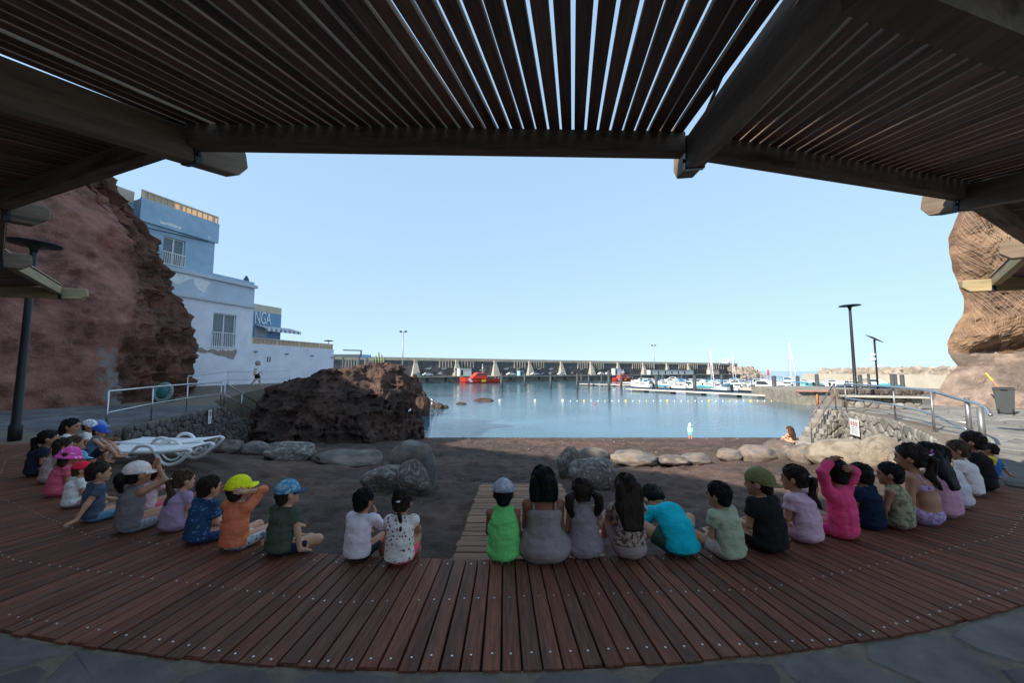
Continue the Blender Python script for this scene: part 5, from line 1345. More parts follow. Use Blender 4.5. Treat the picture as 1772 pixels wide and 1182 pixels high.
# boat lift and fence at the left end of the mole
def boat_lift():
    p = at_Y(600, 650, 92); x0 = at_Y(583, 650, 92).x; x1 = at_Y(626, 650, 92).x; z1 = at_Y(600, 616, 92).z; z0 = -0.6
    s = empty('boat_lift', (p.x, p.y, z0), label='dark travelling boat lift frame with a blue jib behind the outcrop', cat='boat lift')
    m = mat('lift_steel', (0.06, 0.08, 0.09), rough=.6); mb_ = mat('lift_blue', (0.04, 0.14, 0.28), rough=.5)
    for x in (x0, x1):
        for y in (90, 95):
            mb = MB(); mb.bar((x, y, z0), (x, y, z1), .35, .35); wparts(s, mb, 'leg', m)
    for y in (90, 95):
        mb = MB(); mb.bar((x0 - .3, y, z1), (x1 + .3, y, z1), .5, .6); wparts(s, mb, 'cross_beam', m)
    zj = at_Y(610, 606, 92).z
    mb = MB(); xa = at_Y(594, 606, 92).x; xb = at_Y(625, 606, 92).x; mb.bar((xa, 92, zj), (xb, 92, zj - .1), .25, .3); mb.bar((xb, 92, z1), (xb, 92, zj), .3, .3); wparts(s, mb, 'jib', m)
    mb = MB(); mb.bar((x1, 92, z1), (at_Y(641, 618, 92).x, 92, z1 - .1), .6, .7); wparts(s, mb, 'blue_arm', mb_)
    mb = MB(); mb.box((-44.0, 94, (z0 + WZ) / 2 - .5), (20, 12, z0 - WZ + 1)); tag(mb.build('lift_quay', CONCRETE), 'concrete quay under the boat lift behind the outcrop', 'quay', kind='structure')
boat_lift()

# ------------------------------------------------------------------ boats
def hull(mb, L_, B_, F_, D_=0.35, bow=0.45, n=9):
    secs = []
    for i in range(n):
        t = i / (n - 1); x = -L_ / 2 + L_ * t; w = B_ / 2 * (1 - max(0, (t - bow) / (1 - bow)) ** 2.2) if t > bow else B_ / 2 * (0.88 + 0.12 * t / bow)
        w = max(w, 0.02); z = F_ * (1 + 0.45 * max(0, (t - .4) / .6) ** 2)
        secs.append([(x, -w, z), (x, -w * .86, z * .35), (x, -w * .45, -D_), (x, w * .45, -D_), (x, w * .86, z * .35), (x, w, z)])
    v = [p for s_ in secs for p in s_]; f = []
    for i in range(n - 1):
        for k in range(5): f.append([6 * i + k, 6 * i + k + 1, 6 * i + 7 + k, 6 * i + 6 + k])
        f.append([6 * i + 5, 6 * i, 6 * i + 6, 6 * i + 11])
    f.append([0, 1, 2, 3, 4, 5][::-1]); f.append([6 * (n - 1) + k for k in range(6)]); mb.add(v, f); return mb
G_DARK = mat('boat_window', (0.03, 0.045, 0.055), rough=.15, var=.1, spec=.6)
BLUEC = mat('blue_canvas', (0.03, 0.22, 0.42), rough=.8, var=.12); TEALC = mat('teal_canvas', (0.05, 0.32, 0.36), rough=.8, var=.12); NAVYC = mat('navy_canvas', (0.03, 0.06, 0.14), rough=.8)
GELW = mat('gelcoat_white', (0.70, 0.70, 0.69), rough=.35, var=.06); GELG = mat('gelcoat_grey', (0.30, 0.32, 0.33), rough=.4, var=.1); GELC = mat('gelcoat_cream', (0.62, 0.56, 0.45), rough=.4, var=.08)
ORNG = mat('rescue_red', (0.60, 0.055, 0.035), rough=.4, var=.06)
def make_boat(kind):
    s = empty('moored_boat', (0, 0, -500)); L_, B_ = {0: (5.6, 2.1), 1: (6.8, 2.5), 2: (4.6, 1.9), 3: (7.6, 2.7)}[kind]
    mb = MB(); hull(mb, L_, B_, 0.62 if kind != 2 else .42); mb.build('hull', (GELW, GELW, GELG, GELC)[kind], s)
    mb = MB(); hull(mb, L_ * 1.004, B_ * 1.01, 0.2, .34); mb.build('waterline_stripe', NAVYC, s)
    if kind in (0, 1, 3):
        h = (0.55, 0.75, 1.05)[(0, 1, 3).index(kind)]
        mb = MB(); mb.prism([(x, -B_ * .32, z) for x, z in [(-.3, .6), (-.2, .6 + h), (L_ * .17, .6 + h), (L_ * .32, .75)]], (0, B_ * .64, 0)); c = mb.build('cabin', GELW, s, False, None, .04)
        mb = MB(); mb.prism([(x, -B_ * .325, z) for x, z in [(-.1, .75 + h * .35), (-.05, .55 + h), (L_ * .15, .55 + h), (L_ * .22, .75 + h * .35)]], (0, B_ * .65, 0)); w_ = mb.build('windows', G_DARK, s); w_.parent = c
    if kind in (0, 3):
        mb = MB(); mb.prism([(x, -B_ * .36, z) for x, z in [(-L_ * .38, 1.55), (-.4, 1.62), (-.4, 1.68), (-L_ * .38, 1.62)]], (0, B_ * .72, 0)); mb.build('canopy', BLUEC if kind == 0 else NAVYC, s)
        for sx in (-L_ * .37, -.42):
            for sy in (-1, 1):
                mb = MB(); mb.tube([(sx, sy * B_ * .34, .5), (sx, sy * B_ * .34, 1.6)], .025, 6); mb.build('canopy_pole', STEEL, s)
    if kind == 2:
        mb = MB(); mb.prism([(x, -B_ * .42, z) for x, z in [(-L_ * .45, .5), (-L_ * .2, .85), (L_ * .25, .75), (L_ * .4, .55)]], (0, B_ * .84, 0)); mb.build('cover', TEALC, s)
    mb = MB(); mb.box((-L_ / 2 - .18, 0, .75), (.32, .34, .5)); mb.box((-L_ / 2 - .15, 0, .25), (.14, .16, .8)); mb.build('outboard', BLACK, s, False, None, .03)
    if kind == 1:
        mb = MB(); mb.tube([(L_ * .1, -.9, .9), (L_ * .3, -.7, 1.25), (L_ * .46, 0, 1.45), (L_ * .3, .7, 1.25), (L_ * .1, .9, .9)], .02, 6); mb.build('bow_rail', STEEL, s, True)
    return s
PROTO = [make_boat(k) for k in range(4)]
KIND_WORD = ['blue-canopied white motor boat', 'white cabin cruiser', 'low grey dinghy with teal cover', 'cream fishing boat with navy canopy']
used = [False] * 4; rb = random.Random(17)
def place_boat(px, py, k, rz):
    p = at_z(px, py, WZ); o = PROTO[k] if not used[k] else copy_tree(PROTO[k]); used[k] = True
    o.location = (p.x, p.y, WZ + .02); o.rotation_euler = (0, 0, R(rz)); sc = rb.uniform(1.25, 1.6); o.scale = (sc, sc, sc)
    tag(o, KIND_WORD[k] + ' moored among the boats along the floating pontoon', 'boat', 'boats moored in the marina: ' + KIND_WORD[k])
spots = []
for (xa, ya, xb, yb, n) in ((1102, 671, 1372, 680.5, 17), (1120, 667.5, 1400, 674, 18), (1090, 665.5, 1390, 669.5, 16), (1110, 663.8, 1400, 666.5, 12), (1405, 667, 1545, 672, 9)):
    for i in range(n):
        t = (i + rb.uniform(.2, .8)) / n; spots.append((xa + (xb - xa) * t, ya + (yb - ya) * t + rb.uniform(-.6, .6)))
for i, (x, y) in enumerate(spots):
    k = [0, 1, 2, 1, 0, 3, 1, 2][i % 8]; place_boat(x, y, k, rb.choice([115, 120, 125, -60, -65]) + rb.uniform(-8, 8))
def sailboat(px, base_y, top_y, label, sails=False):
    p = at_z(px, base_y, WZ); zt = at_Y(px, top_y, p.y).z; s = empty('sailing_yacht', (p.x, p.y, WZ), R(70), label, 'yacht')
    mb = MB(); hull(mb, 9.5, 2.9, 1.0, .4); mb.build('hull', GELW, s)
    mb = MB(); mb.prism([(x, -.8, z) for x, z in [(-1.5, 1.0), (-1.3, 1.5), (1.6, 1.45), (2.4, 1.1)]], (0, 1.6, 0)); mb.build('cabin', GELW, s, False, None, .05)
    h = zt - WZ; mb = MB(); mb.tube([(.6, 0, 1.0), (.6, 0, h)], [.16, .10], 8); mb.build('mast', GELW, s, True)
    mb = MB(); mb.tube([(.6, 0, 2.2), (-3.4, 0, 2.3)], .13, 8); mb.build('boom', BLUEC, s, True)
    mb = MB(); mb.bar((.6, -1, h * .6), (.6, 1, h * .6), .06, .06); mb.build('spreader', STEEL, s)
    for q in ((4.6, 0), (-4.6, 0), (.4, 1.4), (.4, -1.4)):
        mb = MB(); mb.tube([(q[0], q[1], 1.1), (.6, 0, h - .2)], .022, 5); mb.build('stay', STEEL, s)
sailboat(1371, 666, 593, 'white sailing yacht with a bare mast moored before the beige quay wall')
sailboat(1232, 665, 601, 'sailing yacht with a thin bare mast moored before the end of the mole')
sailboat(1270, 664, 609, 'sailing yacht moored just below the end block of the mole')

def rescue_boat(pxa, pxb, y, label, L_):
    p = at_z((pxa + pxb) / 2, y, WZ); s = empty('rescue_boat', (p.x, p.y, WZ), math.atan2(MD.y, MD.x) + math.pi, label, 'rescue boat')
    L_ = (pxb - pxa) / FPX * p.y * 1.05
    k = L_ / 17.0; B_ = 4.6 * k
    mb = MB(); hull(mb, L_, B_, 1.7 * k, .5); mb.build('hull', ORNG, s)
    mb = MB(); mb.prism([(x * k, -B_ * .36, z * k) for x, z in [(-2.5, 1.7), (-2.3, 3.4), (-1.7, 4.1), (1.6, 4.1), (2.6, 3.3), (4.2, 1.9)]], (0, B_ * .72, 0)); c = mb.build('wheelhouse', ORNG, s, False, None, .1)
    mb = MB(); mb.prism([(x * k, -B_ * .365, z * k) for x, z in [(-2.0, 3.1), (-1.6, 3.75), (1.5, 3.75), (2.2, 3.1)]], (0, B_ * .73, 0)); w_ = mb.build('windows', G_DARK, s); w_.parent = c
    for sy in (-1, 1):
        mb = MB(); mb.prism([(x * k, sy * B_ * .502, z * k) for x, z in [(5.2, .5), (6.2, 1.9), (5.0, 1.75), (4.0, .5)]], (0, sy * .06, 0)); mb.build('white_slash', WHITE, s)
        mb = MB(); mb.box((-.6 * k, sy * B_ * .5, 1.0 * k), (1.8 * k, .12, 1.0 * k)); mb.build('yellow_flag_panel', mat('flag_yellow', (.75, .45, .03)), s)
        mb = MB(); mb.box((-2 * k, sy * B_ * .5, 1.62 * k), (13 * k, .16, .16 * k)); mb.build('rubbing_strake', BLACK, s)
    mb = MB(); mb.tube([(-1 * k, 0, 4 * k), (-1.1 * k, 0, 7.5 * k)], .1, 6); mb.bar((-1.1 * k, -1, 6 * k), (-1.1 * k, 1, 6 * k), .12, .12); mb.bar((-2 * k, 0, 5 * k), (0, 0, 5 * k), .3, .2); mb.build('mast', GELW, s)
    mb = MB(); mb.tube([(-7.5 * k, -1.6, 1.6 * k), (-7.5 * k, -1.6, 2.7 * k), (-3 * k, -1.7, 2.7 * k)], .06, 6); mb.tube([(-7.5 * k, 1.6, 1.6 * k), (-7.5 * k, 1.6, 2.7 * k), (-3 * k, 1.7, 2.7 * k)], .06, 6); mb.build('deck_rail', GELW, s)
rescue_boat(795, 866, 663.0, 'red-orange rescue boat with white bow slash moored along the mole quay', 17)
rescue_boat(1055, 1098, 659.5, 'orange rescue launch moored beyond the pontoon, partly behind pilings', 15)
s_ = empty('blue_dinghy', at_z(730, 662, WZ), R(20), 'small blue dinghy at the water edge beside the outcrop', 'dinghy')
mb = MB(); hull(mb, 5.0, 1.9, .7); mb.build('hull', mat('dinghy_blue', (.10, .22, .36), rough=.5), s_); mb = MB(); mb.box((-.2, 0, .55), (.4, 1.5, .08)); mb.build('thwart', GELW, s_)

# ------------------------------------------------------------------ pontoons and pilings
def pontoon(A, B, w, label):
    d = (B - A).normalized(); s = empty('floating_pontoon', (A.x, A.y, WZ), math.atan2(d.y, d.x), label, 'pontoon'); L_ = (B - A).length
    mb = MB(); mb.box((L_ / 2, 0, .52), (L_, w, .16)); mb.build('walkway', mat('pontoon_deck', (.42, .36, .31), rough=.85, var=.15, scale=.6), s)
    n = int(L_ / 6)
    for i in range(n):
        mb = MB(); mb.box(((i + .5) * L_ / n, 0, .16), (3.3, w * .92, .5)); mb.build('float', mat('pontoon_float', (.05, .06, .065), rough=.7), s)
    mb = MB(); mb.box((L_ / 2, -w / 2 - .03, .45), (L_, .06, .14)); mb.build('edge_strip', mat('pontoon_edge', (.55, .52, .47), rough=.8), s)
P1 = at_z(1088, 676.5, WZ); P2 = at_z(1372, 691.5, WZ)
pontoon(P1, P2, 2.2, 'long floating pontoon with dark floats in front of the moored boats')
pontoon(at_z(1005, 667, WZ), at_z(1110, 669.5, WZ), 2.0, 'short floating pontoon nearer the mole beside the orange launch')
P3 = at_z(1410, 684.5, WZ); pontoon(P2, P3, 2.2, 'pontoon arm joining the long pontoon to the stone pier')
pil_me = None
for px, yb, yt, w in ((868, 672, 647, 5), (908, 668, 647, 4), (953, 673, 647, 4), (999, 676, 647, 4), (953 + 66, 668, 648, 3.4), (1054, 677, 642, 5), (1075, 671, 648, 4), (1041, 667, 650, 3), (1136, 676, 651, 5), (1147, 668, 649, 4), (1202.5, 679, 651, 6), (1249.5, 672, 650, 5), (1341, 686, 651, 7),
                      (1313, 669, 649, 4), (1381.5, 680, 651, 6), (1415, 678, 648, 6), (1006, 666, 648, 3), (1110, 666, 650, 3), (1180, 666, 650, 3)):
    p = at_z(px, yb, WZ); h = at_Y(px, yt, p.y).z - WZ; r = w / FPX * p.y / 2 * .95
    s = empty('mooring_piling', (p.x, p.y, WZ), label='dark round mooring piling beside the long boat pontoon' if px > 1125 else 'dark round mooring piling standing in open water before the mole', cat='piling', group='pilings along the long pontoon' if px > 1125 else 'pilings in open water before the mole')
    mb = MB(); mb.lathe([(r, -2), (r, h - .1)], n=14); mb.build('shaft', mat('piling_steel', (.055, .058, .06), rough=.6, var=.2, scale=1), s, True)
    mb = MB(); mb.lathe([(r * 1.04, h - .1), (r * 1.04, h - .02), (r * .3, h + .12)], n=14); mb.build('cap', mat('piling_cap', (.10, .10, .10), rough=.6), s, True)
# pilings on the right behind the promenade wall
for px, yt, Y_, w in ((1490, 650, 60, 6), (1505, 648, 75, 4), (1546, 649, 58, 6), (1551, 649, 72, 5), (1563, 650, 58, 6)):
    p = at_Y(px, 680, Y_); h = at_Y(px, yt, Y_).z - WZ; r = w / FPX * Y_ / 2
    s = empty('mooring_piling', (p.x, p.y, WZ), label='dark square-topped piling beyond the lamp behind the promenade parapet', cat='piling', group='pilings behind the parapet')
    mb = MB(); mb.lathe([(r, -2), (r, h)], n=14); mb.build('shaft', mat('piling_steel', (.055, .058, .06)), s, True)
    mb = MB(); mb.lathe([(r * 1.04, h), (r * 1.04, h + .08), (r * .3, h + .2)], n=14); mb.build('cap', mat('piling_cap', (.10, .10, .10)), s, True)
# stone pier on the right
def pier():
    a = at_z(1382, 701, WZ); b = at_z(1455, 704, WZ); z1 = at_Y(1400, 678, a.y).z
    s = empty('stone_pier', (a.x, a.y, WZ), label='stone pier with a reddish top edge at the end of the pontoon', cat='pier')
    mb = MB(); mb.add([(a.x, a.y, WZ - 1), (60, a.y - 3, WZ - 1), (60, a.y + 20, WZ - 1), (a.x + 6, a.y + 20, WZ - 1), (a.x, a.y, z1), (60, a.y - 3, z1), (60, a.y + 20, z1), (a.x + 6, a.y + 20, z1)],
                      [[3, 2, 1, 0], [4, 5, 6, 7], [0, 1, 5, 4], [1, 2, 6, 5], [2, 3, 7, 6], [3, 0, 4, 7]]); wparts(s, mb, 'pier_wall', mat('pier_stone', (.24, .21, .17), rough=.95, var=.35, scale=1.2, bump=.8, bscale=4, bdist=.1))
    mb = MB(); mb.bar((a.x - .1, a.y - .05, z1 + .12), (60, a.y - 3.1, z1 + .12), 1.0, .22); wparts(s, mb, 'top_edge', mat('red_edge', (.42, .22, .17), rough=.85, var=.15))
    mb = MB(); mb.tube([(a.x + 2.3, a.y - .5, WZ), (a.x + 2.3, a.y - .5, z1 - .2)], .12, 8); wparts(s, mb, 'ladder_post', mat('ladder_orange', (.55, .16, .06)), True)
pier()
def solar_lamp():
    Y_ = 46.0; p = at_Y(1519, 668, Y_); zt = at_Y(1516, 588, Y_).z; s = empty('solar_street_lamp', (p.x, p.y, 0.0), label='slim pole with a tilted solar panel and white cameras beyond the promenade', cat='street lamp')
    z0 = -1.4; mb = MB(); mb.tube([(0, 0, z0), (0, 0, zt)], .10, 8); mb.build('pole', METAL_D, s, True)
    mb = MB(); mb.box((0, 0, zt + .15), (1.3, 1.3, .06), Matrix.Rotation(R(28), 3, 'Y') @ Matrix.Rotation(R(20), 3, 'X')); mb.build('solar_panel', METAL_D, s)
    for k, (py, sx) in enumerate(((622, -1), (614, -1), (634, 1))):
        z = at_Y(1519, py, Y_).z; mb = MB(); mb.lathe([(0.05, -.2), (.24, -.1), (.24, .1), (.05, .22)], (sx * .3, 0, z), 10); mb.build('camera_dome', WHITE, s, True)
solar_lamp()
# white boats and a white hut seen over the parapet
for i, (x, y, k, rz) in enumerate(((1560, 676, 1, 10), (1590, 675, 0, -5), (1455, 675, 1, 20))): place_boat(x, y - 5, k, rz)
# line of yellow and white floats marking the bathing area
for i, px in enumerate(np.linspace(975, 1395, 36)):
    y = 694.2 - 1.2 * math.sin((px - 975) / 420 * 3.1) * 0 + rb.uniform(-.25, .25); p = at_z(px, y, WZ); big = i % 6 == 3
    r = .2 if big else .11; mb = MB(); mb.lathe([(r * .2, -r), (r * .85, -r * .5), (r, 0), (r * .85, r * .5), (r * .2, r)], n=10)
    o = mb.build('buoy', mat('buoy_yellow', (.72, .55, .06), rough=.5) if (big or i % 3 == 0) else mat('buoy_white', (.72, .70, .58), rough=.5), None, True, (0, 0, 0)); o.location = (p.x, p.y, WZ + .03)
    if big: tag(o, 'large yellow float on the bathing line', 'buoy', 'large yellow floats')
    elif i % 3 == 0: tag(o, 'small yellow float on the bathing line', 'buoy', 'small yellow floats')
    else: tag(o, 'small off-white float on the bathing line', 'buoy', 'small white floats')
for px in (865, 926, 974): 
    p = at_z(px, 694, WZ); mb = MB(); mb.lathe([(.05, -.2), (.2, -.1), (.22, 0), (.2, .15), (.05, .3)], n=10); o = mb.build('marker_buoy', MATS['buoy_white'], None, True); o.location = (p.x, p.y, WZ); tag(o, 'lone pale marker buoy floating apart from the bathing line', 'buoy', 'lone pale marker buoys')
p = at_z(1030, 700, WZ); mb = MB(); mb.lathe([(.05, -.1), (.15, -.05), (.16, .05), (.06, .25), (.03, .3)], n=10); o = mb.build('marker_buoy', mat('buoy_red', (.55, .08, .08)), None, True); o.location = (p.x, p.y, WZ); tag(o, 'small red and white marker buoy inside the bathing line', 'buoy')
# shore rocks and the little bathing ladder beside the outcrop
for i, (a, b_, t, bt, lab) in enumerate(((738, 756, 692, 707, 'black shore rock beside the bathing ladder'), (752, 768, 698, 708, 'low black shore rock in the shallows off the outcrop'), (820, 852, 690, 695, 'flat black reef rock awash in the bay'),
                                   (764, 776, 701, 706, 'small black shore rock awash'), (790, 806, 696, 700, 'thin dark reef between shore and flat reef rock'), (716, 742, 680, 720, 'black crag at the water end of the outcrop'))):
    p = at_z((a + b_) / 2, bt, WZ); w = (b_ - a) / FPX * p.y / 2; h = (bt - t) / FPX * p.y
    o = link('shore_rock', boulder_mesh(60 + i, 1.0, 1.1), None, (p.x, p.y + w * .5, WZ + h * .15)); o.scale = (w, w * .8, h * .85); o.data.materials.append(MATS['black_lava']); tag(o, lab, 'rock')
def ladder():
    p = at_z(742, 716, WZ); s = empty('bathing_ladder', (p.x, p.y, WZ), R(-20), 'small steel bathing ladder with handrails at the foot of the outcrop', 'ladder')
    for y in (-.45, .45):
        mb = MB(); mb.tube([(-1.0, y, 1.5), (-1.0, y, 2.3), (.5, y, 1.3), (.9, y, .1)], .04, 8); mb.tube([(.1, y, .2), (.1, y, 1.5)], .035, 8); mb.build('handrail', STEEL, s, True)
    for k in range(4):
        mb = MB(); mb.box((-.6 + k * .4, 0, 1.2 - k * .32), (.3, .85, .05)); mb.build('rung', CONCRETE, s)
ladder()
# cacti on the outcrop
for i, (px, h) in enumerate(((650, .55), (655, .75), (660, .6), (664, .45))):
    p = at_Y(px, 632, 22.0); s = empty('cactus', (p.x, 22.0 + (i % 2) * .2, 1.55), label='green columnar cactus on the outcrop', cat='cactus', group='cacti on the outcrop') if False else None
    mb = MB(); mb.tube([(0, 0, 0), (0.02, 0, h * .6), (0.0, 0, h + .3)], [.05, .06, .035], 8); mb.tube([(0, 0, .2), (.1, 0, .3), (.12, 0, h * .8)], [.035, .04, .03], 7)
    o = mb.build('cactus', mat('cactus_green', (.14, .20, .09), rough=.8, var=.2), None, True); o.location = (p.x, 22.0, 1.50); tag(o, 'green columnar cactus growing on top of the lava outcrop', 'cactus', 'cacti on the outcrop')

# ------------------------------------------------------------------ people
SKINS = [mat('skin_fair', (0.62, 0.32, 0.20), rough=0.55, var=0.06, scale=14, spec=0.35), mat('skin_tan', (0.47, 0.215, 0.125), rough=0.55, var=0.06, scale=14, spec=0.35),
         mat('skin_brown', (0.30, 0.12, 0.068), rough=0.55, var=0.06, scale=14, spec=0.35)]
def hair_mat(name, col):
    return mat(name, col, rough=0.62, var=0.6, scale=14, bump=0.6, bscale=45, stretch=(5, 5, 0.4), bdist=0.005, spec=0.14)
H_BLK = hair_mat('hair_black', (0.012, 0.010, 0.010)); H_DBR = hair_mat('hair_dark_brown', (0.030, 0.018, 0.013)); H_BR = hair_mat('hair_brown', (0.075, 0.040, 0.025)); H_GREY = hair_mat('hair_grey', (0.35, 0.34, 0.33))
EYE = mat('eye_dark', (0.02, 0.014, 0.01), rough=0.2)
V3 = lambda *a: np.array(a, dtype=np.float64)
def cone(a, b, ra, rb, k=0.022, xs=1.0): return ('c', np.array(a, float), np.array(b, float), ra, rb, k, xs)
def ccone(a, b, ra, rb, k=0.02): return ('cc', np.array(a, float), np.array(b, float), ra, rb, k, 1.0)
def ell(c, r, Rm=None, k=0.02): return ('e', np.array(c, float), np.array(r, float), Rm, k)
def sdf_mesh(prims, h, clips=(), noise=None, inflate=0.0, neck=None):
    lo = np.full(3, 1e9); hi = -lo; bb = []
    for p in prims:
        if p[0] == 'e': m = max(p[2]); a, b = p[1] - m, p[1] + m
        else:
            m = max(p[3], p[4]) * max(1, p[6]); a, b = np.minimum(p[1], p[2]) - m, np.maximum(p[1], p[2]) + m
        a = a - inflate; b = b + inflate; bb.append((a, b)); lo = np.minimum(lo, a); hi = np.maximum(hi, b)
    lo = lo - 3 * h; hi = hi + 3 * h; n = np.ceil((hi - lo) / h).astype(int) + 1
    ax = [(lo[k] + h * np.arange(n[k])).astype(np.float32) for k in range(3)]
    F = np.full(n, 0.08, np.float32)
    for p, (a, b) in zip(prims, bb):
        kk = p[4] if p[0] == 'e' else p[5]
        i0 = np.maximum(0, np.floor((a - kk - 0.03 - lo) / h).astype(int)); i1 = np.minimum(n, np.ceil((b + kk + 0.03 - lo) / h).astype(int) + 1)
        sl = tuple(slice(i0[k], i1[k]) for k in range(3))
        X, Y, Z = np.meshgrid(ax[0][sl[0]], ax[1][sl[1]], ax[2][sl[2]], indexing='ij')
        if p[0] == 'e':
            q = np.stack([X - p[1][0], Y - p[1][1], Z - p[1][2]], -1)
            if p[3] is not None: q = q @ p[3].astype(np.float32)          # columns are the local axes
            r = (p[2] + inflate).astype(np.float32)
            k0 = np.sqrt(((q / r) ** 2).sum(-1)); k1 = np.sqrt(((q / (r * r)) ** 2).sum(-1)) + 1e-9
            d = k0 * (k0 - 1) / k1
        else:
            A, B, xs = p[1], p[2], p[6]; ab = B - A
            px, py, pz = (X - A[0]) / xs, Y - A[1], Z - A[2]; abx = ab[0] / xs
            L2 = abx * abx + ab[1] ** 2 + ab[2] ** 2 + 1e-12
            t0 = (px * abx + py * ab[1] + pz * ab[2]) / L2; t = np.clip(t0, 0, 1)
            d = np.sqrt((px - t * abx) ** 2 + (py - t * ab[1]) ** 2 + (pz - t * ab[2]) ** 2) - (p[3] + (p[4] - p[3]) * t + inflate)
            if p[0] == 'cc': d = np.maximum(d, (t0 - 1) * math.sqrt(L2))
        F[sl] = smin(F[sl], d.astype(np.float32), kk)
    X, Y, Z = np.meshgrid(*ax, indexing='ij')
    if noise is not None:
        nr = np.abs(F) < 0.03; pts = np.stack([X[nr], Y[nr], Z[nr]], -1); F[nr] += noise(pts).astype(np.float32)
    for c, nvec in clips: F = np.maximum(F, (X - c[0]) * nvec[0] + (Y - c[1]) * nvec[1] + (Z - c[2]) * nvec[2])
    if neck is not None:
        c, nv, rad = neck; a_ = (X - c[0]) * nv[0] + (Y - c[1]) * nv[1] + (Z - c[2]) * nv[2]
        F = np.maximum(F, np.minimum(a_, rad - np.sqrt((X - c[0]) ** 2 + (Y - c[1]) ** 2)))
    return surface_nets(F, lo, h)
def ik(a, t, l1, l2, pole):
    a = np.array(a, float); t = np.array(t, float); d = t - a; D = np.linalg.norm(d); D2 = min(D, (l1 + l2) * 0.999); u = d / (D + 1e-9); t = a + u * D2
    x = (l1 * l1 - l2 * l2 + D2 * D2) / (2 * D2); hgt = math.sqrt(max(0, l1 * l1 - x * x)); pole = np.array(pole, float); pv = pole - u * pole.dot(u); pv /= np.linalg.norm(pv) + 1e-9
    return a + u * x + pv * hgt, t
def rotm(yaw, pitch, roll=0.0):
    return np.array(Matrix.Rotation(-yaw, 3, 'Z') @ Matrix.Rotation(-pitch, 3, 'X') @ Matrix.Rotation(roll, 3, 'Y'))
def ring_tube(pts, rs, n=6):
    mb = MB(); mb.tube([Vector(p) for p in pts], list(rs), n); return mb.v, mb.f

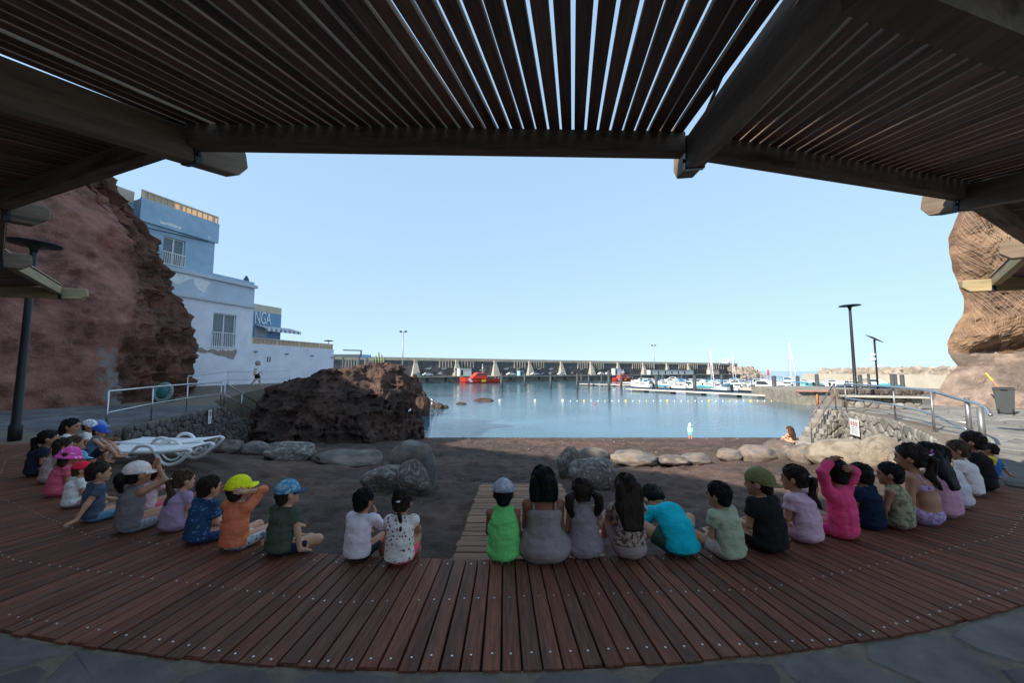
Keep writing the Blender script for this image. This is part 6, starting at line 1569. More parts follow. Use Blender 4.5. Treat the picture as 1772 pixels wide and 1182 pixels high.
def person(loc, az, scale, label, spec, hres=0.0105, group=None):
    g = spec.get; seed = g('seed', 0); rg = random.Random(seed)
    e = empty('person', loc, -az, label, 'person', group); e.scale = (scale,) * 3
    lean = R(g('lean', 12)); zo = g('zoff', 0.0); tilt = g('tilt', 0.0); fat = g('fat', 1.0)
    def seg(p, L_, th): return p + V3(math.sin(R(tilt)) * L_, math.sin(th) * L_, math.cos(th) * L_)
    pel = V3(0, 0, 0.085 + zo); wst = seg(pel, 0.105, lean * 0.5 - R(6)); chs = seg(wst, 0.11, lean * 0.9); nck = seg(chs, 0.098, lean * 1.2 + R(6))
    hdc = seg(nck, 0.126, lean * 0.75 + R(g('hp', 5)) * 0.4)
    HS = 1.13; RH = rotm(R(g('hy', 0)), R(g('hp', 5)), R(g('hr', 0))); hp_ = lambda x, y, z: hdc + RH @ (V3(x, y, z) * HS)
    sw = g('sw', 0.108); th3 = lean * 1.2
    def sho(s): return nck + V3(s * sw, -0.004, -0.028) + (V3(0, 0, g('shrug', 0.0)))
    pr = []
    pr.append(cone(pel + V3(0, 0, .0), wst, .083 * fat, .070 * fat, .03, 1.34)); pr.append(cone(wst, chs, .070 * fat, .076 * fat, .03, 1.32)); pr.append(cone(chs, nck - V3(0, 0, .03), .074 * fat, .045, .03, 1.25))
    pr.append(cone(sho(-1), sho(1), .036, .036, .03)); pr.append(cone(nck - V3(0, 0, .01), hdc - V3(0, 0, .04), .036, .034, .022))
    head = [ell(hp_(0, -.008, .018), (.071, .087, .084), RH, .015), ell(hp_(0, .026, -.035), (.052, .055, .062), RH, .03), ell(hp_(0, .085, -.022), (.011, .016, .014), RH, .010),
            ell(hp_(0, .076, -.058), (.022, .010, .008), RH, .008), ell(hp_(0, .066, -.082), (.02, .015, .014), RH, .014), ell(hp_(0, .076, .026), (.042, .008, .010), RH, .014)]
    for s in (-1, 1): head.append(ell(hp_(s * .073, -.004, -.010), (.010, .018, .027), RH, .008))
    head = [(q[0], q[1], q[2] * HS, q[3], q[4]) for q in head]; pr += head
    # arms
    arms = g('arms', ('lap', 'lap')); hands = []; elb = {}
    for s, kind in ((-1, arms[0]), (1, arms[1])):
        a = sho(s); pole = V3(s * .5, -.5, -.8)
        if kind == 'lap': t = pel + V3(s * .055, .215, .075)
        elif kind == 'knee': t = pel + V3(s * .10, .30, .06); pole = V3(s * .8, -.1, -.6)
        elif kind == 'shin': t = pel + V3(s * .11, .36, -.06); pole = V3(s * .6, 0, -.6)
        elif kind == 'back': t = V3(s * .15, -.19, .03 + zo); pole = V3(s * .4, -1, 0)
        elif kind == 'side': t = V3(s * .185, .05, .03 + zo); pole = V3(s * .6, -.8, 0)
        elif kind == 'head': t = hp_(s * .045, -.035, .112); pole = V3(s * 1, .15, .35)
        elif kind == 'nape': t = hp_(s * .03, -.095, .04); pole = V3(s * 1, .1, .3)
        elif kind == 'ear': t = hp_(s * .085, -.03, -.01); pole = V3(s * .35, 1, -.1)
        elif kind == 'brow': t = hp_(s * .045, .13, .02); pole = V3(s * .7, .2, -.7)
        elif kind == 'clap': t = pel + V3(s * .02, .26, .23); pole = V3(s * .8, -.2, -.6)
        elif kind == 'down': t = a + V3(s * .05, .02, -.34); pole = V3(0, -1, 0)
        elif kind == 'swing': t = a + V3(s * .06, -.14, -.28); pole = V3(0, -1, 0)
        elif kind == 'swingf': t = a + V3(s * .04, .18, -.27); pole = V3(0, -1, 0)
        else: t = np.array(kind, float)
        eb, wr = ik(a, t, .178, .158, pole); elb[s] = (a, eb, wr)
        pr.append(cone(a, eb, .036 * min(fat, 1.08), .028, .022)); pr.append(cone(eb, wr, .0275, .0185, .018))
        fd = wr - eb; fd /= np.linalg.norm(fd)
        hd = {'back': V3(s * .25, -.8, -.15), 'side': V3(s * .5, .6, -.15), 'lap': V3(-s * .6, .75, -.15), 'head': V3(-s * .9, -.1, .1), 'nape': V3(-s * .9, -.15, .1), 'ear': V3(0, -.9, .45), 'brow': V3(-s * .5, .15, .8), 'clap': V3(-s * .3, .5, .8), 'knee': V3(0, .7, -.6), 'shin': V3(-s * .5, .5, -.7)}.get(kind if isinstance(kind, str) else '', fd)
        hd = hd / np.linalg.norm(hd); kn = wr + hd * .048
        up_ = {'head': V3(0, 0, 1), 'nape': V3(0, -1, .3), 'ear': V3(s, 0, 0), 'brow': V3(0, 1, 0), 'clap': V3(s, 0, 0)}.get(kind if isinstance(kind, str) else '', V3(0, 0, 1) if abs(hd[2]) < .8 else V3(s, 0, 0))
        sd_ = np.cross(hd, up_); sd_ /= np.linalg.norm(sd_) + 1e-9; nm = np.cross(sd_, hd)
        pr.append(cone(wr, kn, .0175, .017, .014)); pr.append(cone(kn - sd_ * .014, kn + sd_ * .014, .0125, .0125, .012))
        hands.append((kn, hd, sd_, nm, s, wr))
    # legs
    legs = g('legs', 'hang'); legpts = {}
    for s in (-1, 1):
        kd = legs[0 if s < 0 else 1] if isinstance(legs, tuple) else legs
        hip = V3(s * .064, .018, .070 + zo)
        K, A_, T = {'hang': (V3(s * .088, .30, .085), V3(s * .09, .335, -.17), V3(s * .10, .45, -.215)),
                    'fwd': (V3(s * .085, .295, .095), V3(s * .08, .50, -.06), V3(s * .085, .60, .0)),
                    'cross': (V3(s * .235, .20, .075), V3(-s * .02, .25, .045), V3(-s * .10, .27, .035)),
                    'kneeup': (V3(s * .11, .235, .235), V3(s * .10, .36, .03), V3(s * .105, .47, .005)),
                    'wide': (V3(s * .225, .20, .165), V3(s * .12, .34, -.02), V3(s * .13, .45, -.05)),
                    'fold': (V3(s * .13, .27, .08), V3(s * .17, .02, .04), V3(s * .19, -.09, .03)),
                    'stand': (V3(s * .072, .02, .30), V3(s * .075, -.01, .045), V3(s * .08, .12, .022)),
                    'stepf': (V3(s * .065, .10, .31), V3(s * .065, .14, .045), V3(s * .07, .27, .03)),
                    'stepb': (V3(s * .065, -.01, .30), V3(s * .065, -.17, .075), V3(s * .07, -.08, .022))}[kd]
        legpts[s] = (hip, K, A_)
        pr.append(cone(hip, K, .062 * fat, .044, .025)); pr.append(cone(K, K * .55 + A_ * .45, .042, .040, .02)); pr.append(cone(K * .55 + A_ * .45, A_, .040, .027, .02))
        foot = T - A_; pr.append(cone(A_ - V3(0, 0, .012), A_ + foot * .95, .027, .020, .016))
    V, Q = sdf_mesh(pr, hres); V = V.tolist(); Q = Q.tolist(); nq = len(Q)
    for kn, hd, sd_, nm, s, wr in hands:
        for i, (o_, L_) in enumerate(((-.0195, .044), (-.0065, .053), (.0065, .050), (.0195, .040))):
            b0 = kn - hd * .01 + sd_ * o_; curl = .25 + .08 * i + rg.uniform(-.08, .1)
            p1 = b0 + (hd + sd_ * o_ * 3) * (L_ * .5 + .01); p2 = p1 + (hd * math.cos(curl) - nm * math.sin(curl)) * L_ * .33; p3 = p2 + (hd * math.cos(curl * 1.9) - nm * math.sin(curl * 1.9)) * L_ * .27
            v, f = ring_tube([b0, p1, p2, p3], [.0075, .0068, .0060, .0042]); n0 = len(V); V += [list(q) for q in v]; Q += [[k + n0 for k in ff] for ff in f]
        th = -sd_ * s if False else sd_ * (1 if (sd_ @ V3(-s, .3, .2)) > 0 else -1)
        b0 = wr + hd * .018 + th * .010; p1 = b0 + (hd * .55 + th * .75) * .028; p2 = p1 + (hd * .85 + th * .3) * .026
        v, f = ring_tube([b0, p1, p2], [.0095, .0085, .0055]); n0 = len(V); V += [list(q) for q in v]; Q += [[k + n0 for k in ff] for ff in f]
    link('body', new_mesh('body', V, Q, SKINS[g('skin', 1)], True), e)
    # wrinkle field
    ph = rg.uniform(0, 40)
    def folds(amp):
        def fn(p):
            q = p * np.array([9, 11, 34]) + ph; q2 = p * np.array([22, 18, 12]) + ph
            return amp * (0.75 * vnoise(q + 1.3 * vnoise(p * 7 + ph)[..., None]) + 0.5 * (1 - 2 * np.abs(vnoise(q2))))
        return fn
    hc = max(0.0085, hres * 0.92)
    # shorts
    if g('short') is not None:
        L_ = g('shortlen', .62); sp = [cone(pel - V3(0, .004, .004), pel + V3(0, .002, .012), .083 * fat, .070 * fat, .02, 1.36)]
        for s in (-1, 1):
            hip, K, A_ = legpts[s]; sp.append(ccone(hip, hip + (K - hip) * min(L_, 1.0), .066 * fat, .060 if L_ < .9 else .052, .018))
            if L_ > 1.0: sp.append(ccone(K, K + (A_ - K) * (L_ - 1), .050, .042, .018))
        v, f = sdf_mesh(sp, hc, noise=folds(.004), inflate=.008, clips=[(V3(0, 0, .105 + zo), V3(0, 0, 1))] if not g('bikini') and g('legs', 'hang') not in ('kneeup', 'wide') and not isinstance(g('legs'), tuple) else ()); link('shorts', new_mesh('shorts', v, f, g('short'), True), e)
    # shirt or dress
    if g('top') is not None:
        sl = g('sleeve', .55); hem = g('hem', .040) + zo; up = (nck - chs) / np.linalg.norm(nck - chs)
        loose = g('loose', .011)
        tp = [cone(pel + V3(0, 0, -.01), wst, .088 * fat + .004, .074 * fat + .004, .03, 1.36), cone(wst, chs, .075 * fat, .079 * fat, .03, 1.33)]
        clips = [(V3(0, 0, hem), V3(0, 0, -1))]
        if sl > 0:
            tp += [cone(chs, nck - V3(0, 0, .028), .075 * fat, .047, .03, 1.26), cone(sho(-1), sho(1), .038, .038, .028)]
            for s in (-1, 1):
                a, eb, wr = elb[s]
                if sl <= 1.0: tp.append(ccone(a, a + (eb - a) * sl, .040, .040, .02))
                else: tp.append(cone(a, eb, .038, .031, .02)); tp.append(ccone(eb, eb + (wr - eb) * (sl - 1), .030, .024, .016))
            neckc = (nck + up * .010, up, .085)
        elif g('strappy'):
            tp += [cone(chs, chs + up * .03, .076 * fat, .075, .03, 1.30)]; neckc = (chs + up * .026, up, .3)
            for s in (-1, 1):
                mb = MB(); mb.tube([chs + V3(s * .074, -.078, .015), nck + V3(s * .080, -.052, -.012), nck + V3(s * .076, -.005, .014), chs + V3(s * .07, .075, .02)], .0085, 6); mb.build('strap', g('top'), e, True)
        else:
            tp += [cone(chs, chs + up * .055, .075 * fat, .060, .03, 1.20), cone(chs + up * .05 + V3(-.055, -.012, 0), nck + V3(-.050, 0, .012), .034, .026, .02), cone(chs + up * .05 + V3(.055, -.012, 0), nck + V3(.050, 0, .012), .034, .026, .02)]
            if g('racer'): tp.append(cone(chs, nck - up * .005, .06, .050, .03, 1.0))
            neckc = (nck + up * .03, up, .085)
        if g('skirt'):
            w_ = g('skirt'); tp += [ell(pel + V3(0, .03, -.005), (.155 * w_, .135 * w_, .10), None, .05)]
            for s in (-1, 1):
                hip, K, A_ = legpts[s]; tp.append(cone(hip, hip + (K - hip) * .9, .075 * w_, .072 * w_, .05))
            clips[0] = (V3(0, 0, zo - .004), V3(0, 0, -1))
        v, f = sdf_mesh(tp, hc, clips=clips, noise=folds(g('fold', .007)), inflate=loose, neck=neckc); link('dress' if g('skirt') else 'shirt', new_mesh('shirt', v, f, g('top'), True), e)
    if g('bikini') is not None:
        bk = [cone(chs + V3(0, 0, -.012), chs + V3(0, 0, .0), .079, .079, .02, 1.33)]; v, f = sdf_mesh(bk, hc, clips=[(chs + V3(0, 0, -.032), V3(0, 0, -1)), (chs + V3(0, 0, .022), V3(0, 0, 1))], inflate=.004); b_ = link('bikini_top', new_mesh('bikini_top', v, f, g('bikini'), True), e)
        for s in (-1, 1):
            mb = MB(); mb.tube([chs + V3(s * .07, -.07, .0), nck + V3(s * .06, -.035, .0), nck + V3(s * .05, .03, .005), chs + V3(s * .06, .08, .01)], .007, 6); mb.build('strap', g('bikini'), b_, True)
    # hair
    hs = g('hairstyle', 'short'); hm = g('hair', H_DBR)
    if hs:
        hpz = [ell(hp_(0, -.010, .020), V3(.077, .092, .089) * HS, RH, .012), ell(hp_(0, -.048, -.040), V3(.056, .042, .050) * HS, RH, .02)]
        cl = [(hp_(0, .030, 0), RH @ V3(0, .78, -.626))]
        if hs == 'short': cl.append((hp_(0, 0, -.060), RH @ V3(0, .30, -.954)))
        else: cl.append((hp_(0, 0, -.075), RH @ V3(0, -.2, -.98)))
        wob = lambda p: .006 * vnoise(p * np.array([60, 60, 22]) + ph) + .004 * vnoise(p * 120)
        if g('hat'): hpz = [(q[0], q[1], q[2] * .955, q[3], q[4]) for q in hpz]; wob = None
        v, f = sdf_mesh(hpz, max(.0075, hres * .8), clips=cl, noise=wob); ho = link('hair', new_mesh('hair', v, f, hm, True), e)
        tail = []; bk = V3(0, -1, 0)
        if hs == 'pony':
            s_ = g('tside', 0.0); tail = [cone(hp_(0, -.088, .030), hp_(s_, -.118, -.01), .020, .026, .02), cone(hp_(s_, -.118, -.01), nck + V3(s_ * 1.4, -.085, .0), .026, .030, .02), cone(nck + V3(s_ * 1.4, -.085, 0), chs + V3(s_ * 1.6, -.105, .0), .030, .012, .02)]
        if hs == 'braid':
            P_ = [hp_(0, -.092, .0), hp_(0.005, -.10, -.05), nck + V3(.01, -.075, .0), nck + V3(.02, -.085, -.05), chs + V3(.028, -.10, .02)]
            for i in range(4):
                for kk in (0.25, .75): tail.append(ell(P_[i] * (1 - kk) + P_[i + 1] * kk, (.020 - .002 * i, .018, .022), None, .006))
        if hs == 'long':
            for x in (-.050, -.018, .018, .050):
                tail += [cone(hp_(x * 1.1, -.050, .02), nck + V3(x * 1.35, -.060, .0), .042, .040, .05), cone(nck + V3(x * 1.35, -.060, 0), chs + V3(x * 1.15, -.088, -.03 - g('hl', 0.0)), .040, .020, .05)]
        if hs == 'bob':
            for x in (-.055, -.02, .02, .055): tail += [cone(hp_(x, -.05, .02), hp_(x * 1.15, -.06, -.09), .038, .030, .025)]
        if hs == 'pigtails':
            for s in (-1, 1):
                P_ = [hp_(s * .070, -.045, .005), hp_(s * .115, -.07, -.03), hp_(s * .120, -.075, -.09), nck + V3(s * .10, -.06, -.07)]
                for i, r in enumerate((.022, .036, .034)): tail.append(cone(P_[i], P_[i + 1], r, (.036, .034, .012)[i], .02))
        if hs == 'messytail':
            tail = [ell(hp_(0, -.11, -.005), (.045, .05, .06), RH, .02), cone(hp_(0, -.12, -.02), nck + V3(-.02, -.10, -.01), .035, .02, .02)]
        if hs == 'bun': tail = [ell(hp_(0, -.105, .045), (.035, .032, .035), RH, .01)]
        if tail:
            wob2 = lambda p: .0035 * vnoise(p * np.array([80, 80, 8]) + ph) + .003 * vnoise(p * np.array([25, 25, 12]))
            v, f = sdf_mesh(tail, max(.0075, hres * .8), noise=wob2); link({'braid': 'braid', 'pony': 'ponytail', 'pigtails': 'pigtails'}.get(hs, 'back_hair'), new_mesh('back_hair', v, f, hm, True), ho)
            if hs in ('pony', 'pigtails', 'braid'):
                for q in ([hp_(0, -.095, .027)] if hs != 'pigtails' else [hp_(-.078, -.05, .004), hp_(.078, -.05, .004)]):
                    mb = MB(); mb.lathe([(.018, -.007), (.024, 0), (.018, .007)], q, 10); mb.build('hair_tie', g('tie', PLASTIC_W), ho, True)
    if hs:
        # loose strands lying over the hair
        MBs = MB(); Cn = hp_(0, -.010, .020); rad = V3(.079, .094, .091) * HS * (0.96 if g('hat') else 1.0); ca, sa = math.cos(R(22)), math.sin(R(22)); nst = 130 if hres < .012 else 60
        def surfpt(th, phi, lift):
            v = V3(math.sin(th) * math.cos(phi), math.sin(th) * math.sin(phi), math.cos(th)); v = V3(v[0], v[1] * ca - v[2] * sa, v[1] * sa + v[2] * ca)
            return Cn + RH @ (v * (rad + lift))
        for _ in range(nst):
            th = rg.uniform(.02, 1.9); phi = rg.uniform(0, 6.283); dl = rg.uniform(.3, .6); tw = rg.uniform(-.15, .15)
            P4 = [surfpt(th + dl * k / 3, phi + tw * k, (-.004, .002, .003, rg.uniform(.001, .009))[k]) for k in range(4)]
            if any((P4[k] - c_) @ n_ > .004 for k in (1, 3) for c_, n_ in cl): continue
            if g('hat') and (RH.T @ (P4[0] - hdc))[2] > .02: continue
            MBs.tube([Vector(q) for q in P4], [.0035, .0042, .0034, .0008], 3, False)
        for q in tail:
            if q[0] != 'c': continue
            for _ in range(14 if hres < .012 else 6):
                o_ = V3(rg.gauss(0, 1), rg.gauss(-.6, 1), 0); o_ /= np.linalg.norm(o_) + 1e-6
                a_, b_ = q[1] + o_ * q[3] * .98, q[2] + o_ * q[4] * 1.1 + V3(0, 0, -.012)
                m_ = (a_ + b_) / 2 + o_ * .004 + V3(rg.uniform(-.006, .006), 0, 0)
                MBs.tube([Vector(a_), Vector(m_), Vector(b_)], [.003, .0038, .0008], 3, False)
        if MBs.v: tag(link('hair_strands', new_mesh('hair_strands', MBs.v, MBs.f, hm, True), ho), kind='stuff')
    if g('flower'):
        fl = empty('x'); bpy.data.objects.remove(fl); c = hp_(.045, -.10, .03); mb = MB()
        for i in range(5):
            t = i * 2 * math.pi / 5; d = V3(math.cos(t), -.25, math.sin(t)); mb.add([c, c + d * .030 + V3(.012 * -math.sin(t), -.01, .012 * math.cos(t)), c + d * .042, c + d * .030 - V3(.012 * -math.sin(t), .01, .012 * math.cos(t)), c + V3(0, .006, 0)], [[0, 1, 2, 3], [4, 3, 2, 1]])
        link('hair_flower', new_mesh('hair_flower', mb.v, mb.f, mat('flower_pink', (.62, .14, .50), rough=.7)), e)
    # hats
    hat = g('hat')
    if hat:
        back = -1 if g('backward') else 1; hk = g('hatm'); RC = RH @ np.array(Matrix.Rotation(R(-8) * back, 3, 'X'))
        cp = lambda x, y, z: hdc + RC @ (V3(x, y, z) * HS)
        dome = [ell(cp(0, -.008, .022), V3(.083, .099, .093) * HS, RC, .01)]
        v, f = sdf_mesh(dome, max(.008, hres * .85), clips=[(cp(0, 0, .012), RC @ V3(0, 0, -1))], noise=lambda p: .0025 * vnoise(p * 40 + ph)); co = link('hat' if hat == 'bucket' else 'cap', new_mesh('cap', v, f, hk, True), e)
        mb = MB(); nb = 18; vv = []; ff = []
        if hat == 'cap':
            for j in range(5):
                t = j / 4
                for i in range(nb + 1):
                    a = math.pi * (i / nb); wv = .080 * math.cos(a); ln = .075 * math.sin(a) ** .7 * t
                    y0 = math.sqrt(max(0, 1 - (wv / .083) ** 2)) * .092 - .008
                    vv.append(cp(wv * (1 - .05 * t), back * (y0 + ln), .022 - .010 * t - .16 * abs(wv) ** 1 * t * .8))
            for j in range(4):
                for i in range(nb): ff.append([j * (nb + 1) + i, j * (nb + 1) + i + 1, (j + 1) * (nb + 1) + i + 1, (j + 1) * (nb + 1) + i])
        else:
            for j in range(4):
                t = j / 3
                for i in range(nb): a = 2 * math.pi * i / nb; vv.append(cp((.082 + .026 * t) * math.cos(a), -.008 + (.098 + .026 * t) * math.sin(a), .016 - .042 * t))
            for j in range(3):
                for i in range(nb): ff.append([j * nb + i, j * nb + (i + 1) % nb, (j + 1) * nb + (i + 1) % nb, (j + 1) * nb + i])
        m_ = new_mesh('brim', vv, ff, g('brimm', hk), True); bo = link('brim', m_, co); sm_ = bo.modifiers.new('thickness', 'SOLIDIFY'); sm_.thickness = .006
        mb = MB(); mb.lathe([(.008, 0), (.006, .006), (.001, .008)], cp(0, -.008, .112), 8); mb.build('button', hk, co, True)
    if g('face', False):
        for s in (-1, 1):
            mb = MB(); mb.lathe([(.001, -.006), (.0075, -.003), (.0085, 0), (.0075, .003), (.001, .006)], hp_(s * .029, .076, .002), 8); mb.build('eye', EYE, e, True)
            mb = MB(); mb.tube([hp_(s * .014, .083, .018), hp_(s * .03, .080, .022), hp_(s * .045, .070, .017)], .0035, 5); mb.build('eyebrow', hm, e, True)
    return e

F_ = fabric
def seat(x, yb, yt, label, yaw=0, h=None, push=0.09, r0=None, **spec):
    """seated on the deck edge: image column, lowest row of the body, top row of the head"""
    p = at_z(x, yb, 0.0); v = Vector((p.x, p.y, 0)).normalized(); p = p + v * push
    az = math.atan2(DC.x - p.x, DC.y - p.y) + R(yaw)
    ztop = at_Y(x, yt, p.y + 0.05).z; s = max(0.72, min(1.35, ztop / (0.64 if spec.get('hat') else 0.622) / (1 - 0.0035 * max(0, spec.get('lean', 12) - 8))))
    near = p.length < 4.4
    return person((p.x, p.y, 0.003), az, spec.pop('s', s), label, spec, h or (0.0105 if near else 0.0135))
KIDS = []
def kids():
    C = {}
    navy = F_('navy_cotton', (.014, .018, .034)); white = F_('white_cotton', (.52, .52, .55)); black = F_('black_cotton', (.010, .010, .012)); denim = F_('denim', (.16, .21, .27), 'noise', (.24, .29, .34), 50)
    lilac = F_('lilac_cotton', (.36, .27, .36)); pinksw = F_('pink_swim', (.46, .04, .13), 'stripes', (.42, .06, .15), 6); greyt = F_('grey_cotton', (.19, .185, .195)); sage = F_('sage_cotton', (.21, .27, .20)); dgreen = F_('dark_green_cotton', (.042, .064, .047))
    # ---- left end of the arc, far to near
    seat(58, 826, 748, 'child with black ponytail and navy top at the tail of the row by the lamp', yaw=8, top=navy, short=navy, hair=H_BLK, hairstyle='pony', seed=1, skin=1, lean=16)
    seat(104, 800, 727, 'child with thick black hair and white top beside the blue-capped child', yaw=5, push=0, top=white, short=navy, hair=H_BLK, hairstyle='bob', seed=2, skin=1, hy=25, face=True)
    seat(140, 786, 727, 'child in a white cap sitting behind the blue-capped child', yaw=5, push=0, top=white, short=navy, hat='cap', hatm=F_('white_cap', (.60, .61, .66), 'noise', (.25, .28, .4), 30), hair=H_BR, seed=3, hy=20)
    seat(158, 795, 736, 'child in a royal blue cap sitting with bare knees drawn up', yaw=15, push=0, top=F_('teal_swim', (.06, .12, .2)), sleeve=0, short=navy, hat='cap', hatm=F_('blue_cap', (.02, .07, .34)), hair=H_BR, legs='kneeup', arms=('knee', 'knee'), skin=0, seed=4, hy=12, face=True)
    seat(160, 779, 728, 'small brown-haired child wearing a blue visor beyond the capped children', yaw=10, push=0, top=F_('sky_cotton', (.2, .3, .4)), short=navy, hat='cap', hatm=F_('blue_visor', (.10, .2, .42)), hair=H_BR, seed=5)
    seat(83, 838, 762, 'brown-haired child in a pale striped top between the navy child and the pink hat', yaw=6, top=F_('pale_stripe', (.30, .27, .28), 'stripes', (.16, .13, .15), 30), short=greyt, hair=H_DBR, hairstyle='bob', seed=6, lean=18)
    seat(110, 835, 757, 'dark-haired child in a maroon top just beyond the pink bucket hat', yaw=6, push=.35, top=F_('maroon_cotton', (.12, .03, .05)), short=navy, hair=H_BR, hairstyle='bob', seed=7)
    seat(95, 862, 776, 'child in a bright pink bucket hat and pink top', yaw=4, top=F_('rose_cotton', (.36, .075, .13)), short=F_('rose_short', (.3, .06, .12)), hat='bucket', hatm=F_('pink_hat', (.68, .06, .30), 'dots', (.8, .35, .5), 22), hair=H_DBR, hairstyle='bob', seed=8, lean=16)
    seat(118, 858, 782, 'child in a blue patterned cap beside the pink bucket hat', yaw=10, push=.32, top=F_('pale_blue_cotton', (.30, .36, .42)), short=navy, hat='cap', hatm=F_('blue_print_cap', (.04, .16, .34), 'noise', (.12, .36, .5), 25), hair=H_DBR, seed=9, hy=10, face=True)
    seat(122, 882, 800, 'child in a red cap and white top next to the boy leaning on his hand', yaw=2, top=white, short=greyt, hat='cap', hatm=F_('red_cap', (.50, .02, .045)), hair=H_BR, hairstyle='short', seed=10, hy=15, skin=0, face=True)
    seat(160, 906, 801, 'boy in a navy tee and blue shorts leaning back on one hand', yaw=8, arms=('lap', 'back'), lean=2, top=F_('navy_print', (.05, .07, .115)), short=F_('sky_short', (.08, .22, .36)), hair=H_DBR, hairstyle='short', seed=11, hy=8, skin=0, face=True, legs='hang')
    seat(222, 925, 799, 'girl in a white cap and grey tank top shading her eyes with both hands', yaw=3, arms=('brow', 'brow'), lean=6, top=F_('grey_tank', (.115, .12, .135)), sleeve=0, short=denim, shortlen=.5, hat='cap', hatm=F_('offwhite_cap', (.50, .46, .47), 'noise', (.40, .37, .38), 40), hair=H_BLK, hairstyle='messytail', seed=12, hp=-4, face=True, skin=1)
    seat(252, 905, 815, 'child in a pink swim top clapping beyond the girl in the white cap', yaw=0, push=.42, arms=('clap', 'clap'), top=F_('pale_pink', (.55, .35, .40)), short=F_('pink_short', (.5, .1, .16)), hair=H_BLK, hairstyle='short', seed=13)
    seat(296, 925, 817, 'girl in a lavender tee with tied brown hair', yaw=0, top=F_('lavender', (.235, .19, .31)), short=F_('lavender_s', (.22, .18, .28)), hair=H_BR, hairstyle='pony', tie=PLASTIC_W, seed=14, hy=15, arms=('clap', 'lap'), lean=14, skin=0, face=True)
    seat(340, 946, 829, 'boy in a blue rash vest with dark printed back', yaw=4, top=F_('blue_rash', (.015, .045, .11), 'dots', (.05, .14, .26), 30), sleeve=.75, short=F_('blue_print', (.015, .07, .19), 'noise', (.03, .03, .09), 22), hair=H_DBR, hairstyle='short', seed=15, hy=12, face=True, skin=0, legs='cross', lean=14)
    seat(405, 958, 822, 'child in a yellow cap and orange long-sleeved top holding the ears', yaw=6, arms=('ear', 'ear'), lean=4, top=F_('orange_rash', (.58, .145, .075)), sleeve=1.35, short=F_('floral_short', (.34, .45, .50), 'noise', (.08, .15, .22), 22), hat='cap', hatm=F_('yellow_cap', (.66, .60, .015)), hair=H_DBR, seed=16, hp=-8, face=True, skin=0)
    seat(483, 968, 832, 'boy in a blue patterned cap and dark green tee with crossed legs', yaw=8, arms=('lap', 'side'), lean=10, top=dgreen, short=navy, hat='cap', hatm=F_('denim_print_cap', (.035, .17, .32), 'noise', (.16, .28, .36), 26), brimm=F_('navy_brim', (.03, .045, .10)), hair=H_DBR, seed=17, hy=22, hp=-4, face=True, legs='cross', skin=0)
    # ---- middle
    seat(617, 978, 851, 'boy in a white long-sleeved rash vest left of the braided girl', yaw=6, arms=('lap', 'clap'), top=F_('white_rash', (.46, .45, .53)), sleeve=1.8, fold=.005, short=F_('black_short', (.016, .02, .03)), hair=H_BLK, hairstyle='short', seed=18, hy=12, lean=14)
    seat(690, 986, 852, 'girl with a brown braid and white floral tee', yaw=-4, arms=('lap', 'knee'), top=F_('floral_tee', (.50, .46, .47), 'dots', (.10, .075, .10), 28), short=F_('pink_shorts', (.48, .06, .14)), sleeve=.35, hair=H_DBR, hairstyle='braid', seed=19, hy=6, lean=12, skin=1)
    seat(871, 979, 830, 'child in a bright green tank top and denim cap', yaw=0, top=F_('green_tank', (.10, .42, .13)), racer=True, sleeve=0, loose=.014, short=F_('green_s', (.08, .36, .12)), hat='cap', hatm=F_('denim_cap', (.17, .21, .28), 'noise', (.26, .31, .38), 30), hair=H_BLK, hairstyle='short', seed=20, skin=2, lean=8, hem=.01)
    seat(942, 975, 812, 'girl with long black hair in a grey strappy dress', yaw=2, top=F_('grey_dress', (.165, .158, .17)), sleeve=0, strappy=True, skirt=1.28, short=None, hair=H_BLK, hairstyle='bob', seed=21, skin=2, lean=10, fat=1.05, sw=.118, arms=('lap', 'lap'))
    seat(1012, 970, 834, 'small girl with curly pigtails in a striped grey pinafore over a red top', yaw=0, top=F_('stripe_dress', (.135, .13, .155), 'stripes', (.21, .20, .23), 34), sleeve=0, racer=True, skirt=1.02, hair=H_DBR, hairstyle='pigtails', seed=22, skin=1, lean=12, tie=F_('cream_tie', (.5, .45, .36)))
    seat(1092, 975, 826, 'girl with very long brown hair and leopard print tee', yaw=2, top=F_('leopard_tee', (.24, .20, .18), 'noise', (.055, .045, .042), 34), sleeve=.7, hem=.115, short=F_('grey_short', (.20, .175, .19)), hair=H_DBR, hairstyle='long', hl=.02, seed=23, skin=0, arms=('knee', 'knee'), lean=12, legs=('kneeup', 'hang'))
    seat(1180, 970, 872, 'child in a turquoise tee bent forward with lowered head', yaw=-4, s=1.05, lean=60, hp=80, arms=('shin', 'shin'), legs='wide', top=F_('turquoise_tee', (.005, .32, .43)), sleeve=.8, fold=.005, short=F_('bottle_green', (.022, .055, .045)), shortlen=.55, hair=H_BLK, hairstyle='short', seed=24, skin=0)
    seat(1266, 976, 841, 'boy with cropped dark hair in a sage green tee', yaw=-14, top=sage, loose=.016, fold=.009, short=F_('stone_short', (.24, .22, .23)), hair=H_BLK, hairstyle='short', seed=25, skin=1, lean=16, hy=-16, legs='wide', arms=('lap', 'lap'), face=True)
    seat(1335, 962, 812, 'boy in a black tee with an olive cap worn backwards', yaw=-8, top=black, loose=.015, short=black, hat='cap', backward=True, hatm=F_('olive_cap', (.105, .115, .05)), hair=H_BLK, seed=26, skin=1, lean=12, hy=-26, face=True, fat=1.05)
    seat(1400, 945, 811, 'girl in a lilac tee with a low side ponytail', yaw=-6, top=lilac, short=F_('mauve_short', (.28, .19, .25)), hair=H_DBR, hairstyle='pony', tside=.035, seed=27, skin=1, lean=14, hy=-22, face=True)
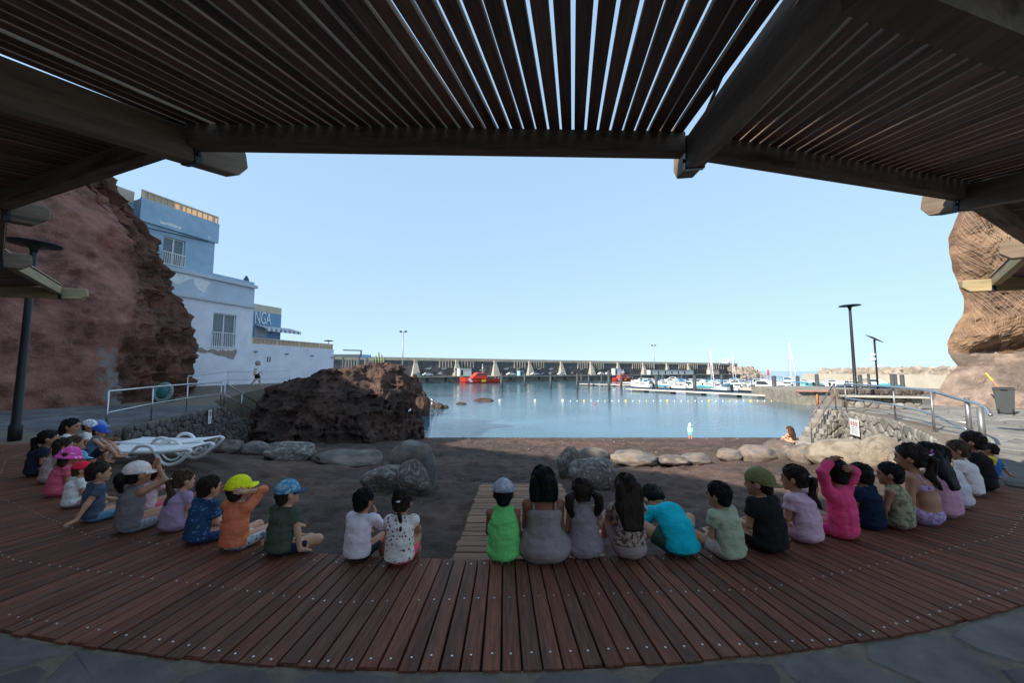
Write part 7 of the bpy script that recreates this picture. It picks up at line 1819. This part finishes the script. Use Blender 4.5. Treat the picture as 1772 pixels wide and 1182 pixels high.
    seat(1460, 936, 797, 'child in a bright pink long-sleeved swimsuit with both hands on the head', yaw=-2, top=pinksw, sleeve=1.75, hem=.01, short=F_('pink_suit', (.50, .04, .17)), hair=H_BLK, hairstyle='short', seed=28, arms=('head', 'nape'), lean=6, skin=2)
    # ---- right end, near to far
    seat(1512, 926, 806, 'boy in a plain dark navy top beside the child in bright pink', yaw=-2, push=.16, top=F_('deep_navy', (.006, .013, .032)), short=F_('deep_navy', (.006, .013, .032)), hair=H_BLK, hairstyle='short', seed=29, skin=2, lean=12)
    seat(1562, 920, 804, 'boy in a sleeveless sage camouflage top', yaw=-10, top=F_('camo_sage', (.20, .215, .14), 'noise', (.11, .12, .085), 20), sleeve=0, racer=True, loose=.014, short=F_('camo_short', (.17, .175, .135), 'noise', (.07, .075, .06), 30), hair=H_BLK, hairstyle='short', seed=30, skin=1, hy=-18, face=True, lean=10)
    seat(1608, 912, 773, 'girl in a lavender bikini top with a pink flower in her ponytail', yaw=-2, bikini=F_('lavender_bikini', (.30, .22, .42)), short=F_('violet_shorts', (.20, .15, .32), 'noise', (.32, .27, .44), 36), hair=H_DBR, hairstyle='pony', flower=True, seed=31, skin=1, hy=-14, face=True, lean=12, arms=('side', 'lap'))
    seat(1640, 905, 772, 'girl in a mauve tee with long black hair beside the flower-haired girl', yaw=-2, push=.22, top=F_('mauve_tee', (.34, .20, .29)), short=greyt, hair=H_BLK, hairstyle='long', seed=32, skin=1, lean=14)
    seat(1662, 890, 775, 'boy in a white and grey tee with wet dark hair', yaw=-2, push=.3, top=F_('pale_grey_tee', (.36, .37, .43)), short=greyt, hair=H_BLK, hairstyle='short', seed=33, skin=1, lean=22)
    seat(1684, 868, 766, 'boy in a white tee looking towards the water', yaw=-4, push=.3, top=F_('offwhite_tee', (.46, .46, .49)), short=greyt, hair=H_BR, hairstyle='short', seed=34, skin=1, hy=-14, face=True, lean=14)
    seat(1706, 858, 750, 'taller child in a black tee at the right end of the row', yaw=-2, push=.32, top=black, short=black, hair=H_DBR, hairstyle='short', seed=35, skin=1, lean=10)
    seat(1722, 848, 768, 'child in a blue top leaning back on one arm behind the black-clad child', yaw=10, push=.75, top=F_('royal_top', (.02, .10, .28), 'noise', (.45, .36, .05), 5), sleeve=1.3, short=navy, arms=('lap', 'back'), hair=H_DBR, hairstyle='short', seed=36, lean=2, skin=1)
kids()
# figures on the beach and path
p = at_z(1195, 763, -3.25); 
for _ in range(6): p = at_z(1195, 763, sand_z(p.x, p.y) + .02)
person((p.x, p.y, sand_z(p.x, p.y) - .02), R(-170), .84, 'small child in turquoise swimwear standing at the water edge', dict(zoff=.47, legs='stand', arms=('down', 'down'), top=F_('turquoise_swim', (.30, .55, .50), 'noise', (.15, .45, .42), 30), sleeve=1.5, short=F_('turquoise_swim_s', (.10, .40, .40)), shortlen=.8, hat='bucket', hatm=F_('mint_hat', (.35, .6, .5)), hair=H_BR, seed=50, skin=0, lean=3), .014)
p = at_z(1372, 772, -2.1)
for _ in range(6): p = at_z(1372, 772, sand_z(p.x, p.y) + .0)
person((p.x, p.y, sand_z(p.x, p.y)), R(-10), 1.32, 'woman with long brown hair sitting on the sand by the stone steps', dict(legs='kneeup', arms=('knee', 'knee'), bikini=F_('black_cotton', (.01, .01, .012)), short=F_('black_cotton', (.01, .01, .012)), shortlen=.15, hair=H_BR, hairstyle='long', hl=.05, seed=51, skin=0, lean=14), .014)
p = at_Y(443, 668, 24.6)
person((p.x, p.y, .48), R(48), 1.47, 'man in white shirt and dark shorts walking along the blue wall', dict(zoff=.47, legs=('stepb', 'stepf'), arms=('swingf', 'swing'), top=F_('man_shirt', (.52, .52, .54)), sleeve=.7, short=F_('man_shorts', (.02, .022, .03)), shortlen=.85, hair=H_GREY, hairstyle='short', seed=52, skin=0, lean=5, sw=.118), .014)
